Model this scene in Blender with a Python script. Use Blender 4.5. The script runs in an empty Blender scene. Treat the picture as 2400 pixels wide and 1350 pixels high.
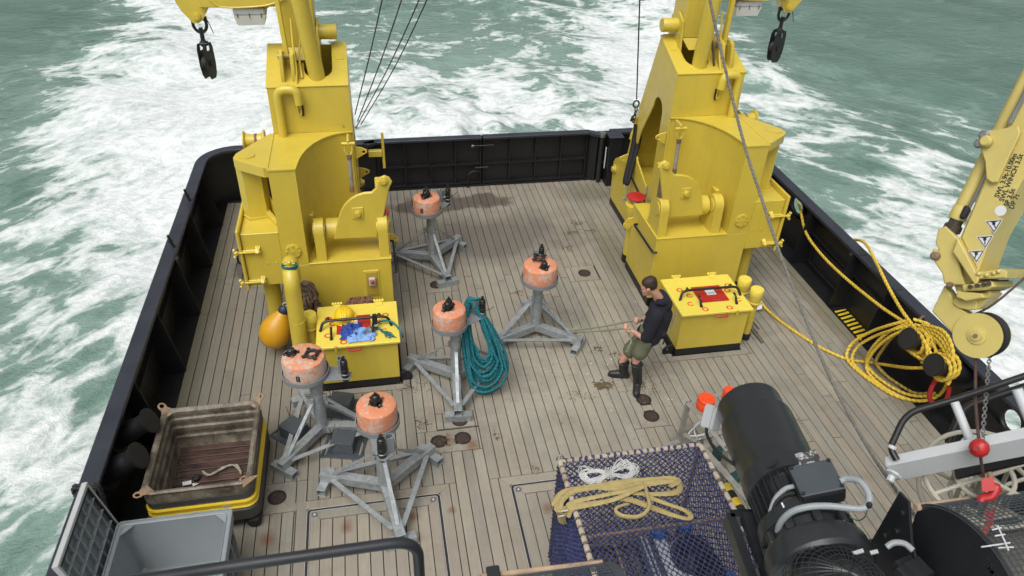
import bpy, bmesh, math, random
import numpy as np
from mathutils import Vector, Matrix, noise
random.seed(11)
rng = np.random.default_rng(11)
sc = bpy.context.scene
COL = sc.collection
PI = math.pi
R_ = math.radians

# ---------------------------------------------------------------- camera
# world: x to starboard, y towards the stern, z up, wooden deck at z = 0, metres
FPX = 1737.656
pt, yw, rl = R_(35.29599), R_(11.92996), R_(-2.361346)
fwd = Vector((math.sin(yw) * math.cos(pt), math.cos(yw) * math.cos(pt), -math.sin(pt)))
rgt = Vector((math.cos(yw), -math.sin(yw), 0))
dwn = fwd.cross(rgt)
c_, s_ = math.cos(rl), math.sin(rl)
r2 = c_ * rgt + s_ * dwn
d2 = -s_ * rgt + c_ * dwn
CAM = Vector((0, 0, 6.9))
cd = bpy.data.cameras.new('camera')
cam = bpy.data.objects.new('camera', cd)
COL.objects.link(cam)
M = Matrix((r2, -d2, -fwd)).transposed().to_4x4()
M.translation = CAM
cam.matrix_world = M
cd.sensor_width = 36
cd.lens = 36 * FPX / 2400
cd.clip_start = 0.05
cd.clip_end = 4000
cd.dof.use_dof = True
cd.dof.focus_distance = 9.5
cd.dof.aperture_fstop = 4.0
sc.camera = cam

def ray(x, y):
    return r2 * ((x - 1200) / FPX) + d2 * ((y - 675) / FPX) + fwd
def P(x, y, z=0.0):           # survey: photo point at height z
    d = ray(x, y); return CAM + d * ((z - CAM.z) / d.z)
def PY(x, y, Y):
    d = ray(x, y); return CAM + d * (Y / d.y)
def PX(x, y, X):
    d = ray(x, y); return CAM + d * (X / d.x)
def PD(x, y, t):
    return CAM + ray(x, y).normalized() * t

# ---------------------------------------------------------------- sky and sun (bright overcast)
SUN_EL, SUN_AZ = R_(60), R_(216)      # azimuth measured from +y clockwise (towards +x)
w = bpy.data.worlds.new('World'); sc.world = w; w.use_nodes = True
nt = w.node_tree; nt.nodes.clear()
sky = nt.nodes.new('ShaderNodeTexSky'); sky.sky_type = 'NISHITA'; sky.sun_disc = False
sky.sun_elevation = SUN_EL; sky.sun_rotation = SUN_AZ
sky.air_density = 1.0; sky.dust_density = 7.0; sky.ozone_density = 1.0
hs = nt.nodes.new('ShaderNodeHueSaturation'); hs.inputs['Saturation'].default_value = 0.18
bg = nt.nodes.new('ShaderNodeBackground'); bg.inputs['Strength'].default_value = 0.13
ow = nt.nodes.new('ShaderNodeOutputWorld')
nt.links.new(sky.outputs[0], hs.inputs['Color']); nt.links.new(hs.outputs[0], bg.inputs[0]); nt.links.new(bg.outputs[0], ow.inputs[0])
sl = bpy.data.lights.new('sun', 'SUN'); sl.energy = 1.35; sl.angle = R_(48); sl.color = (1, 0.975, 0.94)
so = bpy.data.objects.new('sun', sl); COL.objects.link(so)
sdir = Vector((math.sin(SUN_AZ) * math.cos(SUN_EL), math.cos(SUN_AZ) * math.cos(SUN_EL), math.sin(SUN_EL)))
so.rotation_euler = sdir.to_track_quat('Z', 'Y').to_euler(); so.location = (0, 8, 30)
vs = sc.view_settings
vs.view_transform = 'Standard'; vs.look = 'None'; vs.gamma = 1.0; vs.use_curve_mapping = False
vs.exposure = 0.0
sc.cycles.max_bounces = 6

# ---------------------------------------------------------------- materials
class NT:
    def __init__(s, name):
        s.m = bpy.data.materials.new(name); s.m.use_nodes = True
        s.t = s.m.node_tree; s.n = s.t.nodes
        s.b = s.n['Principled BSDF']; s.o = s.n['Material Output']
    def new(s, t, **kw):
        n = s.n.new(t)
        for k, v in kw.items():
            if k in n.bl_rna.properties: setattr(n, k, v)
            else: n.inputs[k].default_value = v
        return n
    def l(s, a, b):
        s.t.links.new(a, b)
    def pos(s):
        return s.new('ShaderNodeNewGeometry').outputs['Position']
    def obj(s):
        return s.new('ShaderNodeTexCoord').outputs['Object']
    def mapping(s, v, scale=(1, 1, 1), rot=(0, 0, 0), loc=(0, 0, 0)):
        n = s.new('ShaderNodeMapping'); n.inputs['Scale'].default_value = scale
        n.inputs['Rotation'].default_value = rot; n.inputs['Location'].default_value = loc
        s.l(v, n.inputs['Vector']); return n.outputs[0]
    def noise(s, v, scale, detail=5, rough=0.6, dist=0.0):
        n = s.new('ShaderNodeTexNoise'); n.inputs['Scale'].default_value = scale
        n.inputs['Detail'].default_value = detail; n.inputs['Roughness'].default_value = rough
        n.inputs['Distortion'].default_value = dist
        if v is not None: s.l(v, n.inputs['Vector'])
        return n.outputs[0]
    def ramp(s, f, stops, interp='LINEAR'):
        n = s.new('ShaderNodeValToRGB'); cr = n.color_ramp; cr.interpolation = interp
        while len(cr.elements) < len(stops): cr.elements.new(0.5)
        for e, (p, c) in zip(cr.elements, stops):
            e.position = p
            e.color = (c, c, c, 1) if not hasattr(c, '__len__') else (*c[:3], 1)
        s.l(f, n.inputs[0]); return n.outputs[0]
    def mix(s, f, a, b, mode='MIX'):
        n = s.new('ShaderNodeMix'); n.data_type = 'RGBA'; n.blend_type = mode
        for sock, v in ((n.inputs[0], f), (n.inputs[6], a), (n.inputs[7], b)):
            if hasattr(v, 'is_linked'): s.l(v, sock)
            elif hasattr(v, '__len__'): sock.default_value = (*v[:3], 1)
            else: sock.default_value = v
        return n.outputs[2]
    def math(s, op, a, b=0.0, clamp=False):
        n = s.new('ShaderNodeMath'); n.operation = op; n.use_clamp = clamp
        for sock, v in ((n.inputs[0], a), (n.inputs[1], b)):
            if hasattr(v, 'is_linked'): s.l(v, sock)
            else: sock.default_value = v
        return n.outputs[0]
    def bump(s, h, strength=0.3, dist=0.01):
        n = s.new('ShaderNodeBump'); n.inputs['Strength'].default_value = strength
        n.inputs['Distance'].default_value = dist; s.l(h, n.inputs['Height'])
        s.l(n.outputs[0], s.b.inputs['Normal']); return n
    def set(s, col=None, rough=None, metal=None, spec=None):
        for k, v in (('Base Color', col), ('Roughness', rough), ('Metallic', metal), ('Specular IOR Level', spec)):
            if v is None: continue
            if hasattr(v, 'is_linked'): s.l(v, s.b.inputs[k])
            elif hasattr(v, '__len__'): s.b.inputs[k].default_value = (*v[:3], 1)
            else: s.b.inputs[k].default_value = v
        return s.m

def paint(name, col, rough=0.42, var=0.12, rust=0.0, grime=0.0, metal=0.0, scale=2.0, bump=0.04, rustcol=(0.16, 0.055, 0.018), chip=None, spec=None, coat=0.0):
    n = NT(name); p = n.pos()
    a = n.noise(p, scale, 6, 0.65)
    lo = [c * (1 - var) for c in col]; hi = [min(1, c * (1 + var * 0.8)) for c in col]
    c = n.mix(n.ramp(a, [(0.3, 0.0), (0.7, 1.0)]), lo, hi)
    if grime:
        g = n.ramp(n.noise(n.mapping(p, (6, 6, 1.1)), 1.0, 6, 0.7), [(0.5, 0.0), (0.75, 1.0)])
        c = n.mix(n.math('MULTIPLY', g, grime), c, [x * 0.45 + 0.02 for x in col])
    if rust:
        r = n.ramp(n.noise(p, 9, 8, 0.75, 0.4), [(0.72 - rust * 0.12, 0.0), (0.76 - rust * 0.1, 1.0)])
        r2_ = n.ramp(n.noise(p, 1.3, 3, 0.5), [(0.45, 0.0), (0.62, 1.0)])
        c = n.mix(n.math('MULTIPLY', r, r2_), c, rustcol)
    if chip:
        r = n.ramp(n.noise(p, chip[1], 8, 0.75, 0.2), [(chip[2], 0.0), (chip[2] + 0.03, 1.0)])
        c = n.mix(r, c, chip[0])
    rr = n.ramp(n.noise(p, 7, 5, 0.6), [(0.3, max(0.05, rough - 0.08)), (0.7, min(1, rough + 0.12))])
    n.bump(n.noise(p, 24, 5, 0.6), bump, 0.01)
    if coat: n.b.inputs['Coat Weight'].default_value = coat; n.b.inputs['Coat Roughness'].default_value = 0.25
    return n.set(c, rr, metal, spec)

MAT = {}
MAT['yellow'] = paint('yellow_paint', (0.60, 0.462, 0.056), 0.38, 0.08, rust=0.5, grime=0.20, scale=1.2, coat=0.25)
MAT['yellow2'] = paint('pale_yellow_paint', (0.545, 0.445, 0.135), 0.42, 0.08, rust=0.35, grime=0.22, scale=2.5)
MAT['yellow_tape'] = paint('yellow_plastic', (0.70, 0.50, 0.03), 0.4, 0.08)
MAT['black'] = paint('black_paint', (0.011, 0.0115, 0.013), 0.42, 0.3, rust=0.0, chip=((0.09, 0.08, 0.07), 10, 0.735))
MAT['cap'] = paint('blue_black_paint', (0.026, 0.030, 0.040), 0.4, 0.3, chip=((0.10, 0.10, 0.11), 12, 0.75))
MAT['motor'] = paint('machine_black', (0.019, 0.021, 0.023), 0.33, 0.35, grime=0.0, coat=0.2, chip=((0.3, 0.3, 0.3), 10, 0.765))
MAT['rubber'] = paint('black_rubber', (0.012, 0.012, 0.012), 0.7, 0.3)
MAT['plastic_black'] = paint('black_plastic', (0.012, 0.012, 0.013), 0.35, 0.3)
MAT['galv'] = None
MAT['red'] = paint('red_paint', (0.42, 0.016, 0.016), 0.4, 0.1)
MAT['redrope'] = paint('red_sleeve', (0.42, 0.02, 0.025), 0.7, 0.2)
MAT['white'] = paint('white_paint', (0.50, 0.52, 0.53), 0.4, 0.05, rust=0.3, grime=0.2)
MAT['label'] = paint('white_label', (0.62, 0.63, 0.64), 0.5, 0.03)
MAT['darkprint'] = paint('dark_print', (0.015, 0.015, 0.018), 0.6, 0.1)
MAT['steel'] = paint('dull_steel', (0.30, 0.30, 0.29), 0.42, 0.2, metal=0.85)
MAT['rusty'] = paint('rusty_steel', (0.20, 0.13, 0.085), 0.75, 0.45, rust=1.0, scale=8, rustcol=(0.12, 0.045, 0.018))
MAT['tan'] = paint('worn_wood_bar', (0.42, 0.30, 0.20), 0.75, 0.3, scale=9, chip=((0.09, 0.05, 0.03), 12, 0.6))
MAT['grey'] = paint('grey_plastic', (0.235, 0.262, 0.272), 0.45, 0.06, scale=3, grime=0.15)
MAT['greydark'] = paint('slate_grey_paint', (0.055, 0.066, 0.076), 0.5, 0.15, chip=((0.2, 0.21, 0.22), 14, 0.75))
MAT['greylight'] = paint('light_grey_plastic', (0.40, 0.42, 0.42), 0.5, 0.08)
MAT['alu'] = paint('weathered_aluminium', (0.33, 0.325, 0.29), 0.5, 0.25, metal=0.35, scale=7)
MAT['orangecap'] = paint('orange_plastic', (0.83, 0.07, 0.015), 0.4, 0.05)
MAT['buoy'] = paint('orange_buoy_vinyl', (0.56, 0.285, 0.012), 0.36, 0.08, scale=3)
MAT['hat'] = paint('yellow_helmet', (0.80, 0.53, 0.02), 0.3, 0.04)
MAT['cloth_blue'] = paint('dark_blue_cloth', (0.025, 0.065, 0.30), 0.9, 0.3, scale=12)
MAT['cloth_light'] = paint('light_blue_cloth', (0.20, 0.36, 0.66), 0.9, 0.2, scale=12)
MAT['cloth_grey'] = paint('grey_cloth', (0.20, 0.21, 0.25), 0.9, 0.2, scale=12)
MAT['greendeck'] = paint('dark_green_deck_paint', (0.030, 0.045, 0.044), 0.5, 0.2)
MAT['tealgreen'] = paint('green_plastic', (0.01, 0.06, 0.05), 0.5, 0.2)
MAT['greycable'] = paint('grey_cable', (0.27, 0.295, 0.31), 0.5, 0.08, chip=((0.02, 0.02, 0.02), 9, 0.64))
MAT['creampaint'] = paint('cream_pipe_paint', (0.40, 0.38, 0.31), 0.5, 0.15, rust=0.5, scale=5)
MAT['wire'] = paint('dark_wire', (0.025, 0.024, 0.023), 0.55, 0.3)
MAT['brownwire'] = paint('brown_wire_rope', (0.075, 0.042, 0.034), 0.6, 0.3, scale=20)
MAT['blueplastic'] = paint('blue_plastic', (0.015, 0.10, 0.33), 0.4, 0.15)
MAT['palered'] = paint('pale_clay', (0.55, 0.38, 0.29), 0.8, 0.2)
MAT['skin'] = paint('skin', (0.52, 0.27, 0.19), 0.5, 0.08, scale=10)
MAT['hair'] = paint('brown_hair', (0.035, 0.020, 0.013), 0.6, 0.4, scale=60, bump=0.4)
MAT['navy'] = paint('navy_hoodie', (0.0095, 0.010, 0.019), 0.9, 0.25, scale=8, bump=0.1)
MAT['khaki'] = paint('khaki_shorts', (0.125, 0.130, 0.082), 0.9, 0.2, scale=8, bump=0.1)
MAT['boot'] = paint('rubber_boot', (0.018, 0.020, 0.019), 0.42, 0.3, scale=6)
MAT['boxfloor'] = None

def galv():
    n = NT('galvanised_steel'); p = n.obj()
    v = n.new('ShaderNodeTexVoronoi', Scale=26.0); n.l(p, v.inputs['Vector'])
    a = n.noise(p, 7, 6, 0.7)
    k = n.mix(0.5, v.outputs['Color'], a)
    c = n.ramp(k, [(0.2, (0.27, 0.295, 0.305)), (0.5, (0.34, 0.365, 0.375)), (0.8, (0.43, 0.45, 0.46))])
    d = n.ramp(n.noise(p, 3.1, 6, 0.75, 0.5), [(0.60, 0.0), (0.72, 0.6)])
    c = n.mix(n.math('MULTIPLY', d, 0.55), c, (0.22, 0.23, 0.21))
    n.bump(a, 0.08, 0.01)
    return n.set(c, n.ramp(a, [(0.3, 0.4), (0.7, 0.6)]), 0.45)
MAT['galv'] = galv()

def floatmat(name, worn):
    n = NT(name); p = n.obj()
    g = n.new('ShaderNodeNewGeometry'); sx = n.new('ShaderNodeSeparateXYZ'); n.l(g.outputs['Normal'], sx.inputs[0])
    side = n.math('SUBTRACT', 1.0, n.math('ABSOLUTE', sx.outputs[2]))
    a = n.noise(p, 5.0, 8, 0.75, 0.3); b = n.noise(p, 24, 8, 0.8, 0.1)
    base = n.mix(a, (0.58, 0.185, 0.075), (0.66, 0.29, 0.16))
    k = n.math('ADD', n.math('MULTIPLY', a, 0.55), n.math('MULTIPLY', b, 0.5))
    k = n.math('ADD', k, n.math("MULTIPLY", side, 0.03 * worn))
    sc_ = n.ramp(k, [(0.575 - 0.03 * worn, 0.0), (0.635 - 0.03 * worn, 0.85)])
    c = n.mix(sc_, base, (0.50, 0.45, 0.40))
    k2 = n.math('MULTIPLY', n.ramp(n.noise(n.mapping(p, (1, 1, 0.5)), 7, 8, 0.75), [(0.55, 0.0), (0.66, 1.0)]), n.math("MULTIPLY", side, 0.55))
    c = n.mix(k2, c, (0.34, 0.24, 0.17))
    n.bump(k, 0.25, 0.01)
    return n.set(c, 0.62)
MAT['float'] = floatmat('worn_orange_float', 1.0)
MAT['float2'] = floatmat('scuffed_orange_float', 1.75)

def ropemat(name, c1, c2, rough=0.75, scale=40):
    n = NT(name); p = n.obj()
    c = n.mix(n.ramp(n.noise(p, scale, 4, 0.7), [(0.3, 0.0), (0.7, 1.0)]), c1, c2)
    c = n.mix(n.ramp(n.noise(p, 3, 4, 0.6), [(0.5, 0.0), (0.75, 0.6)]), c, [x * 0.55 for x in c1])
    n.bump(n.noise(p, 160, 3, 0.6), 0.3, 0.005)
    return n.set(c, rough)
MAT['rope_yellow'] = ropemat('yellow_mooring_rope', (0.60, 0.40, 0.03), (0.72, 0.52, 0.07))
MAT['rope_teal'] = ropemat('teal_rope', (0.004, 0.10, 0.125), (0.012, 0.19, 0.22))
MAT['rope_grey'] = ropemat('grey_rope', (0.13, 0.125, 0.108), (0.20, 0.19, 0.165))
MAT['rope_olive'] = ropemat('olive_rope', (0.22, 0.23, 0.16), (0.32, 0.33, 0.24))
MAT['rope_white'] = ropemat('white_cord', (0.42, 0.43, 0.42), (0.58, 0.58, 0.56))
MAT['rope_black'] = ropemat('black_rope', (0.012, 0.012, 0.013), (0.03, 0.03, 0.03))
MAT['lashing'] = ropemat('cream_lashing', (0.38, 0.33, 0.265), (0.50, 0.44, 0.36))
MAT['net'] = ropemat('blue_net_twine', (0.022, 0.026, 0.085), (0.060, 0.070, 0.190), 0.8, 30)
MAT['sling'] = ropemat('yellow_webbing', (0.34, 0.265, 0.105), (0.45, 0.36, 0.16), 0.85, 22)
MAT['fender'] = ropemat('brown_rope_fender', (0.13, 0.090, 0.062), (0.22, 0.16, 0.115), 0.95, 30)
MAT['oldcord'] = ropemat('frayed_cord', (0.25, 0.23, 0.17), (0.36, 0.34, 0.26))

def teak(name):
    n = NT(name); p = n.pos()
    oi = n.new('ShaderNodeObjectInfo').outputs['Random']
    ofs = n.new('ShaderNodeCombineXYZ'); n.l(n.math('MULTIPLY', oi, 37.0), ofs.inputs[1])
    va = n.new('ShaderNodeVectorMath'); va.operation = 'ADD'; n.l(p, va.inputs[0]); n.l(ofs.outputs[0], va.inputs[1])
    grain = n.noise(n.mapping(va.outputs[0], (55, 1.6, 1)), 1.0, 6, 0.65, 0.6)
    c = n.mix(n.ramp(grain, [(0.25, 0.0), (0.75, 1.0)]), (0.215, 0.198, 0.162), (0.325, 0.302, 0.250))
    # per-plank tint, part warm part grey
    tint = n.ramp(oi, [(0.0, (0.80, 0.80, 0.80)), (0.3, (1.04, 0.97, 0.91)), (0.6, (0.92, 0.95, 0.95)), (1.0, (1.14, 1.09, 1.03))])
    c = n.mix(1.0, c, tint, 'MULTIPLY')
    # worn pale sandy zone in the working area amidships
    def blob(cx, cy, rx, ry, lo=0.35, hi=1.0, nz=0.6, sc2=1.4):
        m = n.mapping(p, (1 / rx, 1 / ry, 1), (0, 0, 0), (-cx / rx, -cy / ry, 0))
        sp = n.new('ShaderNodeSeparateXYZ'); n.l(m, sp.inputs[0])
        d = n.math('ADD', n.math('MULTIPLY', sp.outputs[0], sp.outputs[0]), n.math('MULTIPLY', sp.outputs[1], sp.outputs[1]))
        d = n.math('ADD', n.math('SQRT', d), n.math('MULTIPLY', n.math('SUBTRACT', n.noise(p, sc2, 7, 0.65), 0.5), nz * 2))
        return n.ramp(d, [(lo, 1.0), (hi, 0.0)])
    sand = n.math('MULTIPLY', blob(2.3, 7.2, 2.3, 1.9, 0.1, 1.3, 1.2), 0.62)
    c = n.mix(sand, c, (0.385, 0.355, 0.285))
    # blotchy grime everywhere
    gr = n.ramp(n.noise(p, 1.7, 8, 0.7, 0.6), [(0.50, 0.0), (0.72, 1.0)])
    c = n.mix(n.math('MULTIPLY', gr, 0.5), c, (0.125, 0.113, 0.092))
    # small dark dirty spots
    sp_ = n.ramp(n.noise(p, 5.5, 6, 0.7, 0.2), [(0.66, 0.0), (0.73, 1.0)])
    c = n.mix(n.math('MULTIPLY', sp_, 0.55), c, (0.09, 0.075, 0.06))
    # damp patches near the stern
    wet = blob(2.0, 11.1, 1.9, 1.1, 0.45, 0.95, 0.6, 1.2)
    c = n.mix(n.math('MULTIPLY', wet, 0.75), c, (0.095, 0.083, 0.072))
    wet2 = blob(1.35, 12.45, 1.7, 0.42, 0.6, 0.8, 0.9, 2.0)
    c = n.mix(n.math('MULTIPLY', wet2, 0.7), c, (0.06, 0.045, 0.040))
    wet3 = blob(-2.1, 10.6, 0.5, 1.1, 0.4, 0.6, 0.9, 2.2)
    c = n.mix(n.math('MULTIPLY', wet3, 0.8), c, (0.055, 0.045, 0.038))
    wet4 = blob(5.9, 8.6, 0.35, 1.1, 0.3, 0.8, 0.9, 2.0)
    c = n.mix(n.math('MULTIPLY', wet4, 0.6), c, (0.085, 0.075, 0.065))
    # green algae along the gutters and by the starboard crane foot
    for cx, cy, rx, ry in ((-2.75, 9.0, 0.28, 6.0), (6.85, 8.8, 0.32, 3.5), (3.95, 10.3, 0.3, 1.5), (4.2, 12.5, 0.8, 0.5)):
        c = n.mix(n.math('MULTIPLY', blob(cx, cy, rx, ry, 0.35, 1.15, 0.5, 3), 0.6), c, (0.115, 0.108, 0.055))
    # foreground planks are cleaner and pinker
    fore = blob(1.3, 4.6, 3.2, 1.6, 0.6, 1.2, 0.2)
    c = n.mix(n.math('MULTIPLY', fore, 0.35), c, (0.35, 0.305, 0.25))
    mott = n.ramp(n.noise(p, 4.2, 7, 0.72, 0.3), [(0.35, 0.0), (0.68, 1.0)])
    c = n.mix(n.math('MULTIPLY', mott, 0.26), c, (0.175, 0.160, 0.130))
    lft = blob(-1.9, 8.6, 1.5, 3.4, 0.35, 1.25, 0.55, 1.1)
    c = n.mix(n.math('MULTIPLY', lft, 0.42), c, (0.15, 0.138, 0.105))
    # rust marks
    for cx, cy, r in ((-0.62, 5.33, 0.09), (0.55, 5.37, 0.06), (1.62, 5.22, 0.09), (0.9, 6.3, 0.12), (-1.45, 5.3, 0.11), (0.62, 6.42, 0.1), (0.1, 5.35, 0.08)):
        c = n.mix(n.math('MULTIPLY', blob(cx, cy, r, r * 1.2, 0.2, 1.0, 0.5, 9), 0.75), c, (0.17, 0.075, 0.035))
    # scattered sand grains
    sg = n.ramp(n.noise(p, 60, 2, 0.5), [(0.66, 0.0), (0.70, 1.0)])
    sz = blob(2.4, 7.0, 2.2, 1.5, 0.1, 1.0, 1.0, 2.2)
    c = n.mix(n.math('MULTIPLY', n.math('MULTIPLY', sg, sz), 0.55), c, (0.20, 0.16, 0.10))
    n.bump(grain, 0.35, 0.004)
    return n.set(c, n.ramp(n.math('ADD', wet2, wet3), [(0.0, 0.78), (1.0, 0.35)]))
MAT['teak'] = teak('weathered_teak')
MAT['caulk'] = paint('black_caulk', (0.014, 0.012, 0.010), 0.8, 0.4, scale=30, chip=((0.10, 0.09, 0.07), 9, 0.66))

def bincorr():
    n = NT('dirty_galvanised_bin'); p = n.pos()
    a = n.noise(p, 5, 8, 0.75, 0.3)
    c = n.ramp(a, [(0.30, (0.035, 0.026, 0.018)), (0.44, (0.115, 0.095, 0.068)), (0.56, (0.20, 0.175, 0.135)), (0.7, (0.30, 0.275, 0.23))])
    n.bump(a, 0.3, 0.01)
    return n.set(c, 0.6, 0.15)
MAT['bin'] = bincorr()
def binfloor():
    n = NT('stained_bin_floor'); p = n.pos()
    a = n.noise(n.mapping(p, (2.2, 6, 1)), 1.6, 8, 0.75, 0.4)
    a = n.math('ADD', a, n.math('MULTIPLY', n.math('SUBTRACT', n.new('ShaderNodeObjectInfo').outputs['Random'], 0.5), 0.25))
    c = n.ramp(a, [(0.3, (0.012, 0.012, 0.010)), (0.45, (0.045, 0.025, 0.019)), (0.6, (0.085, 0.045, 0.034)), (0.75, (0.16, 0.11, 0.075))])
    n.bump(a, 0.3, 0.01)
    return n.set(c, n.ramp(a, [(0.3, 0.3), (0.7, 0.7)]), 0.0)
MAT['boxfloor'] = binfloor()
MAT['bindark'] = paint('dark_grey_bin_band', (0.055, 0.056, 0.052), 0.55, 0.25, grime=0.2, chip=((0.2, 0.19, 0.17), 10, 0.7))
MAT['speckled'] = paint('speckled_rubber', (0.014, 0.013, 0.012), 0.7, 0.3, chip=((0.35, 0.33, 0.29), 22, 0.70))
# ---------------------------------------------------------------- geometry helpers
ORG = {}
MIR = False
MIDX2 = 4.14          # twice the x of the ship's centreline
def mx(v):
    return Vector((MIDX2 - v[0], v[1], v[2])) if MIR else Vector(v)

def tag(o, label=None, cat=None, group=None, kind=None):
    if label: o['label'] = label
    if cat: o['category'] = cat
    if group: o['group'] = group
    if kind: o['kind'] = kind
    return o
def thing(name, label, cat, loc=(0, 0, 0), group=None, kind=None):
    o = bpy.data.objects.new(name, None); COL.objects.link(o)
    o.empty_display_size = 0.2
    o.location = mx(loc); ORG[o.name] = Vector(o.location)
    return tag(o, label, cat, group, kind)
def kids(o):
    return [c for c in bpy.data.objects if c.parent == o]
def copy_tree(o, parent=None, skip=()):
    c = o.copy(); COL.objects.link(c)
    if parent is not None: c.parent = parent
    ORG[c.name] = ORG.get(o.name, Vector((0, 0, 0)))
    for ch in list(o.children):
        if ch.name.split('.')[0] in skip: continue
        copy_tree(ch, c, skip)
    return c

def frames(pts):
    T = []
    n = len(pts)
    for i in range(n):
        a = pts[max(i - 1, 0)]; b = pts[min(i + 1, n - 1)]
        t = (b - a)
        T.append(t.normalized() if t.length > 1e-9 else Vector((0, 0, 1)))
    u = T[0].orthogonal().normalized(); U = [u]
    for i in range(1, n):
        u = U[-1] - T[i] * U[-1].dot(T[i])
        u = u.normalized() if u.length > 1e-6 else T[i].orthogonal().normalized()
        U.append(u)
    return T, U
def smooth(pts, k=6, closed=False):
    pts = [Vector(p) for p in pts]; n = len(pts); out = []
    if n < 3: return pts
    m = n if closed else n - 1
    for i in range(m):
        p1, p2 = pts[i], pts[(i + 1) % n]
        p0 = pts[(i - 1) % n] if (closed or i > 0) else p1 * 2 - p2
        p3 = pts[(i + 2) % n] if (closed or i < n - 2) else p2 * 2 - p1
        for j in range(k):
            t = j / k
            out.append(0.5 * ((2 * p1) + (p2 - p0) * t + (2 * p0 - 5 * p1 + 4 * p2 - p3) * t * t + (3 * p1 - p0 - 3 * p2 + p3) * t ** 3))
    if not closed: out.append(pts[-1])
    return out
def resample(pts, step):
    out = [pts[0].copy()]; acc = 0.0
    for a, b in zip(pts[:-1], pts[1:]):
        d = (b - a).length
        if d < 1e-9: continue
        t = step - acc
        while t <= d:
            out.append(a.lerp(b, t / d)); t += step
        acc = (acc + d) % step
    if (out[-1] - pts[-1]).length > step * 0.3: out.append(pts[-1].copy())
    return out
def fillet(pts, r, k=5):
    pts = [Vector(p) for p in pts]; out = [pts[0]]
    for i in range(1, len(pts) - 1):
        a = (pts[i - 1] - pts[i]); b = (pts[i + 1] - pts[i])
        d = min(r, a.length * 0.48, b.length * 0.48)
        p, q = pts[i] + a.normalized() * d, pts[i] + b.normalized() * d
        for j in range(k + 1):
            t = j / k; out.append(p * (1 - t) ** 2 + pts[i] * 2 * t * (1 - t) + q * t * t)
    out.append(pts[-1]); return out
def circ(cx, cy, r, n=20, a0=0, a1=2 * PI):
    full = abs(a1 - a0 - 2 * PI) < 1e-6
    return [(cx + r * math.cos(a0 + (a1 - a0) * i / (n if full else n - 1)), cy + r * math.sin(a0 + (a1 - a0) * i / (n if full else n - 1))) for i in range(n)]
def rrect(x0, y0, x1, y1, r, k=4):
    o = []
    for cx, cy, a in ((x1 - r, y1 - r, 0), (x0 + r, y1 - r, PI / 2), (x0 + r, y0 + r, PI), (x1 - r, y0 + r, 1.5 * PI)):
        o += [(cx + r * math.cos(a + PI / 2 * i / k), cy + r * math.sin(a + PI / 2 * i / k)) for i in range(k + 1)]
    return o

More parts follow.
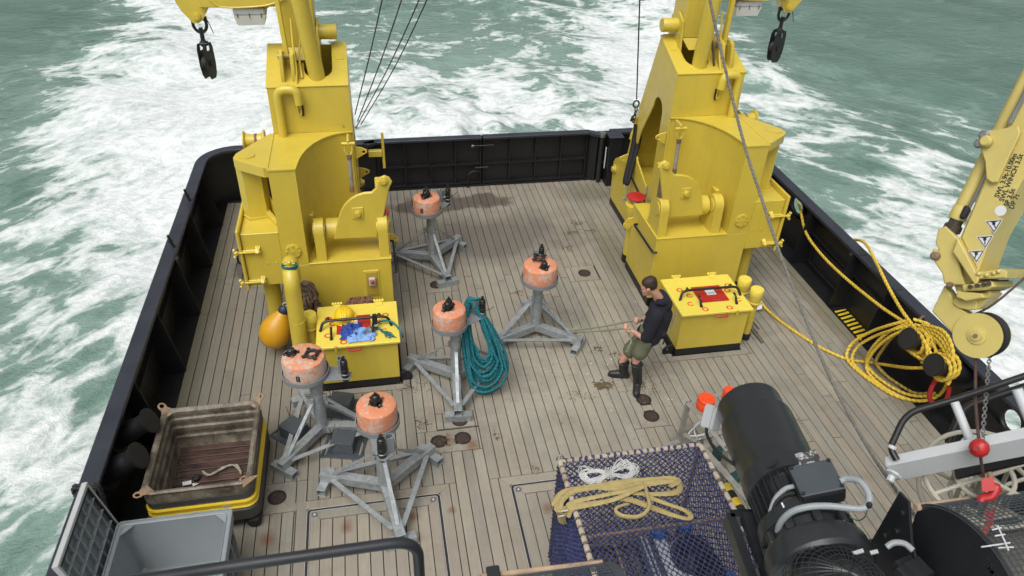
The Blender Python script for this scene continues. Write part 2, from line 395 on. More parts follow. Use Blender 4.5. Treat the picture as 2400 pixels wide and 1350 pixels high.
class MB:
    def __init__(s):
        s.v = []; s.f = []
    def add(s, vs_, fs):
        o = len(s.v); s.v += [Vector(v) for v in vs_]; s.f += [[i + o for i in f] for f in fs]; return s
    def bm(s, b, mat=None):
        b.verts.ensure_lookup_table(); b.verts.index_update()
        s.add([(mat @ v.co) if mat is not None else v.co.copy() for v in b.verts], [[v.index for v in f.verts] for f in b.faces]); b.free(); return s
    def box(s, c, size, bevel=0.0, rot=None, seg=1):
        b = bmesh.new(); bmesh.ops.create_cube(b, size=1)
        for v in b.verts: v.co = Vector((v.co.x * size[0], v.co.y * size[1], v.co.z * size[2]))
        if bevel: bmesh.ops.bevel(b, geom=b.edges[:], offset=min(bevel, min(size) * 0.45), segments=seg, affect='EDGES', clamp_overlap=True)
        m = Matrix.Translation(Vector(c))
        if rot is not None: m = m @ (rot.to_4x4() if not isinstance(rot, (tuple, list)) else Matrix.Rotation(rot[2], 4, 'Z') @ Matrix.Rotation(rot[1], 4, 'Y') @ Matrix.Rotation(rot[0], 4, 'X'))
        return s.bm(b, m)
    def bb(s, x0, x1, y0, y1, z0, z1, bevel=0.0, seg=1):
        return s.box(((x0 + x1) / 2, (y0 + y1) / 2, (z0 + z1) / 2), (abs(x1 - x0), abs(y1 - y0), abs(z1 - z0)), bevel, None, seg)
    def beam(s, a, b, w, h, up=(0, 0, 1), bevel=0.0):
        a, b = Vector(a), Vector(b); t = b - a; L = t.length; t.normalize()
        sd = t.cross(Vector(up)); sd = sd.normalized() if sd.length > 1e-5 else t.orthogonal().normalized()
        u = sd.cross(t)
        return s.box((a + b) / 2, (w, L, h), bevel, Matrix((sd, t, u)).transposed())
    def tube(s, pts, r, n=10, caps=True, closed=False, radii=None):
        pts = [Vector(p) for p in pts]
        if closed: pts = pts + [pts[0]]
        T, U = frames(pts); vs_ = []; fs = []
        for i, p in enumerate(pts):
            rr = radii[min(i, len(radii) - 1)] if radii else r
            B = T[i].cross(U[i])
            for j in range(n):
                a = 2 * PI * j / n; vs_.append(p + U[i] * (rr * math.cos(a)) + B * (rr * math.sin(a)))
        for i in range(len(pts) - 1):
            for j in range(n):
                k = (j + 1) % n; fs.append([i * n + j, i * n + k, (i + 1) * n + k, (i + 1) * n + j])
        if caps and not closed:
            fs.append(list(range(n))[::-1]); fs.append([(len(pts) - 1) * n + j for j in range(n)])
        return s.add(vs_, fs)
    def cyl(s, a, b, r, n=16, r2=None):
        a, b = Vector(a), Vector(b)
        return s.tube([a, b], r, n, radii=[r, r if r2 is None else r2])
    def rope(s, pts, r, pitch=None, step=None, lobes=3, n=9, amp=0.22):
        pitch = pitch or r * 9; step = step or r * 1.1
        pts = resample([Vector(p) for p in pts], step); T, U = frames(pts); vs_ = []; fs = []; d = 0
        for i, p in enumerate(pts):
            if i: d += (p - pts[i - 1]).length
            B = T[i].cross(U[i]); ph = 2 * PI * d / pitch
            for j in range(n):
                a = 2 * PI * j / n + ph
                rr = r * (1 - amp + amp * abs(math.cos(1.5 * (a - ph))) * 1.6)
                vs_.append(p + U[i] * (rr * math.cos(a)) + B * (rr * math.sin(a)))
        for i in range(len(pts) - 1):
            for j in range(n):
                k = (j + 1) % n; fs.append([i * n + j, i * n + k, (i + 1) * n + k, (i + 1) * n + j])
        fs.append(list(range(n))[::-1]); fs.append([(len(pts) - 1) * n + j for j in range(n)])
        return s.add(vs_, fs)
    def lathe(s, prof, o=(0, 0, 0), axis=(0, 0, 1), n=24, ref=None):
        ax = Vector(axis).normalized(); u = Vector(ref) if ref else ax.orthogonal(); u.normalize(); w_ = ax.cross(u); o = Vector(o)
        vs_ = []; fs = []
        for r, z in prof:
            for j in range(n):
                a = 2 * PI * j / n; vs_.append(o + ax * z + u * (r * math.cos(a)) + w_ * (r * math.sin(a)))
        for i in range(len(prof) - 1):
            for j in range(n):
                k = (j + 1) % n; fs.append([i * n + j, i * n + k, (i + 1) * n + k, (i + 1) * n + j])
        if prof[0][0] > 1e-6: fs.append(list(range(n))[::-1])
        if prof[-1][0] > 1e-6: fs.append([(len(prof) - 1) * n + j for j in range(n)])
        return s.add(vs_, fs)
    def sphere(s, c, r, n=16, sc_=(1, 1, 1)):
        b = bmesh.new(); bmesh.ops.create_uvsphere(b, u_segments=n, v_segments=max(6, n // 2), radius=r)
        return s.bm(b, Matrix.Translation(Vector(c)) @ Matrix.Diagonal((*sc_, 1)))
    def plate(s, outline, holes, o, u, v, thick, bevel=0.004):
        """flat plate with holes; outline in the (u, v) plane, thickness along u x v, centred"""
        o, u, v = Vector(o), Vector(u).normalized(), Vector(v).normalized(); nrm = u.cross(v)
        cu = bpy.data.curves.new('tmp', 'CURVE'); cu.dimensions = '2D'; cu.fill_mode = 'BOTH'
        bevel = min(bevel, thick * 0.45)
        cu.extrude = thick / 2 - bevel; cu.bevel_depth = bevel; cu.bevel_resolution = 0; cu.offset = -bevel
        for poly in [outline] + list(holes):
            sp = cu.splines.new('POLY'); sp.points.add(len(poly) - 1); sp.use_cyclic_u = True
            for q, pnt in zip(sp.points, poly): q.co = (pnt[0], pnt[1], 0, 1)
        ob = bpy.data.objects.new('tmp', cu); me = bpy.data.meshes.new_from_object(ob)
        s.add([o + u * q.co.x + v * q.co.y + nrm * q.co.z for q in me.vertices], [list(p.vertices) for p in me.polygons])
        bpy.data.objects.remove(ob); bpy.data.curves.remove(cu); bpy.data.meshes.remove(me); return s
    def prism(s, outline, o, u, v, thick):
        o, u, v = Vector(o), Vector(u).normalized(), Vector(v).normalized(); nrm = u.cross(v); n = len(outline)
        a = [o + u * x + v * y - nrm * thick / 2 for x, y in outline]; b = [o + u * x + v * y + nrm * thick / 2 for x, y in outline]
        return s.add(a + b, [list(range(n))[::-1], list(range(n, 2 * n))] + [[i, (i + 1) % n, n + (i + 1) % n, n + i] for i in range(n)])
    def hexa(s, lo, hi):
        """loft between two polygons with the same number of corners, capped"""
        n = len(lo)
        return s.add(list(lo) + list(hi), [list(range(n))[::-1], list(range(n, 2 * n))] + [[i, (i + 1) % n, n + (i + 1) % n, n + i] for i in range(n)])
    def text(s, body, o, u, v, size, depth=0.002, bold=0.0, align='LEFT', sx=1.0):
        cu = bpy.data.curves.new('tmp', 'FONT'); cu.body = body; cu.size = size; cu.extrude = depth; cu.offset = bold; cu.align_x = align
        cu.resolution_u = 3
        ob = bpy.data.objects.new('tmp', cu); me = bpy.data.meshes.new_from_object(ob)
        o, u, v = Vector(o), Vector(u).normalized(), Vector(v).normalized(); nrm = u.cross(v)
        s.add([o + u * q.co.x * sx + v * q.co.y + nrm * q.co.z for q in me.vertices], [list(p.vertices) for p in me.polygons])
        bpy.data.objects.remove(ob); bpy.data.curves.remove(cu); bpy.data.meshes.remove(me); return s
    def build(s, name, mat, parent=None, origin=None, ang=35, bev=0.0):
        vs_ = [mx(v) for v in s.v]; fs = [f[::-1] for f in s.f] if MIR else s.f
        if parent is not None: org = ORG[parent.name]
        elif origin is not None: org = mx(origin)
        else:
            xs = [v.x for v in vs_]; ys = [v.y for v in vs_]
            org = Vector(((min(xs) + max(xs)) / 2, (min(ys) + max(ys)) / 2, min(v.z for v in vs_)))
        me = bpy.data.meshes.new(name); me.from_pydata([v - org for v in vs_], [], fs); me.update()
        b = bmesh.new(); b.from_mesh(me); bmesh.ops.recalc_face_normals(b, faces=b.faces[:]); b.to_mesh(me); b.free()
        me.materials.append(MAT[mat] if isinstance(mat, str) else mat)
        if ang:
            me.polygons.foreach_set('use_smooth', [True] * len(me.polygons)); me.set_sharp_from_angle(angle=R_(ang))
        ob = bpy.data.objects.new(name, me); COL.objects.link(ob)
        if parent is not None: ob.parent = parent; ORG[ob.name] = org
        else: ob.location = org; ORG[ob.name] = org
        return ob
# ---------------------------------------------------------------- sea with the wake
MAT['socketdark'] = paint('dark_socket_rim', (0.022, 0.016, 0.014), 0.6, 0.3, scale=30)
MAT['socketrust'] = paint('rusty_socket_lid', (0.050, 0.028, 0.023), 0.65, 0.4, scale=25, chip=((0.17, 0.10, 0.07), 30, 0.62))
MAT['groove'] = paint('dark_steel_groove', (0.02, 0.021, 0.024), 0.5, 0.3, scale=20, chip=((0.35, 0.35, 0.34), 22, 0.68))
MAT['paleline'] = paint('pale_sealant_line', (0.42, 0.41, 0.39), 0.6, 0.2, scale=20)
ZW = -1.8
def grow(a, b, step, far):
    xs = list(np.arange(a, b, step)); s = step; x = a
    while x > -far: s *= 1.35; x -= s; xs.insert(0, x)
    s = step; x = xs[-1]
    while x < far: s *= 1.35; x += s; xs.append(x)
    return np.array(xs)
gx = grow(-17, 35, 0.13, 900); gy = grow(-1, 37, 0.13, 900)
X, Y = np.meshgrid(gx, gy)
near = np.clip(1 - (np.maximum(np.maximum(-20 - X, X - 38), np.maximum(-6 - Y, Y - 44)) / 25), 0, 1)
Zs = np.zeros_like(X)
for k in range(46):
    lam = 0.55 * (1.062 ** k); a = rng.uniform(0, 2 * PI)
    fx, fy = math.cos(a) / lam, math.sin(a) / lam
    ph = 2 * PI * (fx * X + fy * Y) + rng.uniform(0, 2 * PI)
    mod = 0.6 + 0.4 * np.sin(2 * PI * (X * rng.uniform(-.1, .1) + Y * rng.uniform(-.1, .1)) + rng.uniform(0, 6))
    Zs += 0.0062 * lam * mod * (1 - np.abs(np.sin(ph / 2))) if lam < 3 else 0.0052 * lam * np.sin(ph)
# foam density at survey points: (photo x, photo y, density)
FD = [(0,0,0.05),(150,0,0.05),(280,0,0.25),(350,0,0.75),(420,0,0.8),(560,0,0.7),(800,0,0.42),(950,0,0.34),(1100,0,0.32),(1250,0,0.42),(1400,0,0.52),(1500,0,0.72),(1750,0,0.25),(1830,0,0.1),(1950,0,0.06),(2100,0,0.05),(2400,0,0.06),
(0,60,0.03),(150,60,0.05),(240,60,0.22),(300,60,0.5),(420,60,0.8),(560,60,0.75),(900,60,0.34),(1100,60,0.36),(1300,60,0.4),(1450,60,0.75),(1880,60,0.12),(2100,60,0.05),(2350,60,0.1),
(0,150,0.05),(40,155,0.4),(100,165,0.6),(200,150,0.5),(300,150,0.6),(420,150,0.78),(550,150,0.75),(860,150,0.4),(1000,150,0.46),(1150,150,0.42),(1300,150,0.45),(1450,150,0.8),(1850,150,0.5),(1950,150,0.14),(2100,150,0.08),(2270,150,0.16),(2390,150,0.1),
(0,230,0.08),(80,230,0.6),(200,230,0.76),(350,230,0.76),(550,230,0.85),(870,230,0.52),(1000,230,0.72),(1150,230,0.66),(1300,230,0.5),(1420,230,0.66),(1050,285,0.75),(1200,285,0.68),(1350,285,0.66),(1870,230,0.62),(1940,215,0.31),(2060,230,0.31),(2150,250,0.31),(2250,230,0.12),(2350,230,0.05),
(0,300,0.12),(120,300,0.62),(260,300,0.85),(450,300,0.92),(600,300,0.95),(1900,300,0.51),(2020,300,0.43),(2150,300,0.39),(2260,310,0.46),(2330,330,0.3),
(0,380,0.2),(120,380,0.45),(260,380,0.8),(420,380,0.95),(1950,380,0.46),(2100,380,0.49),(2200,380,0.51),(2330,400,0.31),
(0,450,0.36),(150,450,0.38),(260,450,0.64),(380,450,0.95),(2050,450,0.43),(2150,450,0.53),(2250,470,0.51),
(0,550,0.34),(120,550,0.38),(250,550,0.68),(340,550,0.9),(2150,550,0.61),(2100,520,0.41),(2390,520,0.14),
(0,650,0.43),(120,650,0.44),(250,650,0.48),(320,650,0.85),(2200,640,0.75),(2390,640,0.18),
(0,750,0.44),(120,750,0.48),(220,750,0.52),(300,750,0.78),(2360,760,0.75),(2300,720,0.8),(0,900,0.48),(100,900,0.46),(200,900,0.54),(0,1050,0.44),(100,1050,0.5),(190,1050,0.62),(0,1250,0.48),(60,1250,0.62),(110,1250,0.52),(2350,800,0.86),(2400,860,0.8),(2400,950,0.6)]
pts_ = np.array([[*P(a, b, ZW)[:2], c] for a, b, c in FD])
near_idx = (X > -30) & (X < 50) & (Y > -8) & (Y < 55)
xf, yf = X[near_idx], Y[near_idx]
num = np.zeros(xf.shape); den = np.full(xf.shape, 1e-9)
for a, b, c in pts_:
    s2 = (0.35 + 0.030 * b) ** 2
    wgt = np.exp(-((xf - a) ** 2 + ((yf - b) * 0.8) ** 2) / (2 * s2)) + 1e-5 / (1 + (xf - a) ** 2 + (yf - b) ** 2)
    num += wgt * c; den += wgt
foam = np.full(X.shape, 0.12); foam[near_idx] = num / den
boil = np.exp(-((X - 2.5) / 6) ** 2 - ((Y - 19) / 6) ** 2)
for k in range(30):      # churned lumps in the propeller wash
    lam = rng.uniform(0.5, 1.8); a = rng.uniform(0, 2 * PI)
    Zs += boil * 0.026 * lam * np.abs(np.sin(PI * (math.cos(a) * X + math.sin(a) * Y) / lam + rng.uniform(0, 6) + 0.8 * np.sin(X * 1.3 + Y * 0.9)))
Zs *= near * (0.45 + 0.8 * foam)
inside = (X > -2.9) & (X < 7.1) & (Y < 12.9)
Zs[inside] = -0.3
nx, ny = len(gx), len(gy)
me = bpy.data.meshes.new('sea')
co = np.stack([X, Y, Zs + ZW], -1).reshape(-1, 3)
idx = np.arange(nx * ny).reshape(ny, nx)
q = np.stack([idx[:-1, :-1], idx[:-1, 1:], idx[1:, 1:], idx[1:, :-1]], -1).reshape(-1, 4)
me.vertices.add(len(co)); me.vertices.foreach_set('co', co.ravel())
me.loops.add(q.size); me.loops.foreach_set('vertex_index', q.ravel().astype(np.int32))
me.polygons.add(len(q)); me.polygons.foreach_set('loop_start', np.arange(0, q.size, 4, dtype=np.int32)); me.polygons.foreach_set('loop_total', np.full(len(q), 4, np.int32))
me.update(); me.validate()
at = me.attributes.new('foam', 'FLOAT', 'POINT'); at.data.foreach_set('value', foam.ravel().astype(np.float32))
streak = np.clip((np.maximum(-3.0 - X, X - 7.2) + 0.2) / 2.2, 0, 1) * np.clip((30 - Y) / 12, 0, 1)
at = me.attributes.new('wash', 'FLOAT', 'POINT'); at.data.foreach_set('value', np.exp(-(((X - 3.2) / 7.5) ** 4) - (((Y - 21) / 10) ** 4)).ravel().astype(np.float32))
at = me.attributes.new('streak', 'FLOAT', 'POINT'); at.data.foreach_set('value', streak.ravel().astype(np.float32))
me.polygons.foreach_set('use_smooth', [True] * len(me.polygons))

def seamat():
    n = NT('wake_water'); p = n.pos()
    fa = n.new('ShaderNodeAttribute', attribute_name='foam').outputs['Fac']
    st = n.new('ShaderNodeAttribute', attribute_name='streak').outputs['Fac']
    # domain warp so that the foam threads curl
    def warp(v, sc_, amt):
        t = n.new('ShaderNodeTexNoise', Scale=sc_, Detail=3.0); n.l(v, t.inputs['Vector'])
        s1 = n.new('ShaderNodeVectorMath'); s1.operation = 'SUBTRACT'; n.l(t.outputs['Color'], s1.inputs[0]); s1.inputs[1].default_value = (.5, .5, .5)
        s2 = n.new('ShaderNodeVectorMath'); s2.operation = 'SCALE'; n.l(s1.outputs[0], s2.inputs[0]); s2.inputs['Scale'].default_value = amt
        s3 = n.new('ShaderNodeVectorMath'); s3.operation = 'ADD'; n.l(v, s3.inputs[0]); n.l(s2.outputs[0], s3.inputs[1]); return s3.outputs[0]
    flat = n.mapping(p, (1, 1, 0))
    # wake arms: fold the plane about the ship's centreline so that threads trail outwards on both sides
    sp = n.new('ShaderNodeSeparateXYZ'); n.l(flat, sp.inputs[0])
    ax_ = n.math('ABSOLUTE', n.math('SUBTRACT', sp.outputs[0], 2.07))
    cb = n.new('ShaderNodeCombineXYZ'); n.l(ax_, cb.inputs[0]); n.l(sp.outputs[1], cb.inputs[1])
    sid = n.math('MULTIPLY', n.math('GREATER_THAN', sp.outputs[0], 2.07), 40.0); n.l(sid, cb.inputs[2])
    def vadd(v, w_, amt, sc_, det=2.0):
        t = n.new('ShaderNodeTexNoise', Scale=sc_, Detail=det); n.l(w_, t.inputs['Vector'])
        s1 = n.new('ShaderNodeVectorMath'); s1.operation = 'SUBTRACT'; n.l(t.outputs['Color'], s1.inputs[0]); s1.inputs[1].default_value = (.5, .5, .5)
        s2 = n.new('ShaderNodeVectorMath'); s2.operation = 'SCALE'; n.l(s1.outputs[0], s2.inputs[0]); s2.inputs['Scale'].default_value = amt
        s3 = n.new('ShaderNodeVectorMath'); s3.operation = 'ADD'; n.l(v, s3.inputs[0]); n.l(s2.outputs[0], s3.inputs[1]); return s3.outputs[0]
    arm = n.mapping(n.mapping(cb.outputs[0], (1, 1, 1), (0, 0, R_(47))), (0.50, 1.05, 1))
    iso = n.mapping(flat, (0.85, 1.05, 1))
    def lace(v):
        """foam threads round dark holes: distance to warped cell edges at two sizes"""
        w1 = vadd(vadd(v, v, 1.9, 0.42), v, 0.60, 1.5, 4.0)
        def d2e(vv, sc_):
            t = n.new('ShaderNodeTexVoronoi', Scale=sc_); t.feature = 'DISTANCE_TO_EDGE'; n.l(vv, t.inputs['Vector']); return t.outputs['Distance']
        dA = d2e(w1, 0.72); dB = d2e(vadd(w1, v, 0.26, 4.0, 3.0), 2.1)
        fine = n.noise(vadd(n.mapping(v, (1.7 if v is arm else 1.0, 1, 1)), v, 0.25, 1.5), 4.2, 7, 0.66, 0.15); mid = n.noise(w1, 0.55, 5, 0.60, 0.5)
        d = n.math('ADD', n.math('MULTIPLY', dA, 0.80), n.math('MULTIPLY', dB, 0.40))
        T = n.math('ADD', n.math('MULTIPLY', fa, FOAMK), n.math('MULTIPLY', n.math('SUBTRACT', mid, 0.5), 1.15))
        T = n.math('ADD', T, n.math('MULTIPLY', n.math('SUBTRACT', fine, 0.5), 0.34))
        return n.math('SUBTRACT', n.math('SUBTRACT', T, d), FOAMT), n.math('SUBTRACT', fine, n.math('MULTIPLY', n.math('SUBTRACT', d, 0.17), 0.55)), mid
    ka, fine_a, mid_a = lace(arm); ki, fine_i, mid_i = lace(iso)
    def lerp(a, b): return n.math('ADD', n.math('MULTIPLY', a, n.math('SUBTRACT', 1.0, st)), n.math('MULTIPLY', b, st))
    wa = n.new('ShaderNodeAttribute', attribute_name='wash').outputs['Fac']
    swirl = n.noise(vadd(flat, flat, 2.2, 0.4), 0.42, 7, 0.68, 1.3)
    ki = n.math('ADD', ki, n.math('MULTIPLY', n.math('MULTIPLY', n.math('SUBTRACT', swirl, 0.5), 1.15), wa))
    k = lerp(ki, ka); fi = lerp(fine_i, fine_a); mi = lerp(mid_i, mid_a)
    kk = n.math('ADD', k, 0.5)
    cover = n.ramp(kk, [(0.465, 0.0), (0.52, 0.32), (0.60, 0.76), (0.76, 1.0)])
    milky = n.math('MAXIMUM', n.ramp(kk, [(0.20, 0.0), (0.55, 1.0)]), n.math('MULTIPLY', wa, 0.95))
    deep = n.mix(n.ramp(n.noise(n.mapping(flat, (0.6, 1, 1)), 0.5, 5, 0.6, 0.5), [(0.3, 0.0), (0.7, 1.0)]), (0.085, 0.165, 0.128), (0.135, 0.222, 0.182))
    aer = n.mix(n.math('MULTIPLY', milky, 0.75), deep, (0.265, 0.375, 0.328))
    white = n.mix(n.ramp(fi, [(0.30, 0.0), (0.60, 1.0)]), (0.47, 0.54, 0.52), (0.76, 0.79, 0.785))
    c = n.mix(cover, aer, white)
    h = n.math('ADD', n.math('MULTIPLY', mi, 0.8), n.math('MULTIPLY', fi, 0.55))
    h = n.math('ADD', h, n.math('MULTIPLY', n.noise(n.mapping(flat, (0.7, 1.0, 1), (0, 0, 0.35)), 2.2, 5, 0.62, 0.6), 0.8))
    n.bump(h, 0.75, 0.14)
    rr = n.ramp(cover, [(0.0, 0.14), (0.5, 0.7)])
    return n.set(c, rr, 0.0, 0.5)
FOAMK = 1.05
FOAMT = 0.362
me.materials.append(seamat())
sea = bpy.data.objects.new('sea', me); COL.objects.link(sea); tag(sea, 'green sea churned white by the wake behind the ship', None, None, 'structure')

# ---------------------------------------------------------------- deck planking
XL, XR, YS = -2.76, 6.92, 13.08
PITCH, GAP = 0.1308, 0.0095
deck = MB().bb(XL - 0.02, XR + 0.02, 3.2, YS, -0.12, -0.018).build('deck', 'caulk'); tag(deck, 'weathered teak planked aft deck with black caulked seams', None, None, 'structure')
TILES = {'a': (-1.55, -1.18, 5.63, 6.06), 'b': (0.35, 1.00, 6.23, 6.60), 'i': (0.60, 1.00, 6.62, 6.90), 'd': (3.10, 3.48, 6.25, 6.94),
         'f': (3.09, 3.50, 9.58, 10.0), 'g': (0.64, 1.05, 9.58, 10.0), 'h': (4.79, 5.19, 5.70, 6.10)}
HATCH = {'l': (-1.17, 0.56, 4.1, 5.75), 'r': (1.14, 3.0, 4.1, 5.74)}
MARG = [(3.90, 5.16, 7.44, 8.4), (-1.02, 0.24, 7.44, 8.4)]       # margin boards round the lockers
CUTS = list(TILES.values()) + list(HATCH.values()) + MARG + [(4.0, 4.42, 8.4, 9.88), (4.42, 5.46, 8.4, 11.5), (-.28, 0.14, 8.4, 9.88), (-1.32, -.28, 8.4, 11.5)]
def plank(x0, x1, y0, y1):
    if x1 - x0 < 0.02 or y1 - y0 < 0.05: return
    MB().bb(x0 + GAP / 2, x1 - GAP / 2, y0 + GAP / 2, y1 - GAP / 2, -0.03, rng.uniform(-0.0012, 0.0012), 0.0025).build('plank', 'teak', deck, ang=0)
def poly_board(pts, name='plank', parent=None, top=0.0):
    c = sum((Vector((p[0], p[1], 0)) for p in pts), Vector()) / len(pts)
    MB().hexa([Vector((p[0], p[1], -0.03)) for p in pts], [Vector((p[0], p[1], top)) for p in pts]).build(name, 'teak', parent or deck, ang=0)
ncol = int(round((XR - XL) / PITCH)); PITCH = (XR - XL) / ncol
for i in range(ncol):
    x0, x1 = XL + i * PITCH, XL + (i + 1) * PITCH
    xc = (x0 + x1) / 2
    y_lo = 3.9 if xc < 0.9 else 3.6
    if xc > 3.4: y_lo = 3.5
    runs = [(y_lo, YS if xc > XL + 0.5 else YS - 0.12)]
    subs = []
    for c in CUTS:
        a, b = max(x0, c[0]), min(x1, c[1])
        if b - a <= 0.006: continue
        if b - a < PITCH * 0.5 and not (c in HATCH.values() or c in TILES.values() or c in MARG): continue
        if b - a > PITCH * 0.93:
            runs = [r for q0, q1 in runs for r in ((q0, min(q1, c[2])), (max(q0, c[3]), q1)) if r[1] - r[0] > 0.05]
        else:
            runs = [r for q0, q1 in runs for r in ((q0, min(q1, c[2])), (max(q0, c[3]), q1)) if r[1] - r[0] > 0.05]
            if a - x0 > 0.02: subs.append((x0, a, c[2], c[3]))
            if x1 - b > 0.02: subs.append((b, x1, c[2], c[3]))
    for q0, q1 in runs:
        L = q1 - q0
        if L < 4.6: plank(x0, x1, q0, q1); continue
        y = q0 + rng.uniform(1.6, 4.4)
        cuts = [q0]
        while y < q1 - 1.2: cuts.append(y); y += rng.uniform(3.6, 5.2)
        cuts.append(q1)
        for u0, u1 in zip(cuts[:-1], cuts[1:]): plank(x0, x1, u0, u1)
    for s4 in subs: plank(*s4)
g = GAP / 2
for x0, x1, y0, y1 in MARG:                       # mitred boards round each locker
    poly_board([(x0 + g, y0 + g), (x1 - g, y0 + g), (x1 - .1, y0 + .1), (x0 + .1, y0 + .1)])
    poly_board([(x0 + g, y0 + 2 * g), (x0 + .1 - g, y0 + .1), (x0 + .1 - g, y1), (x0 + g, y1)])
    poly_board([(x1 - .1 + g, y0 + .1), (x1 - g, y0 + 2 * g), (x1 - g, y1), (x1 - .1 + g, y1)])

def socket(x, y, rusty=True):
    MB().lathe([(0.078, 0.001), (0.104, 0.001), (0.104, 0.007), (0.098, 0.010), (0.082, 0.009), (0.078, 0.003)], (x, y, 0), n=28).build('rim', 'socketdark', CUR)
    m = MB().lathe([(0.0, 0.004), (0.077, 0.004), (0.077, -0.01), (0, -0.01)], (x, y, 0), n=24)
    m.box((x - 0.02, y, 0.007), (0.022, 0.03, 0.006), 0.002); m.box((x + 0.025, y, 0.006), (0.018, 0.018, 0.005), 0.002)
    m.build('lid', 'socketrust', CUR)
SOCK = [('a', [(-1.39, 5.85)], 'round rusty deck socket in a mitred plank square beside the rubber skid of the bin'),
        ('b', [(0.51, 6.42), (0.81, 6.43)], 'pair of round deck sockets in one plank frame between two orange float stands'),
        ('i', [(0.81, 6.74)], 'sandy round deck socket just in front of a foot of the rope hung float stand'),
        ('d', [(3.29, 6.75), (3.29, 6.44)], 'pair of round brown deck sockets in front of the boots of the man'),
        ('f', [(3.29, 9.79)], 'round grey deck socket in a plank square beside the starboard crane, in open deck'),
        ('g', [(0.82, 9.79)], 'round deck socket partly under a foot of the float stand nearest the stern'),
        ('h', [(4.99, 5.90)], 'round deck socket with star shaped seams beside the big black motor')]
for key, ps, lab in SOCK:
    x0, x1, y0, y1 = TILES[key]
    CUR = thing('deck_socket', lab, 'deck fitting', ((x0 + x1) / 2, (y0 + y1) / 2, 0), 'round deck sockets let into the planking')
    cxs = [p[0] for p in ps]; cys = [p[1] for p in ps]; r = 0.104
    a0, a1, b0, b1 = min(cxs), max(cxs), min(cys), max(cys)
    ix0, ix1, iy0, iy1 = a0 - r * .7, a1 + r * .7, b0 - r * .7, b1 + r * .7
    h = 0.004
    for quad in ([(x0 + g, y0 + g), (x1 - g, y0 + g), (ix1, iy0), (ix0, iy0)], [(x0 + g, y1 - g), (ix0, iy1), (ix1, iy1), (x1 - g, y1 - g)],
                 [(x0 + g, y0 + g + h), (ix0 - h, iy0), (ix0 - h, iy1), (x0 + g, y1 - g - h)], [(x1 - g, y0 + g + h), (x1 - g, y1 - g - h), (ix1 + h, iy1), (ix1 + h, iy0)]):
        q_ = [(x, y) for x, y in quad]
        poly_board(q_, 'board', CUR)
    if len(ps) > 1:
        mx_, my_ = (a0 + a1) / 2, (b0 + b1) / 2
        if a1 - a0 > b1 - b0: poly_board([(mx_ - .05, iy0 + h), (mx_ + .05, iy0 + h), (mx_ + .05, iy1 - h), (mx_ - .05, iy1 - h)], 'board', CUR)
        else: poly_board([(ix0 + h, my_ - .05), (ix1 - h, my_ - .05), (ix1 - h, my_ + .05), (ix0 + h, my_ + .05)], 'board', CUR)
    for p in ps: socket(*p)

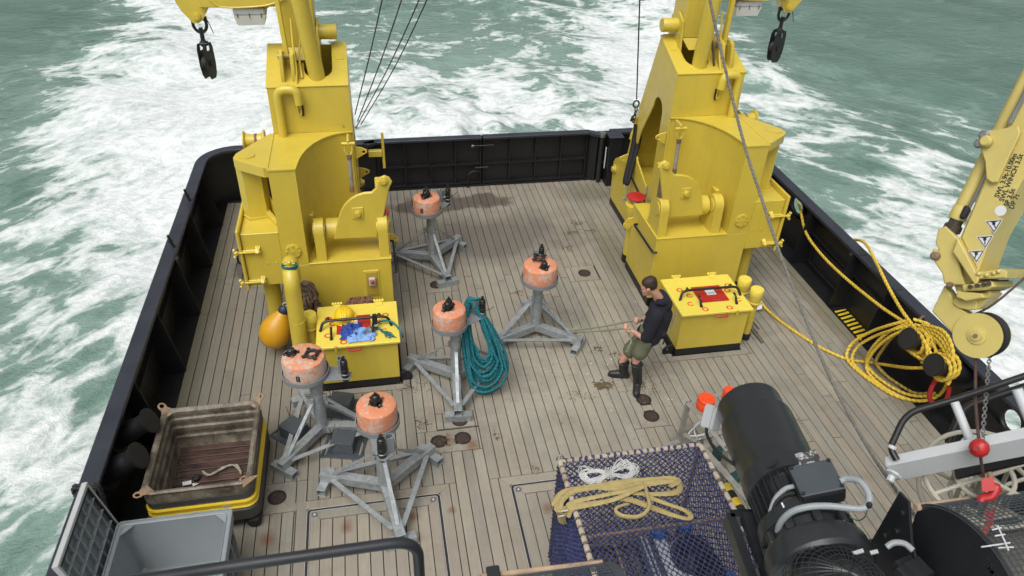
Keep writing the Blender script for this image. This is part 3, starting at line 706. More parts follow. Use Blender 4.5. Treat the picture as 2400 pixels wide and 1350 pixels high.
for key, lab in (('l', 'flush planked deck hatch with dark rounded groove near the black foreground rail'), ('r', 'flush planked deck hatch with dark groove running under the net covered cage')):
    x0, x1, y0, y1 = HATCH[key]
    t = thing('deck_hatch', lab, 'deck hatch', ((x0 + x1) / 2, (y0 + y1) / 2, 0), 'flush planked deck hatches')
    m1, m2, m3 = 0.118, 0.156, 0.27
    poly_board([(x0 + g, y1 - g), (x0 + m1, y1 - m1), (x1 - m1, y1 - m1), (x1 - g, y1 - g)], 'plank', t)
    poly_board([(x0 + g, y0), (x0 + m1, y0), (x0 + m1, y1 - m1 - h), (x0 + g, y1 - g - h)], 'plank', t)
    poly_board([(x1 - m1, y0), (x1 - g, y0), (x1 - g, y1 - g - h), (x1 - m1, y1 - m1 - h)], 'plank', t)
    # groove: steel channel with rounded corners and two pale edges
    def ring(d, r): return [(x0 + d, y0)] + [(x0 + d + r - r * math.cos(a), y1 - d - r + r * math.sin(a)) for a in np.linspace(0, PI / 2, 7)] + [(x1 - d - r + r * math.sin(a), y1 - d - r + r * math.cos(a)) for a in np.linspace(0, PI / 2, 7)] + [(x1 - d, y0)]
    def strip(d0, d1, r, z0, z1):
        a, b = ring(d0, r), ring(d1, max(0.005, r - (d1 - d0))); n_ = len(a)
        m = MB(); vs_ = [(*p, z1) for p in a] + [(*p, z1) for p in b] + [(*p, z0) for p in a] + [(*p, z0) for p in b]
        fs = []
        for i in range(n_ - 1):
            fs += [[i, i + 1, n_ + i + 1, n_ + i], [2 * n_ + i, 3 * n_ + i, 3 * n_ + i + 1, 2 * n_ + i + 1], [i, 2 * n_ + i, 2 * n_ + i + 1, i + 1], [n_ + i, n_ + i + 1, 3 * n_ + i + 1, 3 * n_ + i]]
        m.v = [Vector(v) for v in vs_]; m.f = fs; return m
    strip(m1 + 0.001, m2 + 0.002, 0.05, -0.03, -0.006).build('groove', 'groove', t)
    strip(m1 + 0.001, m1 + 0.006, 0.055, -0.03, 0.002).build('edge_strip', 'paleline', t)
    strip(m2 - 0.004, m2 + 0.001, 0.03, -0.03, 0.002).build('edge_strip', 'paleline', t)
    a0, a1, b1_ = x0 + m2 + 0.004, x1 - m2 - 0.004, y1 - m2 - 0.004
    c0, c1, d1_ = x0 + m3, x1 - m3, y1 - m3
    poly_board([(a0, b1_), (c0, d1_), (c1, d1_), (a1, b1_)], 'plank', t)
    poly_board([(a0, y0), (c0 - h, y0), (c0 - h, d1_ - h), (a0, b1_ - h)], 'plank', t)
    poly_board([(c1 + h, y0), (a1, y0), (a1, b1_ - h), (c1 + h, d1_ - h)], 'plank', t)
    n_ = int(round((c1 - c0) / 0.131)); w_ = (c1 - c0) / n_
    for i in range(n_):
        MB().bb(c0 + i * w_ + g, c0 + (i + 1) * w_ - g, y0, d1_ - 2 * g, -0.03, rng.uniform(-.001, .001), 0.0025).build('plank', 'teak', t, ang=0)
    for bx in (a0 + 0.045, a1 - 0.045):
        b = MB().lathe([(0, 0.004), (0.036, 0.004), (0.036, -0.01), (0, -0.01)], (bx, b1_ - 0.045, 0), n=20).build('bolt_plate', 'steel', t)
        MB().lathe([(0, 0.009), (0.010, 0.008), (0.012, 0.004), (0, 0.004)], (bx, b1_ - 0.045, 0), n=10).build('bolt', 'label', b)

# hazard striped plate on the starboard gutter
hz = thing('hazard_plate', 'yellow and black striped plate in the starboard gutter, beside the mooring rope', 'hazard marking', (7.08, 7.85, 0))
MB().bb(6.94, 7.17, 7.46, 8.24, -0.002, 0.006, 0.002).build('plate', 'black', hz)
for i in range(9):
    y = 7.46 + i * 0.088
    pts = [(6.95, y + 0.0), (7.165, y + 0.05), (7.165, y + 0.092), (6.95, y + 0.042)]
    pts = [(a, min(b, 8.235)) for a, b in pts]
    MB().prism(pts, (0, 0, 0.0085), (1, 0, 0), (0, 1, 0), 0.003).build('stripe', 'yellow_tape', hz, ang=0)
MAT_H = None

# ---------------------------------------------------------------- hull and bulwarks
CAPZ = 1.05
def capsec(path, w_in, w_out, nrm, name, parent, z=CAPZ, t=0.03, mat='cap'):
    """flat cap along a plan path; nrm gives the inboard normal per point"""
    m = MB(); n_ = len(path); vs_ = []
    for p, nn in zip(path, nrm):
        a = Vector((p[0] + nn[0] * w_in, p[1] + nn[1] * w_in, 0)); b = Vector((p[0] - nn[0] * w_out, p[1] - nn[1] * w_out, 0))
        vs_ += [a + Vector((0, 0, z - 0.05)), a + Vector((0, 0, z - 0.006)), a.lerp(b, 0.04) + Vector((0, 0, z)), b.lerp(a, 0.06) + Vector((0, 0, z)), b + Vector((0, 0, z - 0.012)), b + Vector((0, 0, z - 0.05))]
    k = 6; fs = []
    for i in range(n_ - 1):
        for j in range(k):
            fs.append([i * k + j, i * k + (j + 1) % k, (i + 1) * k + (j + 1) % k, (i + 1) * k + j])
    fs += [list(range(k)), [(n_ - 1) * k + j for j in range(k)][::-1]]
    m.v = [Vector(v) for v in vs_]; m.f = fs
    return m.build(name, mat, parent)
def wall_strip(path, z0, z1, t, nrm, name, parent, mat='black'):
    m = MB(); vs_ = []; fs = []; n_ = len(path)
    for p, nn in zip(path, nrm):
        for s_ in (0, 1):
            for z in (z0, z1): vs_.append((p[0] - nn[0] * t * s_, p[1] - nn[1] * t * s_, z))
    for i in range(n_ - 1):
        a, b = i * 4, i * 4 + 4
        fs += [[a, a + 1, b + 1, b], [a + 2, b + 2, b + 3, a + 3], [a + 1, a + 3, b + 3, b + 1], [a, b, b + 2, a + 2]]
    fs += [[0, 2, 3, 1], [4 * n_ - 4, 4 * n_ - 3, 4 * n_ - 1, 4 * n_ - 2]]
    m.v = [Vector(v) for v in vs_]; m.f = fs; return m.build(name, mat, parent)
XP, XS = -3.04, 7.18
def side(label, s, y0, holes, stays, steps=()):
    xw = XP if s < 0 else XS
    t = thing('bulwark', label, 'bulwark', (xw, 8, 0))
    inn = -s
    rc = 0.62
    ang = np.linspace(0, PI / 2, 9)
    cx, cy = xw + inn * rc, 13.16 - rc
    straight_end = cy
    # inner plate with openings on the straight run
    MB().plate([(y0, -0.1), (straight_end, -0.1), (straight_end, CAPZ - 0.03), (y0, CAPZ - 0.03)], holes, (xw + s * 0.012, 0, 0), (0, 1, 0), (0, 0, 1), 0.022, 0.003).build('plate', 'black', t)
    path = [(cx + s * rc * math.cos(a), cy + rc * math.sin(a)) for a in ang]; nr = [(-s * math.cos(a), -math.sin(a)) for a in ang]
    xe = -2.0 if s < 0 else 6.2
    xg = 0.02 if s < 0 else 4.62
    path2 = path + [(xg, 13.16)]; nr2 = nr + [(0, -1)]
    wall_strip(path2, -0.1, CAPZ - 0.03, 0.022, nr2, 'corner_plate', t)
    full = [(xw, y0)] + path2; fn = [(inn, 0)] + nr2
    capsec(full, 0.155, 0.035, fn, 'cap_rail', t)
    wall_strip([(p[0] - q[0] * 0.0, p[1]) for p, q in zip(full, fn)], -2.6, -0.1, 0.03, fn, 'hull_plate', t)
    # gutter between planking and plate
    gx0, gx1 = (XP, XL - 0.005) if s < 0 else (XR + 0.005, XS)
    MB().bb(gx0, gx1, y0, 13.1, -0.06, -0.004).build('gutter', 'black', t)
    for y in stays:
        xi = XL if s < 0 else XR
        MB().plate([(0, 0.0), (abs(xi - xw), 0.0), (abs(xi - xw), 0.03), (0.135, CAPZ - 0.055), (0, CAPZ - 0.055)], [], (xw, y, 0), (inn, 0, 0), (0, 0, 1), 0.014, 0.002).build('stay', 'black', t)
        MB().beam((xi, y, 0.03), (xw + inn * 0.135, y, CAPZ - 0.06), 0.06, 0.012, (0, 1, 0)).build('stay_flange', 'black', t)
    # longitudinal stiffener
    MB().bb(min(xw, xw + inn * 0.05), max(xw, xw + inn * 0.05), y0, straight_end, 0.60, 0.612).build('stiffener', 'black', t)
    for y in steps:
        MB().bb(min(xw - .035, xw + inn * .16), max(xw - .035, xw + inn * .16), y - 0.006, y + 0.006, CAPZ - 0.02, CAPZ + 0.004).build('joint', 'rubber', t)
    return t
def ell(cy, cz, ry, rz, n=20): return [(cy + ry * math.cos(2 * PI * i / n), cz + rz * math.sin(2 * PI * i / n)) for i in range(n)]
port = side('long black port bulwark with blue black cap rail and triangular stays', -1, 1.2, [ell(9.95, 0.72, 0.15, 0.10)], [12.1, 10.8, 9.5, 8.2, 6.9, 5.3])
f1 = PX(1873, 482, XS); f2 = PX(2377, 985, XS); f3 = PX(2008, 582, XS); f4 = PX(2001, 597, XS)
stbd = side('long black starboard bulwark beyond the yellow mooring rope, with slots and round fairlead', 1, 1.2,
            [ell(f1.y, f1.z, 0.20, 0.15), ell(f2.y, f2.z, 0.155, 0.155), rrect(f3.y - .075, f3.z - .04, f3.y + .075, f3.z + .03, .02), rrect(f4.y - .09, f4.z - .045, f4.y + .03, f4.z + .035, .02)], [12.1, 11.2, 9.6, 8.32, 7.4, 4.55], steps=(8.2, 7.3))
for t, c in ((port, (9.95, .72, .15, .10, XP)), (stbd, (f1.y, f1.z, .20, .15, XS)), (stbd, (f2.y, f2.z, .155, .155, XS))):
    inn = 1 if c[4] < 0 else -1
    pts = [(c[4] + inn * 0.02, c[0] + c[2] * math.cos(a), c[1] + c[3] * math.sin(a)) for a in np.linspace(0, 2 * PI, 24, endpoint=False)]
    MB().tube(pts, 0.028, 8, closed=True).build('fairlead_ring', 'black', t)
# recessed freeing-port frame seen on the starboard plate
fr = [(XS - 0.02, 9.45, 0.12), (XS - 0.02, 8.45, 0.12), (XS - 0.02, 8.45, 0.50), (XS - 0.02, 9.45, 0.50)]
MB().tube(fillet([Vector(v) for v in fr + fr[:1]], .06), 0.014, 6).build('freeing_port_frame', 'black', stbd)
for y, z in ((8.38, 0.93), (8.36, 0.45)):
    MB().bb(XS - 0.17, XS - 0.02, y - 0.03, y + 0.03, z, z + 0.05, 0.01).build('hinge', 'cap', stbd)
# round white-lit scupper in the port quarter plate
# stern gate
gt = thing('stern_gate', 'black stern gate of two ribbed leaves with grey cap', 'gate', (2.07, 13.16, 0))
for a, b, nm in ((0.06, 2.05, 'leaf'), (2.075, 4.18, 'leaf')):
    lf = MB().bb(a, b, 13.17, 13.19, 0.0, CAPZ - 0.03).build(nm, 'black', gt)
    n_ = 4
    for i in range(n_ + 1):
        x = a + 0.02 + (b - a - 0.04) * i / n_
        MB().bb(x - 0.012, x + 0.012, 13.09, 13.168, 0.05, CAPZ - 0.05).build('rib', 'black', lf)
    for z in (0.06, 0.47):
        MB().bb(a, b, 13.085, 13.166, z, z + 0.02).build('rib', 'black', lf)
    MB().bb(a, b, 13.04, 13.20, CAPZ - 0.05, CAPZ, 0.008).build('cap_rail', 'cap', lf)
MB().bb(0.0, 4.4, 13.08, 13.2, -0.05, 0.04).build('sill', 'black', gt)
for z, x0, x1, mt in ((0.88, 1.88, 2.28, 'black'), (0.42, 1.92, 2.18, 'wire')):
    MB().cyl((x0, 13.05, z), (x1, 13.05, z), 0.016, 10).build('bolt', mt, gt)
MB().box((1.87, 13.05, .88), (.05, .05, .05), .008).build('bolt_knob', 'steel', gt)
MB().tube(fillet([Vector(v) for v in ((1.78, 13.04, 0.0), (1.78, 13.04, .30), (1.92, 13.04, .36), (2.0, 13.04, .33))], .06), 0.018, 8).build('foot_latch', 'black', gt)
MB().hexa([Vector(v) for v in ((4.18, 13.17, .0), (4.36, 13.02, .0), (4.38, 13.05, .0), (4.2, 13.2, .0))], [Vector(v) for v in ((4.18, 13.17, 1.0), (4.36, 13.02, 1.0), (4.38, 13.05, 1.0), (4.2, 13.2, 1.0))]).build('end_plate', 'black', gt)
MB().hexa([Vector(v) for v in ((4.18, 13.04, 1.0), (4.34, 12.9, 1.0), (4.44, 13.02, 1.0), (4.18, 13.2, 1.0))], [Vector(v) for v in ((4.18, 13.04, 1.05), (4.34, 12.9, 1.05), (4.44, 13.02, 1.05), (4.18, 13.2, 1.05))]).build('end_cap', 'cap', gt)
MB().hexa([Vector(v) for v in ((-.1, 12.94, 1.0), (.06, 13.04, 1.0), (.06, 13.2, 1.0), (-.2, 13.05, 1.0))], [Vector(v) for v in ((-.1, 12.94, 1.05), (.06, 13.04, 1.05), (.06, 13.2, 1.05), (-.2, 13.05, 1.05))]).build('end_cap', 'cap', gt)
MB().bb(4.12, 4.7, 13.19, 13.21, -0.1, 1.0).build('backing_plate', 'black', gt); MB().bb(-.3, .12, 13.195, 13.215, -0.1, 1.0).build('backing_plate', 'black', gt)
MB().bb(2.03, 2.095, 13.192, 13.2, 0.0, CAPZ - .02).build('joint_strip', 'black', gt)
hp = thing('gate_post', 'black hinge post with round steel roller top at the starboard end of the stern gate', 'post', (4.5, 12.95, 0))
MB().bb(4.53, 4.78, 12.76, 13.02, 0, 1.03, 0.01).build('box_post', 'black', hp)
MB().bb(4.5, 4.8, 12.74, 13.04, 1.03, 1.06, 0.008).build('cap', 'cap', hp)
MB().cyl((4.42, 12.95, 0.05), (4.42, 12.95, 1.0), 0.05, 16).build('roller', 'motor', hp)
MB().lathe([(0, 1.09), (.065, 1.085), (.072, 1.06), (.072, 1.0), (0, 1.0)], (4.42, 12.95, 0), n=20).build('roller_top', 'steel', hp)
MB().cyl((4.50, 12.88, 0.35), (4.50, 12.88, 0.8), 0.012, 8).build('rod', 'label', hp)
# port rail pins, rope turns
for y, lab in ((11.15, 'black steel pin standing on the port cap rail, the one nearer the stern'), (9.75, 'black steel pin standing on the port cap rail, the one farther from the stern')):
    o = MB(); a = Vector((-2.93, y, CAPZ))
    o.cyl(a, a + Vector((-.03, 0, .10)), 0.022, 10); o.cyl(a + Vector((-.03, 0, .10)), a + Vector((-.032, 0, .115)), 0.04, 10); o.cyl(a + Vector((-.032, 0, .115)), a + Vector((-.045, 0, .20)), 0.02, 10)
    tag(o.build('rail_pin', 'black'), lab, 'rail pin', 'pins on the port cap rail')
o = MB(); yy = 5.35
for k in range(2):
    y = yy + k * 0.035
    o.rope(smooth([(-3.085, y, .7), (-3.10, y, CAPZ), (-3.04, y, CAPZ + .022), (-2.9, y - .01, CAPZ + .024), (-2.865, y - .02, CAPZ - .04), (-2.85, y - .1, .8), (-2.82, y - .25, .45)], 6), 0.017)
tag(o.build('rope_lashing', 'rope_black'), 'black rope turned round the port cap rail near the grey lid', 'rope')
o = MB().rope(smooth([(-2.86, 5.3, .9), (-2.80, 5.15, .55), (-2.78, 4.95, .40), (-2.72, 4.85, .52), (-2.8, 4.75, .35)], 6), 0.022)
tag(o.build('rope_tail', 'rope_black'), 'loose black rope tail hanging inside the port bulwark behind the lid', 'rope')
# bitts: horizontal posts with disc ends
def bitt(disc, s, label):
    t = thing('bollard', label, 'bollard', disc - Vector((-s * 0.3, 0, disc.z)), 'mooring posts sticking out of the bulwarks')
    a = Vector((XP if s < 0 else XS, disc.y, disc.z - 0.22)); ax = (disc - a); L = ax.length
    MB().lathe([(.13, 0), (.125, L * .45), (.105, L * .7), (.115, L - .05), (.145, L - .015), (.148, L), (0, L)], a, ax, 28).build('post', 'black', t)
    MB().lathe([(.135, L + .001), (.135, L + .004), (0, L + .006)], a, ax, 28).build('end_disc', 'rubber', t)
    MB().lathe([(.2, 0), (.2, .02), (.12, .02)], a, ax, 20).build('base_flange', 'black', t)
BL = [(PX(352, 985, -2.64), -1, 'black mooring post on the port bulwark nearer the stern, beside the bin'), (PX(326, 1067, -2.64), -1, 'black mooring post on the port bulwark nearer the grey lid, beside the bin'),
      (PX(2127, 794, 6.62), 1, 'black mooring post on the starboard bulwark with yellow rope, nearer the stern'), (PX(2188, 855, 6.62), 1, 'black mooring post on the starboard bulwark with yellow rope, above the red sleeve')]
for b in BL: bitt(*b)
# ---------------------------------------------------------------- the two yellow deck cranes (built as starboard, mirrored to port)
MAT['tubegrey'] = paint('worn_grey_sleeve', (0.30, 0.27, 0.235), 0.7, 0.3, scale=18)
MAT['lampglass'] = paint('milky_lamp_glass', (0.66, 0.67, 0.66), 0.3, 0.08, rust=0.3, scale=6)
MAT['recess'] = paint('shaded_yellow_recess', (0.40, 0.28, 0.04), 0.5, 0.15)  # darker copy of the crane yellow, the recess's shade put into the colour
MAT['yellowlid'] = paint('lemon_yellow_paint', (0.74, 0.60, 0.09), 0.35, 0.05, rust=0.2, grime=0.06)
MAT['redmark'] = paint('red_stencil', (0.62, 0.07, 0.02), 0.6, 0.1)
MAT['lightblueprint'] = paint('blue_print', (0.30, 0.55, 0.65), 0.6, 0.1)
def zz(x, y): return (1400 + x / 2.7, 350 + y / 2.7)
def ww(x, y): return (1400 + x / 3.0, y / 3.0)
def crane(mir):
    global MIR
    MIR = mir
    side_ = 'port' if mir else 'starboard'
    t = thing('deck_crane', 'yellow port deck crane beside the orange buoy, with hanging jib lug' if mir else 'yellow starboard deck crane behind the man, with oblong hole in its side', 'crane', (4.9, 9.9, 0), 'yellow stern deck cranes')
    Yl = 'yellow'
    # base box and column
    MB().bb(4.02, 5.46, 8.78, 9.88, 0.14, 1.22, 0.008).build('base_box', Yl, t)
    MB().bb(4.022, 5.458, 8.782, 9.878, 0.0, 0.14).build('kick_band', 'black', t)
    n_ = 14
    curve = [(4.43 + 0.70 * math.cos(a), 8.78 + 1.09 * math.sin(a)) for a in np.linspace(0, PI / 2, n_)]
    plan = [(5.46, 8.781), (5.13, 8.781)] + [(x, y) for x, y in curve[1:]] + [(4.43, 9.92), (5.46, 9.92)]
    MB().prism([(x, y) for x, y in plan], (0, 0, (1.2205 + 2.64) / 2), (1, 0, 0), (0, 1, 0), 2.64 - 1.2205).build('column', Yl, t, ang=30)
    a_ = PI / 4; MB().beam((4.43 + .697 * math.cos(a_), 8.78 + 1.087 * math.sin(a_), 1.24), (4.43 + .697 * math.cos(a_), 8.78 + 1.087 * math.sin(a_), 2.63), .014, .006, (math.cos(a_), math.sin(a_), 0)).build('weld_seam', Yl, t)
    MB().bb(5.455, 5.475, 8.80, 9.9, 2.652, 2.668, .003).build('weld_seam', Yl, t)
    # rim plate on top of the niche
    rim = [(5.47, 8.77), (5.12, 8.77)] + [(x - 0.02 * math.cos(a), y - 0.02 * math.sin(a)) for (x, y), a in zip(curve[1:], np.linspace(0, PI / 2, n_)[1:])] + [(4.40, 9.86), (4.40, 9.93), (5.47, 9.93)]
    MB().prism(rim, (0, 0, 2.648), (1, 0, 0), (0, 1, 0), 0.018).build('rim_plate', Yl, t, ang=30)
    # lip along the front edge of the box top
    MB().bb(4.012, 5.135, 8.772, 8.80, 1.212, 1.232, 0.004).build('lip', Yl, t)
    MB().bb(4.012, 4.04, 8.80, 9.86, 1.212, 1.232, 0.004).build('lip', Yl, t)
    # upper pillar: hollow, plated
    side_out = [(9.89, 0.14), (12.07, 0.14), (12.12, 0.86), (12.04, 0.97), (11.47, 1.32), (11.26, 2.15), (10.72, 3.60), (9.89, 3.295)]
    hole = [(10.42 + .19 * math.cos(a), 2.56 + .19 * math.sin(a)) for a in np.linspace(0, PI, 9)] + [(10.235, 2.2), (10.24, 1.36), (10.30, 1.24), (10.42, 1.22), (10.95, 1.42), (11.07, 1.53), (11.09, 1.66), (10.98, 1.95)]
    MB().plate(side_out, [hole], (4.42, 0, 0), (0, 1, 0), (0, 0, 1), 0.03, 0.006).build('side_plate', Yl, t)
    MB().plate([(9.93, 0.14), (11.5, 0.14), (11.47, 1.32), (11.26, 2.15), (10.72, 3.60), (9.93, 3.295)], [], (5.445, 0, 0), (0, 1, 0), (0, 0, 1), 0.03, 0.006).build('side_plate', Yl, t)
    MB().bb(4.407, 4.433, 9.9, 12.07, 0.0, 0.14).build('kick_band', 'black', t)
    MB().bb(4.40, 5.46, 9.88, 9.91, 2.658, 3.30, 0.004).build('front_plate', Yl, t)
    prof = [(11.50, 0.1), (11.47, 1.32), (11.26, 2.15), (10.72, 3.60)]
    m = MB()
    for (a, b), (c, d) in zip(prof[:-1], prof[1:]):
        m.hexa([Vector((4.436, a - .015, b)), Vector((5.43, a - .015, b)), Vector((5.43, a, b)), Vector((4.436, a, b))], [Vector((4.436, c - .015, d)), Vector((5.43, c - .015, d)), Vector((5.43, c, d)), Vector((4.436, c, d))])
    m.build('back_plate', Yl, t)
    MB().bb(4.44, 5.43, 9.95, 11.4, 1.05, 1.07).build('inner_floor', Yl, t)
    # sloping top with a U slot for the ram
    dy, dz = 10.74 - 9.87, 3.61 - 3.30
    L = math.hypot(dy, dz); xc, hw = 4.79, 0.185
    out = [(4.40, 0), (5.47, 0), (5.47, L), (xc + hw, L), (xc + hw, 0.16 + hw)] + [(xc + hw * math.cos(a), 0.16 + hw + hw * math.sin(a)) for a in np.linspace(0, -PI, 9)][1:-1] + [(xc - hw, 0.16 + hw), (xc - hw, L), (4.40, L)]
    MB().plate(out, [], (0, 9.87, 3.305), (1, 0, 0), (0, dy, dz), 0.02, 0.004).build('top_plate', Yl, t)
    MB().plate([(4.44, L * .58), (4.55, L * .58), (4.585, L * .7), (4.585, L), (4.44, L)], [], (0, 9.87 - .003, 3.318), (1, 0, 0), (0, dy, dz), 0.008, 0.002).build('doubler', Yl, t)
    # gooseneck vent on the rim
    b = Vector((5.33, 9.80, 2.65))
    MB().tube(fillet([b, b + Vector((0, 0, .66)), b + Vector((-.26, -.03, .66)), b + Vector((-.27, -.03, .46))], .15, 7), 0.058, 14).build('gooseneck_vent', Yl, t)
    MB().tube(fillet([Vector((5.10, 9.86, 3.32)), Vector((5.10, 9.85, 2.95)), Vector((5.06, 9.85, 2.92)), Vector((5.05, 9.85, 3.0))], .03), 0.012, 6).build('drain_hook', Yl if not mir else Yl, t)
    MB().tube([Vector((5.045, 9.85, 2.915)), Vector((5.03, 9.85, 2.93)), Vector((5.03, 9.85, 3.08))], 0.013, 6).build('drain_tip', 'black', t)
    # outboard wing cap, post and door box
    wing = [(5.46, 8.86), (5.52, 8.85), (5.86, 9.10), (5.92, 9.2), (5.90, 9.32), (5.52, 9.92), (5.46, 9.92)]
    MB().prism(wing, (0, 0, 2.585), (1, 0, 0), (0, 1, 0), 0.13).build('wing_cap', Yl, t)
    MB().cyl((5.76, 9.24, 2.65), (5.76, 9.24, 2.664), 0.105, 24).build('cap_disc', Yl, t)
    lo = [(5.62, 9.20), (5.84, 9.16), (5.93, 9.28), (5.88, 9.52), (5.66, 9.55), (5.57, 9.35)]
    cxp, cyp = 5.75, 9.34
    MB().hexa([Vector((x, y, 1.752)) for x, y in lo], [Vector((x, y, 2.52)) for x, y in lo]).build('outer_post', Yl, t, ang=20)
    MB().prism([((x - cxp) * 1.12 + cxp, (y - cyp) * 1.12 + cyp) for x, y in lo], (0, 0, 1.765), (1, 0, 0), (0, 1, 0), 0.025).build('post_collar', Yl, t)
    MB().bb(5.462, 5.945, 8.785, 9.62, 0.93, 1.75, 0.006).build('door_box', Yl, t)
    MB().beam((5.47, 8.95, 1.76), (5.62, 9.25, 1.80), 0.06, 0.10, bevel=.01).build('gusset', Yl, t)
    MB().beam((5.47, 9.05, 1.78), (5.60, 9.40, 1.90), 0.015, 0.25).build('gusset', Yl, t)
    d = MB().bb(5.95, 5.992, 8.735, 9.64, 0.885, 1.83, 0.014).build('door', Yl, t)
    for z in (1.50, 1.02):
        m = MB()
        m.bb(5.74, 5.955, 8.752, 8.783, z - .022, z + .022, .008); m.hexa([Vector((5.72, 8.782, z - .075)), Vector((5.78, 8.782, z - .06)), Vector((5.78, 8.70, z - .01)), Vector((5.74, 8.70, z - .01))], [Vector((5.72, 8.782, z - .06)), Vector((5.78, 8.782, z - .045)), Vector((5.78, 8.70, z)), Vector((5.74, 8.70, z))])
        m.hexa([Vector((5.72, 8.782, z + .045)), Vector((5.78, 8.782, z + .06)), Vector((5.78, 8.70, z)), Vector((5.74, 8.70, z))], [Vector((5.72, 8.782, z + .06)), Vector((5.78, 8.782, z + .075)), Vector((5.78, 8.70, z + .01)), Vector((5.74, 8.70, z + .01))])
        m.cyl((5.72, 8.735, z), (6.03, 8.735, z), 0.015, 8); m.box((6.03, 8.735, z), (.055, .06, .07), .015); m.box((6.05, 8.735, z + .05), (.04, .05, .03), .01); m.box((6.05, 8.735, z - .05), (.04, .05, .03), .01)
        m.build('toggle', Yl, d)
    MB().tube(fillet([Vector((5.99, 8.95, 1.42)), Vector((6.07, 8.95, 1.42)), Vector((6.07, 8.95, 1.2)), Vector((5.99, 8.95, 1.2))], .05), 0.016, 8).build('door_handle', 'black', d)
    # inspection flange with bolts
    m = MB().lathe([(0, 0), (.105, 0), (.105, .018), (.085, .022), (.04, .022), (0, .03)], (5.31, 8.78, 1.45), (0, -1, 0), 28)
    for k in range(8):
        a = k * PI / 4; m.cyl((5.31 + .085 * math.cos(a), 8.775, 1.45 + .085 * math.sin(a)), (5.31 + .085 * math.cos(a), 8.745, 1.45 + .085 * math.sin(a)), .011, 6)
    m.build('inspection_flange', Yl, t)
    m = MB()
    for x in (5.55, 5.66): m.lathe([(.012, 0), (.01, .008), (0, .01)], (x, 8.783, 1.28), (0, -1, 0), 8)
    m.build('rivet', Yl, t)
    # leg under the door box
    MB().cyl((5.73, 9.15, 0.11), (5.73, 9.15, 0.935), 0.115, 20).build('leg', Yl, t)
    MB().cyl((5.73, 9.15, 0.0), (5.73, 9.15, 0.112), 0.122, 20).build('leg_foot', 'black', t)
    # roller with quarter-round guard plate
    yp = 8.98
    def q2(*a): v = PY(*zz(*a), yp); return (v.x, v.z)
    arc = [(383, 112), (402, 84), (430, 70), (455, 80), (466, 108), (470, 140), (492, 160), (530, 158), (570, 166), (605, 185), (632, 215), (650, 255), (660, 310), (668, 410), (435, 430), (408, 300), (395, 150)]
    MB().plate([q2(*a) for a in arc], [], (0, yp, 0), (1, 0, 0), (0, 0, 1), 0.05, 0.012).build('roller_guard', Yl, t)
    g_ = q2(555, 270)
    pd = MB().bb(g_[0] - .075, g_[0] + .075, yp - .042, yp - .026, g_[1] - .085, g_[1] + .085, .005).build('bearing_pad', Yl, t)
    MB().lathe([(.045, 0), (.045, .03), (.03, .035), (.03, .05), (0, .05)], (g_[0], yp - .042, g_[1]), (0, -1, 0), 16).build('boss', Yl, pd)
    l_ = q2(433, 98)
    MB().lathe([(.055, 0), (.055, .025), (.03, .03), (.03, .05), (0, .05)], (l_[0], yp - .025, l_[1]), (0, -1, 0), 16).build('lug_boss', Yl, t)
    MB().cyl((4.20, 9.12, 1.56), (4.86, 9.12, 1.56), 0.15, 24).build('roller', Yl, t)
    MB().bb(4.07, 4.16, 9.0, 9.35, 1.24, 2.2, .01).build('guard_return', Yl if not mir else Yl, t)
    MB().bb(4.04, 4.075, 8.99, 9.1, 1.45, 2.15).build('rust_strip', 'rusty', t)
    for x0 in (4.035, 4.885):
        out = [(8.835, 1.222), (8.85, 1.62)] + [(9.0 + .15 * math.cos(a), 1.64 + .15 * math.sin(a)) for a in np.linspace(PI, 0, 9)] + [(9.32, 1.222)]
        MB().plate(out, [], (x0 + .068, 0, 0), (0, 1, 0), (0, 0, 1), 0.135, .006).build('bearing_bracket', Yl, t)
        MB().cyl((x0 - .012, 9.0, 1.62), (x0 + .15, 9.0, 1.62), 0.10, 20).build('bearing_cap', Yl, t)
    MB().bb(5.02, 5.12, 9.2, 9.55, 1.3, 1.75, .01).build('junction_plate', Yl, t)
    MB().tube([Vector((4.95, 9.25, 1.52)), Vector((5.12, 9.22, 1.52))], .012, 6).build('wire_stub', 'wire', t)
    # turnbuckle between niche and roller guard
    a, b = Vector((4.475, 9.62, 2.575)), Vector((4.485, 9.60, 1.86))
    d_ = (b - a)
    tb = MB().cyl(a + d_ * .26, b - d_ * .06, 0.030, 12).build('turnbuckle', 'tubegrey', t)
    MB().cyl(a + d_ * .20, a + d_ * .30, 0.036, 10).build('turnbuckle_nut', 'rusty', tb); MB().cyl(b - d_ * .12, b, 0.034, 10).build('turnbuckle_nut', 'rusty', tb)
    MB().tube(fillet([a + Vector((-.05, 0, 0)), a + d_ * .17 + Vector((-.05, 0, 0)), a + d_ * .24, a + d_ * .17 + Vector((.05, 0, 0)), a + Vector((.05, 0, 0))], .05, 4), 0.017, 8).cyl(a + Vector((-.09, 0, .01)), a + Vector((.09, 0, .01)), 0.024, 10).build('shackle', Yl, tb)
    MB().bb(a.x - .018, a.x + .018, a.y - .02, a.y + .2, a.z - .02, a.z + .07, .008).build('shackle_lug', Yl, t)
    # grab rail on the inboard face
    a, b = PX(*zz(232, 475), 3.96), PX(*zz(352, 655), 3.96)
    MB().tube(fillet([Vector((4.02, a.y, a.z)), a, b, Vector((4.02, b.y, b.z))], .07), 0.018, 8).build('grab_rail', 'black', t)
    a, b = Vector((4.36, 11.1, 1.12)), Vector((4.36, 10.35, 0.98))
    MB().tube(fillet([Vector((4.42, a.y, a.z)), a, b, Vector((4.42, b.y, b.z))], .07), 0.018, 8).build('grab_rail', 'black', t)
    # mushroom valve pipe at the inboard side
    px_, py_ = 4.13, 10.08
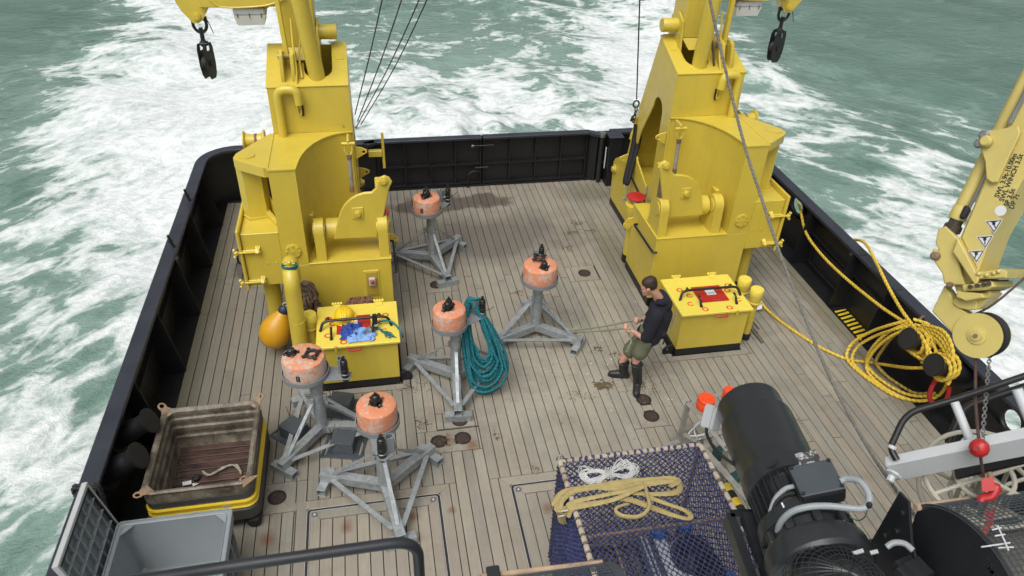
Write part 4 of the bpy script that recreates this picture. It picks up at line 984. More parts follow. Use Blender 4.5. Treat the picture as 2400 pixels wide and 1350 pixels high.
    MB().cyl((px_, py_, 0.14), (px_, py_, 0.72), 0.095, 20).build('vent_pipe', Yl, t)
    MB().cyl((px_, py_, 0.0), (px_, py_, 0.142), 0.105, 20).build('pipe_foot', 'black', t)
    MB().lathe([(.14, 0), (.14, .06), (.10, .065)], (px_, py_, .66), n=20).build('pipe_flange', Yl, t)
    MB().lathe([(.115, .72), (.125, .85), (.16, .98), (.165, 1.10), (.12, 1.12), (0, 1.12)], (px_, py_, 0), n=20).build('vent_head', Yl, t)
    v = MB().lathe([(.0, 1.26), (.11, 1.255), (.155, 1.235), (.158, 1.222), (.12, 1.215), (0, 1.215)], (px_, py_, 0), n=28).build('valve_wheel', 'red', t)
    MB().cyl((px_, py_, 1.12), (px_, py_, 1.215), 0.02, 10).cyl((px_, py_, 1.12), (px_, py_, 1.15), 0.05, 14).build('valve_stem', 'label', v)
    MB().bb(px_ - .02, px_ + .1, py_ - .35, py_ - .02, .85, .87).build('web', Yl, t)
    MB().plate([(0, 0), (.16, .0), (.16, .16), (.06, .14), (0, .05)], [circ(.05, .06, .018, 10)], (3.87, 9.83, .84), (1, 0, 0), (0, 0, 1), .016, .003).build('pad_eye', Yl, t)
    # pad eyes on the inboard side plate
    for y, z in ((11.35, 1.28), (9.93, 2.3)):
        MB().plate([(-.17, 0), (0, -.10), (0, .10), (-.1, .08), (-.17, .04)], [circ(-.12, .01, .022, 10)], (4.40, y, z), (1, 0, 0), (0, 0, 1), .02, .004).build('pad_eye', Yl, t)
    MB().lathe([(.08, 0), (.08, .02), (.05, .025), (.05, .06), (0, .06)], (4.40, 11.98, .78), (-1, 0, 0), 16).build('skeg_boss', Yl, t)
    MB().bb(4.40, 4.46, 10.6, 10.75, .62, .75, .005).build('switch_box', 'black', t)
    # spool on the outboard side
    sp = Vector((5.62, 10.12, 2.47))
    MB().lathe([(.0, 0), (.145, 0), (.145, .018), (.10, .04), (.09, .12), (.09, .18), (.10, .25), (.14, .275), (.14, .29), (0, .29)], sp, (1, 0, 0), 24).build('spool', Yl, t)
    MB().lathe([(.092, .10), (.1, .12), (.092, .14)], sp, (1, 0, 0), 20).build('spool_band', 'rusty', t)
    MB().beam(sp + Vector((-.17, 0, 0)), sp, .08, .08).build('spool_arm', Yl, t)
    # boom on top
    bx = 4.78 if mir else 4.62
    bw = 0.44
    MB().bb(bx, bx + bw, 10.42, 10.9, 3.66, 4.95, 0.012).build('boom', Yl, t)
    MB().hexa([Vector((bx, 10.42, 3.66)), Vector((bx + bw, 10.42, 3.66)), Vector((bx + bw, 10.9, 3.66)), Vector((bx, 10.9, 3.66))], [Vector((bx + .08, 10.30, 3.52)), Vector((bx + bw - .08, 10.30, 3.52)), Vector((bx + bw - .08, 10.6, 3.50)), Vector((bx + .08, 10.6, 3.50))]).build('boom_foot', Yl, t)
    MB().lathe([(0, 0), (.095, 0), (.10, .01), (.10, .27), (.13, .275), (.13, .33), (0, .33)], (bx - .27, 10.62, 3.80), (1, 0, 0), 24).build('pivot_pin', Yl, t)
    MB().plate([(10.35, 3.4), (10.9, 3.55), (10.85, 3.9), (10.62, 3.99), (10.42, 3.9)], [], (bx - .02, 0, 0), (0, 1, 0), (0, 0, 1), .03, .005).build('pivot_cheek', Yl, t)
    # ram
    cb = Vector((xc, 10.08, 3.18))
    tp = PY(701, -4, 9.95) if mir else PY(1674, -4, 9.95)
    if mir: tp = Vector((MIDX2 - tp.x, tp.y, tp.z))
    ct = cb + (tp - cb) * 1.35
    MB().cyl(cb, ct, 0.108, 24).build('ram', Yl, t)
    # links and brackets beside the ram
    for x in (5.10, 5.24):
        MB().plate([(0.08, 0), (.62, 0), (.60, .09), (.36, .30), (.24, .30), (.10, .10)], [], (x, 9.88, 3.32), (0, dy, dz), (0, -dz, dy), .05, .008).build('link_bracket', Yl, t)
    MB().beam((5.17, 10.18, 3.62), (5.22, 10.25, 4.75), .06, .10, (0, 1, 0), .01).build('link_arm', Yl, t)
    MB().cyl((5.06, 10.18, 3.62), (5.29, 10.18, 3.62), .045, 14).build('link_pin', 'steel', t)
    MB().tube(smooth([(5.08, 9.9, 3.3), (5.06, 10.0, 3.5), (5.07, 10.1, 3.75), (5.06, 10.2, 4.1)], 5), .016, 8).build('hose', Yl, t)
    MB().tube(smooth([(5.0, 10.0, 3.38), (5.02, 10.2, 3.6), (4.98, 10.35, 3.9), (5.02, 10.4, 4.4)], 5), .016, 8).build('hose', 'black' if not mir else Yl, t)
    # jib reaching outboard
    MB().bb(bx + bw - .02, 6.20, 10.42, 10.8, 4.19, 4.62, 0.01).build('jib', Yl, t)
    MB().prism([(6.08, 4.2), (6.20, 4.02), (6.26, 3.975), (6.33, 3.975), (6.45, 4.14), (6.50, 4.27), (6.50, 4.62), (6.0, 4.62)], (0, 10.61, 0), (1, 0, 0), (0, 0, 1), .20).build('jib_head', Yl, t)
    MB().lathe([(.05, 0), (.05, .03), (.03, .03), (.03, .05), (0, .05)], (6.27, 10.51, 4.06), (0, -1, 0), 16).build('head_pin', Yl, t)
    MB().tube(smooth([(5.1, 10.40, 4.30), (5.4, 10.405, 4.21), (5.9, 10.405, 4.20), (6.05, 10.41, 4.3)], 5), .012, 6).build('cable_run', Yl, t)
    # floodlight
    fx, fz = 5.60, 4.14
    fl = MB().bb(fx - .2, fx + .2, 10.44, 10.76, fz - .06, fz + .03, .02).build('floodlight', 'white', t)
    MB().hexa([Vector((fx + sx * .2, 10.6 + sy * .16, fz - .06)) for sx, sy in ((-1, -1), (1, -1), (1, 1), (-1, 1))], [Vector((fx + sx * .17, 10.6 + sy * .13, fz - .19)) for sx, sy in ((-1, -1), (1, -1), (1, 1), (-1, 1))]).build('lamp_bowl', 'lampglass', fl)
    m = MB()
    for sx in (-1, 0, 1): m.bb(fx + sx * .15 - .006, fx + sx * .15 + .006, 10.432, 10.442, fz - .09, fz - .03)
    m.build('clip', 'rusty', fl)
    MB().tube([Vector((fx - .2, 10.5, fz)), Vector((fx - .27, 10.5, fz + .05)), Vector((fx - .24, 10.5, fz + .12))], .012, 6).build('lamp_wire', 'wire' if not mir else Yl, fl)
    if mir:
        # T cleat seen at the inboard edge
        MB().bb(4.02, 4.22, 10.28, 10.36, 2.05, 2.15, .01).bb(3.98, 4.02, 10.30, 10.34, 1.85, 2.42, .008).build('cleat', Yl, t)
        # emergency stop; its recess is a flat panel with the shade painted on
        MB().bb(4.20, 4.42, 8.765, 8.785, .62, 1.05, .004).build('stop_frame', Yl, t)
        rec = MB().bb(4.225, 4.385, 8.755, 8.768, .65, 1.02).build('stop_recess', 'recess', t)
        MB().bb(4.255, 4.35, 8.71, 8.757, .82, .95, .01).build('stop_box', 'greylight', rec)
        MB().lathe([(.028, 0), (.03, .02), (.02, .035), (0, .038)], (4.30, 8.71, .90), (0, -1, 0), 14).build('stop_button', 'red', rec)
    MIR = False
    return t
cr_s = crane(False)
cr_p = crane(True)

# hanging blocks
def block(x, label, tilt):
    t = thing('hook_block', label, 'pulley block', (x, 10.6, 3.2), 'black blocks hanging from the jibs')
    z = 3.99
    MB().tube([Vector((x + .085 * math.sin(a) * (1 if abs(a) < 2.6 else .8), 10.6, z - .07 - .12 * math.cos(a) * .9 + .02)) for a in np.linspace(-2.5, 2.5, 16)], .022, 8).cyl((x - .1, 10.6, z + .02), (x + .1, 10.6, z + .02), .028, 10).build('shackle', 'black', t)
    MB().cyl((x, 10.6, z - .28), (x, 10.6, z - .10), .028, 10).lathe([(0, 0), (.04, 0), (.05, .03), (.03, .08), (0, .08)], (x, 10.6, z - .34), n=14).build('swivel', 'black', t)
    out = [(-.075, -.30), (.075, -.30), (.10, -.36), (.105, -.58), (.085, -.72), (.05, -.78), (-.05, -.78), (-.085, -.72), (-.105, -.58), (-.10, -.36)]
    d = Vector((math.cos(tilt), math.sin(tilt), 0)); nrm = Vector((-d.y, d.x, 0))
    for s_ in (-1, 1):
        MB().plate(out, [rrect(-.035, -.40, .035, -.33, .015)], Vector((x, 10.6, z)) + nrm * (.05 * s_), d, (0, 0, 1), .018, .004).build('cheek_plate', 'black', t)
    MB().lathe([(.0, -.035), (.105, -.035), (.085, 0), (.105, .035), (0, .035)], Vector((x, 10.6, z - .57)), nrm, 24).build('sheave', 'wire', t)
    MB().cyl(Vector((x, 10.6, z - .57)) - nrm * .08, Vector((x, 10.6, z - .57)) + nrm * .08, .035, 12).build('axle', 'black', t)
    MB().box((x, 10.6, z - .30), (.11, .11, .03), .01).build('crown', 'black', t)
    MB().tube([Vector((x + .1, 10.58, z + .02)), Vector((x + .13, 10.56, z - .05)), Vector((x + .16, 10.55, z - .16))], .006, 5).build('split_pin', 'wire', t)
block(MIDX2 - 6.27, 'black hook block hanging from the port jib in front of the foam', 1.15)
block(6.27, 'black hook block hanging from the starboard jib over green water', 0.2)

# deck lockers in front of the cranes
def locker(mir):
    global MIR
    MIR = mir
    t = thing('deck_locker', 'yellow deck locker with a hard hat and blue rags on its lid' if mir else 'yellow deck locker behind the man, its lid clear but for black handles', 'locker', (4.53, 7.95, 0), 'yellow lockers with red lid plates')
    MB().bb(4.03, 5.03, 7.55, 8.36, 0.12, 0.735, 0.006).build('body', 'yellow', t)
    MB().bb(4.032, 5.028, 7.552, 8.358, 0.0, 0.12).build('kick_band', 'black', t)
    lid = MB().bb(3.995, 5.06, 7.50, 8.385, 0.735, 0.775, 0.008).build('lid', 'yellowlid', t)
    z = 0.7755
    pl = MB().bb(4.36, 4.80, 7.74, 8.12, z, z + .006, .002).build('red_plate', 'red', t)
    MB().bb(4.53, 4.67, 7.90, 8.03, z + .006, z + .008).build('white_label', 'label', pl)
    MB().bb(4.555, 4.645, 7.925, 7.96, z + .008, z + .009).build('label_print', 'lightblueprint', pl)
    MB().bb(4.56, 4.68, 7.765, 7.785, z + .006, z + .0075).build('maker_plate', 'steel', pl)
    m = MB().tube(fillet([Vector((4.09, 7.84, z)), Vector((4.13, 7.89, z + .10)), Vector((4.20, 7.9, z + .12)), Vector((4.90, 7.9, z + .12)), Vector((4.97, 7.89, z + .10)), Vector((5.01, 7.84, z))], .06), .019, 10)
    for x in (4.22, 4.88):
        m.tube(fillet([Vector((x, 7.9, z + .115)), Vector((x + .02, 8.0, z + .10)), Vector((x + .06, 8.07, z))], .05), .015, 8)
    m.build('lid_rail', 'plastic_black', t)
    for x in (4.33, 4.86):
        MB().tube(fillet([Vector((x, 7.78, z + .10)), Vector((x, 7.72, z + .10)), Vector((x + .005, 7.66, z))], .05), .016, 8).cyl((x + .005, 7.655, z), (x + .005, 7.655, z + .02), .022, 10).build('dog_handle', 'plastic_black', t)
    marks = [('O', 4.17, 8.08), ('O', 4.92, 8.10), ('C', 4.20, 7.74), ('C', 4.92, 7.74), ('O', 4.36, 7.59), ('O', 4.72, 7.58), ('C', 4.26, 7.93), ('O', 4.86, 7.98)]
    sgn = -1 if mir else 1
    for ch, x, y in marks:
        MB().text(ch, (x + (-.04 if not mir else .04), y - .04, z + .0005), (sgn, 0, 0), (0, 1, 0), .12, .0008, .004).build('stencil_mark', 'redmark', t, ang=0)
    for x in (4.24, 4.80):
        h = MB().bb(x - .05, x + .05, 8.30, 8.40, z, z + .012, .003).build('hinge', 'yellowlid', t)
        mm = MB()
        for k in range(4): mm.cyl((x - .07 + k * .036, 8.40, z + .02), (x - .042 + k * .036, 8.40, z + .02), .02, 10)
        mm.build('hinge_knuckle', 'yellowlid', h)
    MB().tube(fillet([Vector((4.50, 7.50, .745)), Vector((4.50, 7.45, .725)), Vector((4.66, 7.45, .725)), Vector((4.66, 7.50, .745))], .03), .011, 8).build('front_handle', 'red', t)
    MB().bb(4.80, 4.825, 7.48, 7.50, .70, .79, .003).build('hasp', 'yellow', t)
    MB().plate([(-.16, 0.0), (0.02, 0.0), (0.02, .12), (-.06, .16), (-.13, .13), (-.17, .07)], [circ(-.10, .08, .02, 10)], (4.03, 7.62, 0.0), (1, 0, 0), (0, 0, 1), .03, .005).build('towing_lug', 'black', t)
    MIR = False
    return t
lk_s = locker(False); lk_p = locker(True)

# twin air vents by each locker
def vents(mir, label):
    global MIR
    MIR = mir
    t = thing('air_vent', label, 'vent pipe', (5.2, 7.9, 0), 'yellow capped air vents by the lockers')
    for (x, y, h) in (((5.23, 7.80, .93), (5.17, 8.07, .93)) if not mir else ((5.15, 8.09, .93),)):
        MB().cyl((x, y, .10), (x, y, h - .24), .062, 18).build('pipe', 'yellow', t)
        MB().lathe([(.075, 0), (.075, .10), (.068, .11)], (x, y, 0), n=18).build('pipe_foot', 'black', t)
        MB().lathe([(.085, 0), (.095, .015), (.095, .04), (.08, .05)], (x, y, h - .29), n=20).build('collar', 'yellow', t)
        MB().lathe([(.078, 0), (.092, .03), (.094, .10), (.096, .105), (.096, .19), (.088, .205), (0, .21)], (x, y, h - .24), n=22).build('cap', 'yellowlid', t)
    MIR = False
vents(False, 'pair of yellow capped vent pipes at the outboard side of the starboard locker')
vents(True, 'single yellow capped vent pipe half hidden between the thick port pipe and the locker')
# ---------------------------------------------------------------- orange float stands (built at the origin, leg 0 along +x)
MAT["coir"] = paint("coir", (0.20, 0.10, 0.06), 0.95, 0.4, scale=40, bump=0.4)
MAT["debris"] = paint("bin_debris_mix", (0.10, 0.085, 0.06), 0.8, 0.5, scale=60, chip=((0.02, 0.025, 0.02), 40, 0.5))
MAT["darkblue"] = paint("dark_blue_vinyl", (0.02, 0.03, 0.06), 0.5, 0.2)
MAT["rustyear"] = paint("pale_rusty_ear", (0.27, 0.18, 0.115), 0.75, 0.4, rust=0.9, scale=10)
MAT['galvgrey'] = paint('grey_coated_steel', (0.20, 0.215, 0.225), 0.5, 0.15, chip=((0.4, 0.4, 0.39), 16, 0.72))
MAT['speckle_black'] = paint('barnacled_black_plastic', (0.013, 0.013, 0.013), 0.5, 0.3, chip=((0.5, 0.48, 0.44), 40, 0.60))
def rhs(m, a, b, w, t=0.008, up=(0, 0, 1)):
    a, b = Vector(a), Vector(b); ax = (b - a); L = ax.length; ax.normalize()
    u = Vector(up).cross(ax).normalized(); v = ax.cross(u)
    h = w / 2
    return m.plate([(-h, -h), (h, -h), (h, h), (-h, h)], [[(-h + t, -h + t), (-h + t, h - t), (h - t, h - t), (h - t, -h + t)]], (a + b) / 2, u, v, L, .003)
def proto_stand(fmat):
    t = bpy.data.objects.new('float_stand', None); COL.objects.link(t); ORG[t.name] = Vector((0, 0, 0))
    MB().cyl((0, 0, .10), (0, 0, 1.03), .073, 22).build('post', 'galv', t)
    dirs = [Vector((math.cos(a), math.sin(a), 0)) for a in (0, 2 * PI / 3, 4 * PI / 3)]
    for i, d in enumerate(dirs):
        p = Vector((-d.y, d.x, 0))
        lg = rhs(MB(), d * .04 + Vector((0, 0, .152)), d * .74 + Vector((0, 0, .152)), .104).build('leg', 'galv', t, ang=20)
        rhs(MB(), d * .69 - p * .17 + Vector((0, 0, .05)), d * .69 + p * .17 + Vector((0, 0, .05)), .0985).build('foot', 'galv', lg, ang=20)
        e = dirs[(i + 1) % 3]
        pe = Vector((-e.y, e.x, 0))
        MB().beam(d * .60 + p * .05 + Vector((0, 0, .165)), e * .60 - pe * .05 + Vector((0, 0, .165)), .055, .012).beam(d * .60 + p * .03 + Vector((0, 0, .145)), e * .60 - pe * .03 + Vector((0, 0, .145)), .01, .05).build('cross_brace', 'galv', t)
        a, b = d * .07 + Vector((0, 0, .66)), d * .60 + Vector((0, 0, .205))
        dr = (b - a).normalized(); nn = p.cross(dr)
        u = dr; L = (b - a).length
        br = MB().plate([(0, -.022), (L, -.022), (L, .022), (0, .022)], [rrect(L * .52, -.008, L * .64, .008, .006), rrect(L * .68, -.008, L * .8, .008, .006)], a, u, p, .010, .002).build('diagonal_brace', 'galv', t)
        MB().beam(a + dr * L * .45 + nn * .018, a + dr * L * .98 + nn * .018, .04, .02, up=nn, bevel=.006).build('clamp_bar', 'galv', br)
        MB().bb(d.x * .09 - .02, d.x * .09 + .02, d.y * .09 - .02, d.y * .09 + .02, .60, .70, .004).build('lug', 'galv', t)
    MB().lathe([(.0, 1.03), (.258, 1.03), (.262, 1.035), (.262, 1.095), (.252, 1.095), (.250, 1.046), (0, 1.046)], (-.09, 0, 0), n=40).build('tray', 'galvgrey', t)
    MB().lathe([(0, 1.05), (.225, 1.05), (.236, 1.06), (.238, 1.09), (.237, 1.255), (.228, 1.288), (.205, 1.302), (.12, 1.306), (0, 1.307)], (-.09, 0, 0), n=40).build('float', fmat, t)
    ar = MB().plate([(.10, -.13), (.28, -.12), (.42, -.10), (.45, -.04), (.40, .05), (.28, .11), (.10, .13)], [circ(.355, .03 - .03, .030, 14)], (0, 0, 1.03), (1, 0, 0), (0, 1, 0), .012, .002).build('bracket_arm', 'galvgrey', t)
    rhs(MB(), (.325, .035, 1.04), (.325, .035, 1.24), .075, .008, (1, 0, 0)).build('bracket_tube', 'galvgrey', ar, ang=20)
    m = MB().cyl((.325, .00, 1.12), (.37, -.06, 1.12), .02, 8)
    m.cyl((.30, .085, 1.17), (.30, .05, 1.17), .016, 8).cyl((.29, .10, 1.10), (.29, .05, 1.10), .016, 8)
    m.build('bracket_bolt', 'steel', ar)
    hs = MB().lathe([(0, .98), (.038, .98), (.042, .99), (.042, 1.13), (.046, 1.135), (.046, 1.15), (.042, 1.155), (.042, 1.25), (.038, 1.255), (.038, 1.275), (.022, 1.285), (.018, 1.31), (.020, 1.33), (0, 1.335)], (.375, -.055, 0), n=20).build('camera_housing', 'plastic_black', t)
    MB().lathe([(.044, 1.075), (.0475, 1.078), (.0475, 1.09), (.044, 1.093)], (.375, -.055, 0), n=20).build('clamp_ring', 'steel', hs)
    MB().tube([Vector((.40, -.08, 1.11)), Vector((.45, -.12, 1.14)), Vector((.48, -.16, 1.20))], .004, 5).build('cable_tie', 'wire', hs)
    return t
def fit_dome(t, x, y, s=1.0, messy=False, tall=1.0):
    m = MB(); z = 1.306
    m.cyl((x, y, z), (x, y, z + .012), .055 * s, 18)
    m.cyl((x, y, z), (x, y, z + .016), .066 * s, 18)
    for k in range(2):
        a = k * PI + .3; m.beam((x, y, z + .008), (x + .092 * s * math.cos(a), y + .092 * s * math.sin(a), z + .008), .05 * s, .016, bevel=.004)
    m.lathe([(.046 * s, .01), (.05 * s, .03), (.044 * s, .055 * tall), (.043 * s, .085 * tall), (.034 * s, .10 * tall), (.016 * s, .108 * tall), (.014 * s, .135 * tall), (0, .138 * tall)], (x, y, z), n=18)
    o = m.build('beacon', 'plastic_black' if not messy else 'speckle_black', t)
    b = MB()
    for k in range(4):
        a = k * PI / 2 + .3; b.cyl((x + .078 * s * math.cos(a), y + .078 * s * math.sin(a), z + .01), (x + .078 * s * math.cos(a), y + .078 * s * math.sin(a), z + .03), .010, 6)
    b.build('bolt', 'steel', o)
def fit_ring(t, x, y, rot=0.0, messy=False, lift=0.0):
    z = 1.325 + lift; m = MB()
    m.tube([Vector((x + .062 * math.cos(a), y + .062 * math.sin(a), z)) for a in np.linspace(0, 2 * PI, 18, endpoint=False)], .021, 8, closed=True)
    for k in range(4):
        a = k * PI / 2 + rot; m.box((x + .092 * math.cos(a), y + .092 * math.sin(a), z), (.05, .04, .03), .008, (0, 0, a))
    o = m.build('clamp_ring', 'plastic_black' if not messy else 'speckle_black', t)
    b = MB()
    for k in range(4):
        a = k * PI / 2 + rot; b.cyl((x + .095 * math.cos(a), y + .095 * math.sin(a), z - .02 - lift), (x + .095 * math.cos(a), y + .095 * math.sin(a), z + .025), .009, 6)
    b.build('bolt', 'steel', o)
GS = 'galvanised stands carrying orange floats'
p0_ = proto_stand('float'); p1_ = copy_tree(p0_); p2_ = copy_tree(p0_)
for c in p2_.children:
    if c.name.startswith('float'): c.data = c.data.copy(); c.data.materials[0] = MAT['float2']
stands = {}
def place(key, proto, xy, deg, label, domes, rings, plate_at=None, scale=1.0, first=False, slim=1.0):
    t = proto if first else copy_tree(proto)
    ORG[t.name] = Vector((0, 0, 0)); h = -R_(deg); stands[key] = t
    def loc(dx, dy): return (dx * math.cos(h) - dy * math.sin(h) - .09, dx * math.sin(h) + dy * math.cos(h))
    for dx, dy, s_, me_, tl in domes: fit_dome(t, *loc(dx, dy), s_, me_, tl)
    for dx, dy, me_, lf in rings: fit_ring(t, *loc(dx, dy), .4 + h, me_, lf)
    if plate_at:
        d = Vector((*loc(*plate_at[:2]), 0)) + Vector((.09, 0, 0)); d.normalize(); u = Vector((-d.y, d.x, 0)); oc = Vector((-.09, 0, 0))
        q = MB().plate(rrect(-.022, -.04, .022, .04, .008), [], oc + d * .2385 * slim + Vector((0, 0, 1.16)), u, (0, 0, 1), .006, .001).build('tag_plate', 'plastic_black', t)
        MB().plate(rrect(-.013, -.028, .013, .028, .004), [], oc + d * (.2385 * slim + .004) + Vector((0, 0, 1.16)), u, (0, 0, 1), .003, .0005).build('tag_print', 'steel', q)
    for c in t.children:
        if c.name.split('.')[0] in ('float', 'tray'): c.scale = (slim, slim, 1); c.location = (-.09 * (1 - slim), 0, 0)
    t.location = (*xy, 0); t.rotation_euler = (0, 0, R_(deg)); t.scale = (scale,) * 3
    tag(t, label, 'float stand', GS)
place('T4', p1_, (2.14, 8.33), 82, 'float stand in open deck between the two cranes, roped to the man', [(.03, -.10, .95, False, .9)], [(.0, .09, False, .03)], first=True)
place('T2', p0_, (-0.17, 5.71), 280, 'float stand nearest the black foreground rail, its single black beacon in the centre', [(0, 0.02, 1.05, False, .95)], [], scale=1.03, first=True, slim=.88)
place('T3', copy_tree(p0_), (0.855, 7.45), 25, 'float stand draped with a coil of teal rope', [(0, .02, 1.0, False, 1.15)], [], first=True, slim=.89)
bpy.context.view_layer.update()
place('T5', copy_tree(p0_), (0.82, 10.42), 45, 'float stand farthest aft, standing on damp planks before the stern gate', [(0, .02, 1.2, True, 1.2)], [], (-.5, -1), first=True, slim=.90)
place('T1', p2_, (-0.89, 6.74), -9, 'float stand with the whitest scuffed float, two black fittings and slate weights round its feet', [(-.13, .05, 1.0, True, .7)], [(.10, -.01, True, 0)], (-.25, -1), first=True, slim=1.04)
# ballast weights on slotted base plates
def weight(x, y, yaw, label, z=0.0):
    t = thing('ballast_weight', label, 'weight', (0, 0, 0), 'slate grey stacked ballast weights')
    MB().plate([(-.25, -.19), (.25, -.19), (.25, .19), (-.25, .19)], [rrect(-.22, -.16, -.19, .12, .014), rrect(.19, -.12, .22, .16, .014)], (0, 0, .012), (1, 0, 0), (0, 1, 0), .012, .003).build('base_plate', 'greydark', t)
    for k in range(9):
        MB().bb(-.135 + rng.uniform(-.004, .004), .135, -.115, .115 + rng.uniform(-.004, .004), .020 + k * .0165, .033 + k * .0165, .002).build('weight_plate', 'greydark', t)
    MB().bb(-.137, .137, -.117, .117, .168, .186, .003).build('weight_plate', 'greydark', t)
    m = MB()
    for sx in (-1, 1):
        for sy in (-1, 1): m.cyl((sx * .105, sy * .088, .18), (sx * .105, sy * .088, .198), .009, 6)
    m.build('bolt', 'steel', t)
    MB().tube(smooth([(-.2, .1, .02), (-.19, .12, .12), (-.25, .14, .24)], 4), .004, 5).tube(smooth([(-.2, .08, .02), (-.17, .10, .10), (-.14, .16, .22)], 4), .004, 5).build('cable_tie', 'wire', t)
    t.location = (x, y, z); t.rotation_euler = (0, 0, yaw)
weight(-.635, 6.50, R_(-14), 'slate weight stack on the deck between the two front float stands')
weight(-1.24, 6.80, R_(-42), 'slate weight stack on the deck on the side toward the bin')
weight(-.66, 7.18, R_(-18), 'slate weight stack on the deck close to the black foot of the port locker')

# teal rope coil over the bracket of T3
m = MB()
def TP(x, y, dz=0.0):
    z = 1.16 - (y - 704) / (925 - 704) * 1.13
    return P(x, y, max(.02, z + dz))
def lp2(a, b, t): return (a[0] + (b[0] - a[0]) * t, a[1] + (b[1] - a[1]) * t)
OUT = [(1094, 712), (1089, 760), (1090, 820), (1100, 880), (1112, 912), (1140, 926), (1170, 912), (1189, 880), (1186, 845), (1168, 798), (1142, 750), (1118, 716), (1104, 703)]
INN = [(1098, 712), (1100, 752), (1106, 790), (1116, 822), (1122, 838), (1131, 846), (1140, 840), (1146, 826), (1142, 806), (1132, 776), (1122, 742), (1112, 716), (1104, 704)]
for k in range(22):
    q_ = ((k * 7) % 22) / 21.0
    ly = .05 * (k % 4) * .5 + rng.uniform(-.012, .012)
    jx, jy = rng.uniform(-4, 4), rng.uniform(-4, 4)
    pts = [TP(*(lambda u: (u[0] + jx + rng.uniform(-3, 3), u[1] + jy + rng.uniform(-4, 4)))(lp2(o_, i_, q_)), ly) for o_, i_ in zip(OUT, INN)]
    m.rope(smooth(pts, 4, True), .0165, step=.018, n=8)
for k in range(5):        # turns over the bracket
    m.rope(smooth([TP(1088 + 6 * k, 722, .03), TP(1094 + 5 * k, 704, .08), TP(1104 + 5 * k, 700, .08), TP(1114 + 5 * k, 716, .03)], 5), .0165, n=8)
tag(m.build('teal_rope_coil', 'rope_teal'), 'thick coil of teal rope hung from a float stand down to the deck', 'rope coil')

# thick bent vent pipe in front of the port crane, buoy and rope fender hung on it
t = thing('vent_pipe', 'thick yellow bent vent pipe standing in front of the port crane', 'vent pipe', (-1.15, 7.93, 0))
base = Vector((-1.165, 7.93, 0))
MB().tube(fillet([base + Vector((0, 0, .1)), base + Vector((.03, 0, 1.60)), base + Vector((.0, .40, 1.62)), base + Vector((.0, .44, 1.25))], .26, 10), .102, 26).build('pipe', 'yellow', t)
MB().lathe([(.1045, 0), (.106, .006), (.1045, .012)], base + Vector((.022, 0, .92)), (0.02, 0, 1), 26).build('weld_seam', 'yellow', t)
MB().cyl(base, base + Vector((0, 0, .102)), .115, 24).build('pipe_foot', 'black', t)
m = MB()
cc = base + Vector((.02, .12, 1.70))
m.cyl(cc + Vector((-.07, 0, .02)), cc + Vector((.07, 0, .02)), .012, 8).box(cc + Vector((0, 0, .03)), (.05, .05, .06), .012).beam(cc, cc + Vector((.06, .02, .05)), .03, .02)
m.build('clamp', 'yellow', t)
m = MB()
for k in range(4):
    a0 = rng.uniform(0, 6)
    m.rope(smooth([cc + Vector((.09 * math.cos(a0 + j * .7), .07 * math.sin(a0 + j * .7), -.03 + .012 * k)) for j in range(7)], 4), .012)
tag(m.build('blue_rope_tie', 'rope_teal'), 'small teal rope tie knotted round the top of the bent vent pipe', 'rope')
t = thing('mooring_buoy', 'orange yellow pear shaped buoy hanging beside the bent vent pipe', 'buoy', (-1.53, 8.42, .1))
bc = Vector((-1.53, 8.44, .37)); ax = Vector((.42, .12, .9)).normalized()
MB().lathe([(0, -.235), (.08, -.225), (.155, -.18), (.205, -.10), (.222, 0), (.21, .09), (.175, .18), (.125, .26), (.085, .31), (.07, .34), (0, .34)], bc, ax, 32).build('body', 'buoy', t)
MB().lathe([(.072, .335), (.075, .35), (.07, .40), (.05, .43), (0, .435)], bc, ax, 20).build('neck', 'darkblue', t)
MB().tube([bc + ax * .43 + Vector((.03 * math.cos(a), 0, .03 + .03 * math.sin(a))) for a in np.linspace(0, 2 * PI, 12, endpoint=False)], .007, 6, closed=True).build('ring', 'rope_white', t)
MAT_db = None
m = MB()
fc = PY(723, 716, 8.5)
for k in range(46):
    a = rng.uniform(0, 2 * PI); r0 = rng.uniform(.03, .135)
    z0 = .36 - .04 * rng.uniform(); 
    pts = [fc + Vector((r0 * .5 * math.cos(a), r0 * .5 * math.sin(a), z0))]
    for j, zc in enumerate((.2, .05, -.12, -.28, -.40)):
        rr = r0 * (1.0 + .35 * math.sin(j * 1.7 + k)) + .03 * (1 if j in (0, 3) else .4); a += rng.uniform(-.5, .5)
        pts.append(fc + Vector((rr * math.cos(a), rr * math.sin(a), zc + rng.uniform(-.03, .03))))
    m.rope(smooth(pts, 3), rng.uniform(.017, .024), n=6, step=.03)
for k in range(26):
    a = rng.uniform(0, 2 * PI); z = rng.uniform(-.35, .38); rr = .145 + rng.uniform(-.02, .03)
    m.rope(smooth([fc + Vector((rr * math.cos(a + j * .35), rr * math.sin(a + j * .35), z + .02 * math.sin(j * 2 + k))) for j in range(5)], 3), .02, n=6, step=.03)
tag(m.build('rope_fender', 'fender'), 'shaggy brown rope fender hanging between the bent pipe and the port crane', 'fender')
m = MB()
a, b = PY(812, 714, 8.62), PY(872, 698, 8.62)
m.sphere((a + b) / 2 + Vector((0, 0, -.03)), .1, 16, (2.0, .7, .75))
for k in range(14):
    x = rng.uniform(-.17, .17); m.rope(smooth([(a + b) / 2 + Vector((x, -.07, -.05)), (a + b) / 2 + Vector((x + rng.uniform(-.05, .05), -.02, .05)), (a + b) / 2 + Vector((x * .9, .05, .03))], 4), .014, n=6)
tag(m.build('coir_mat', 'coir'), 'reddish brown coir bundle stuffed behind the port locker lid', 'coir bundle')

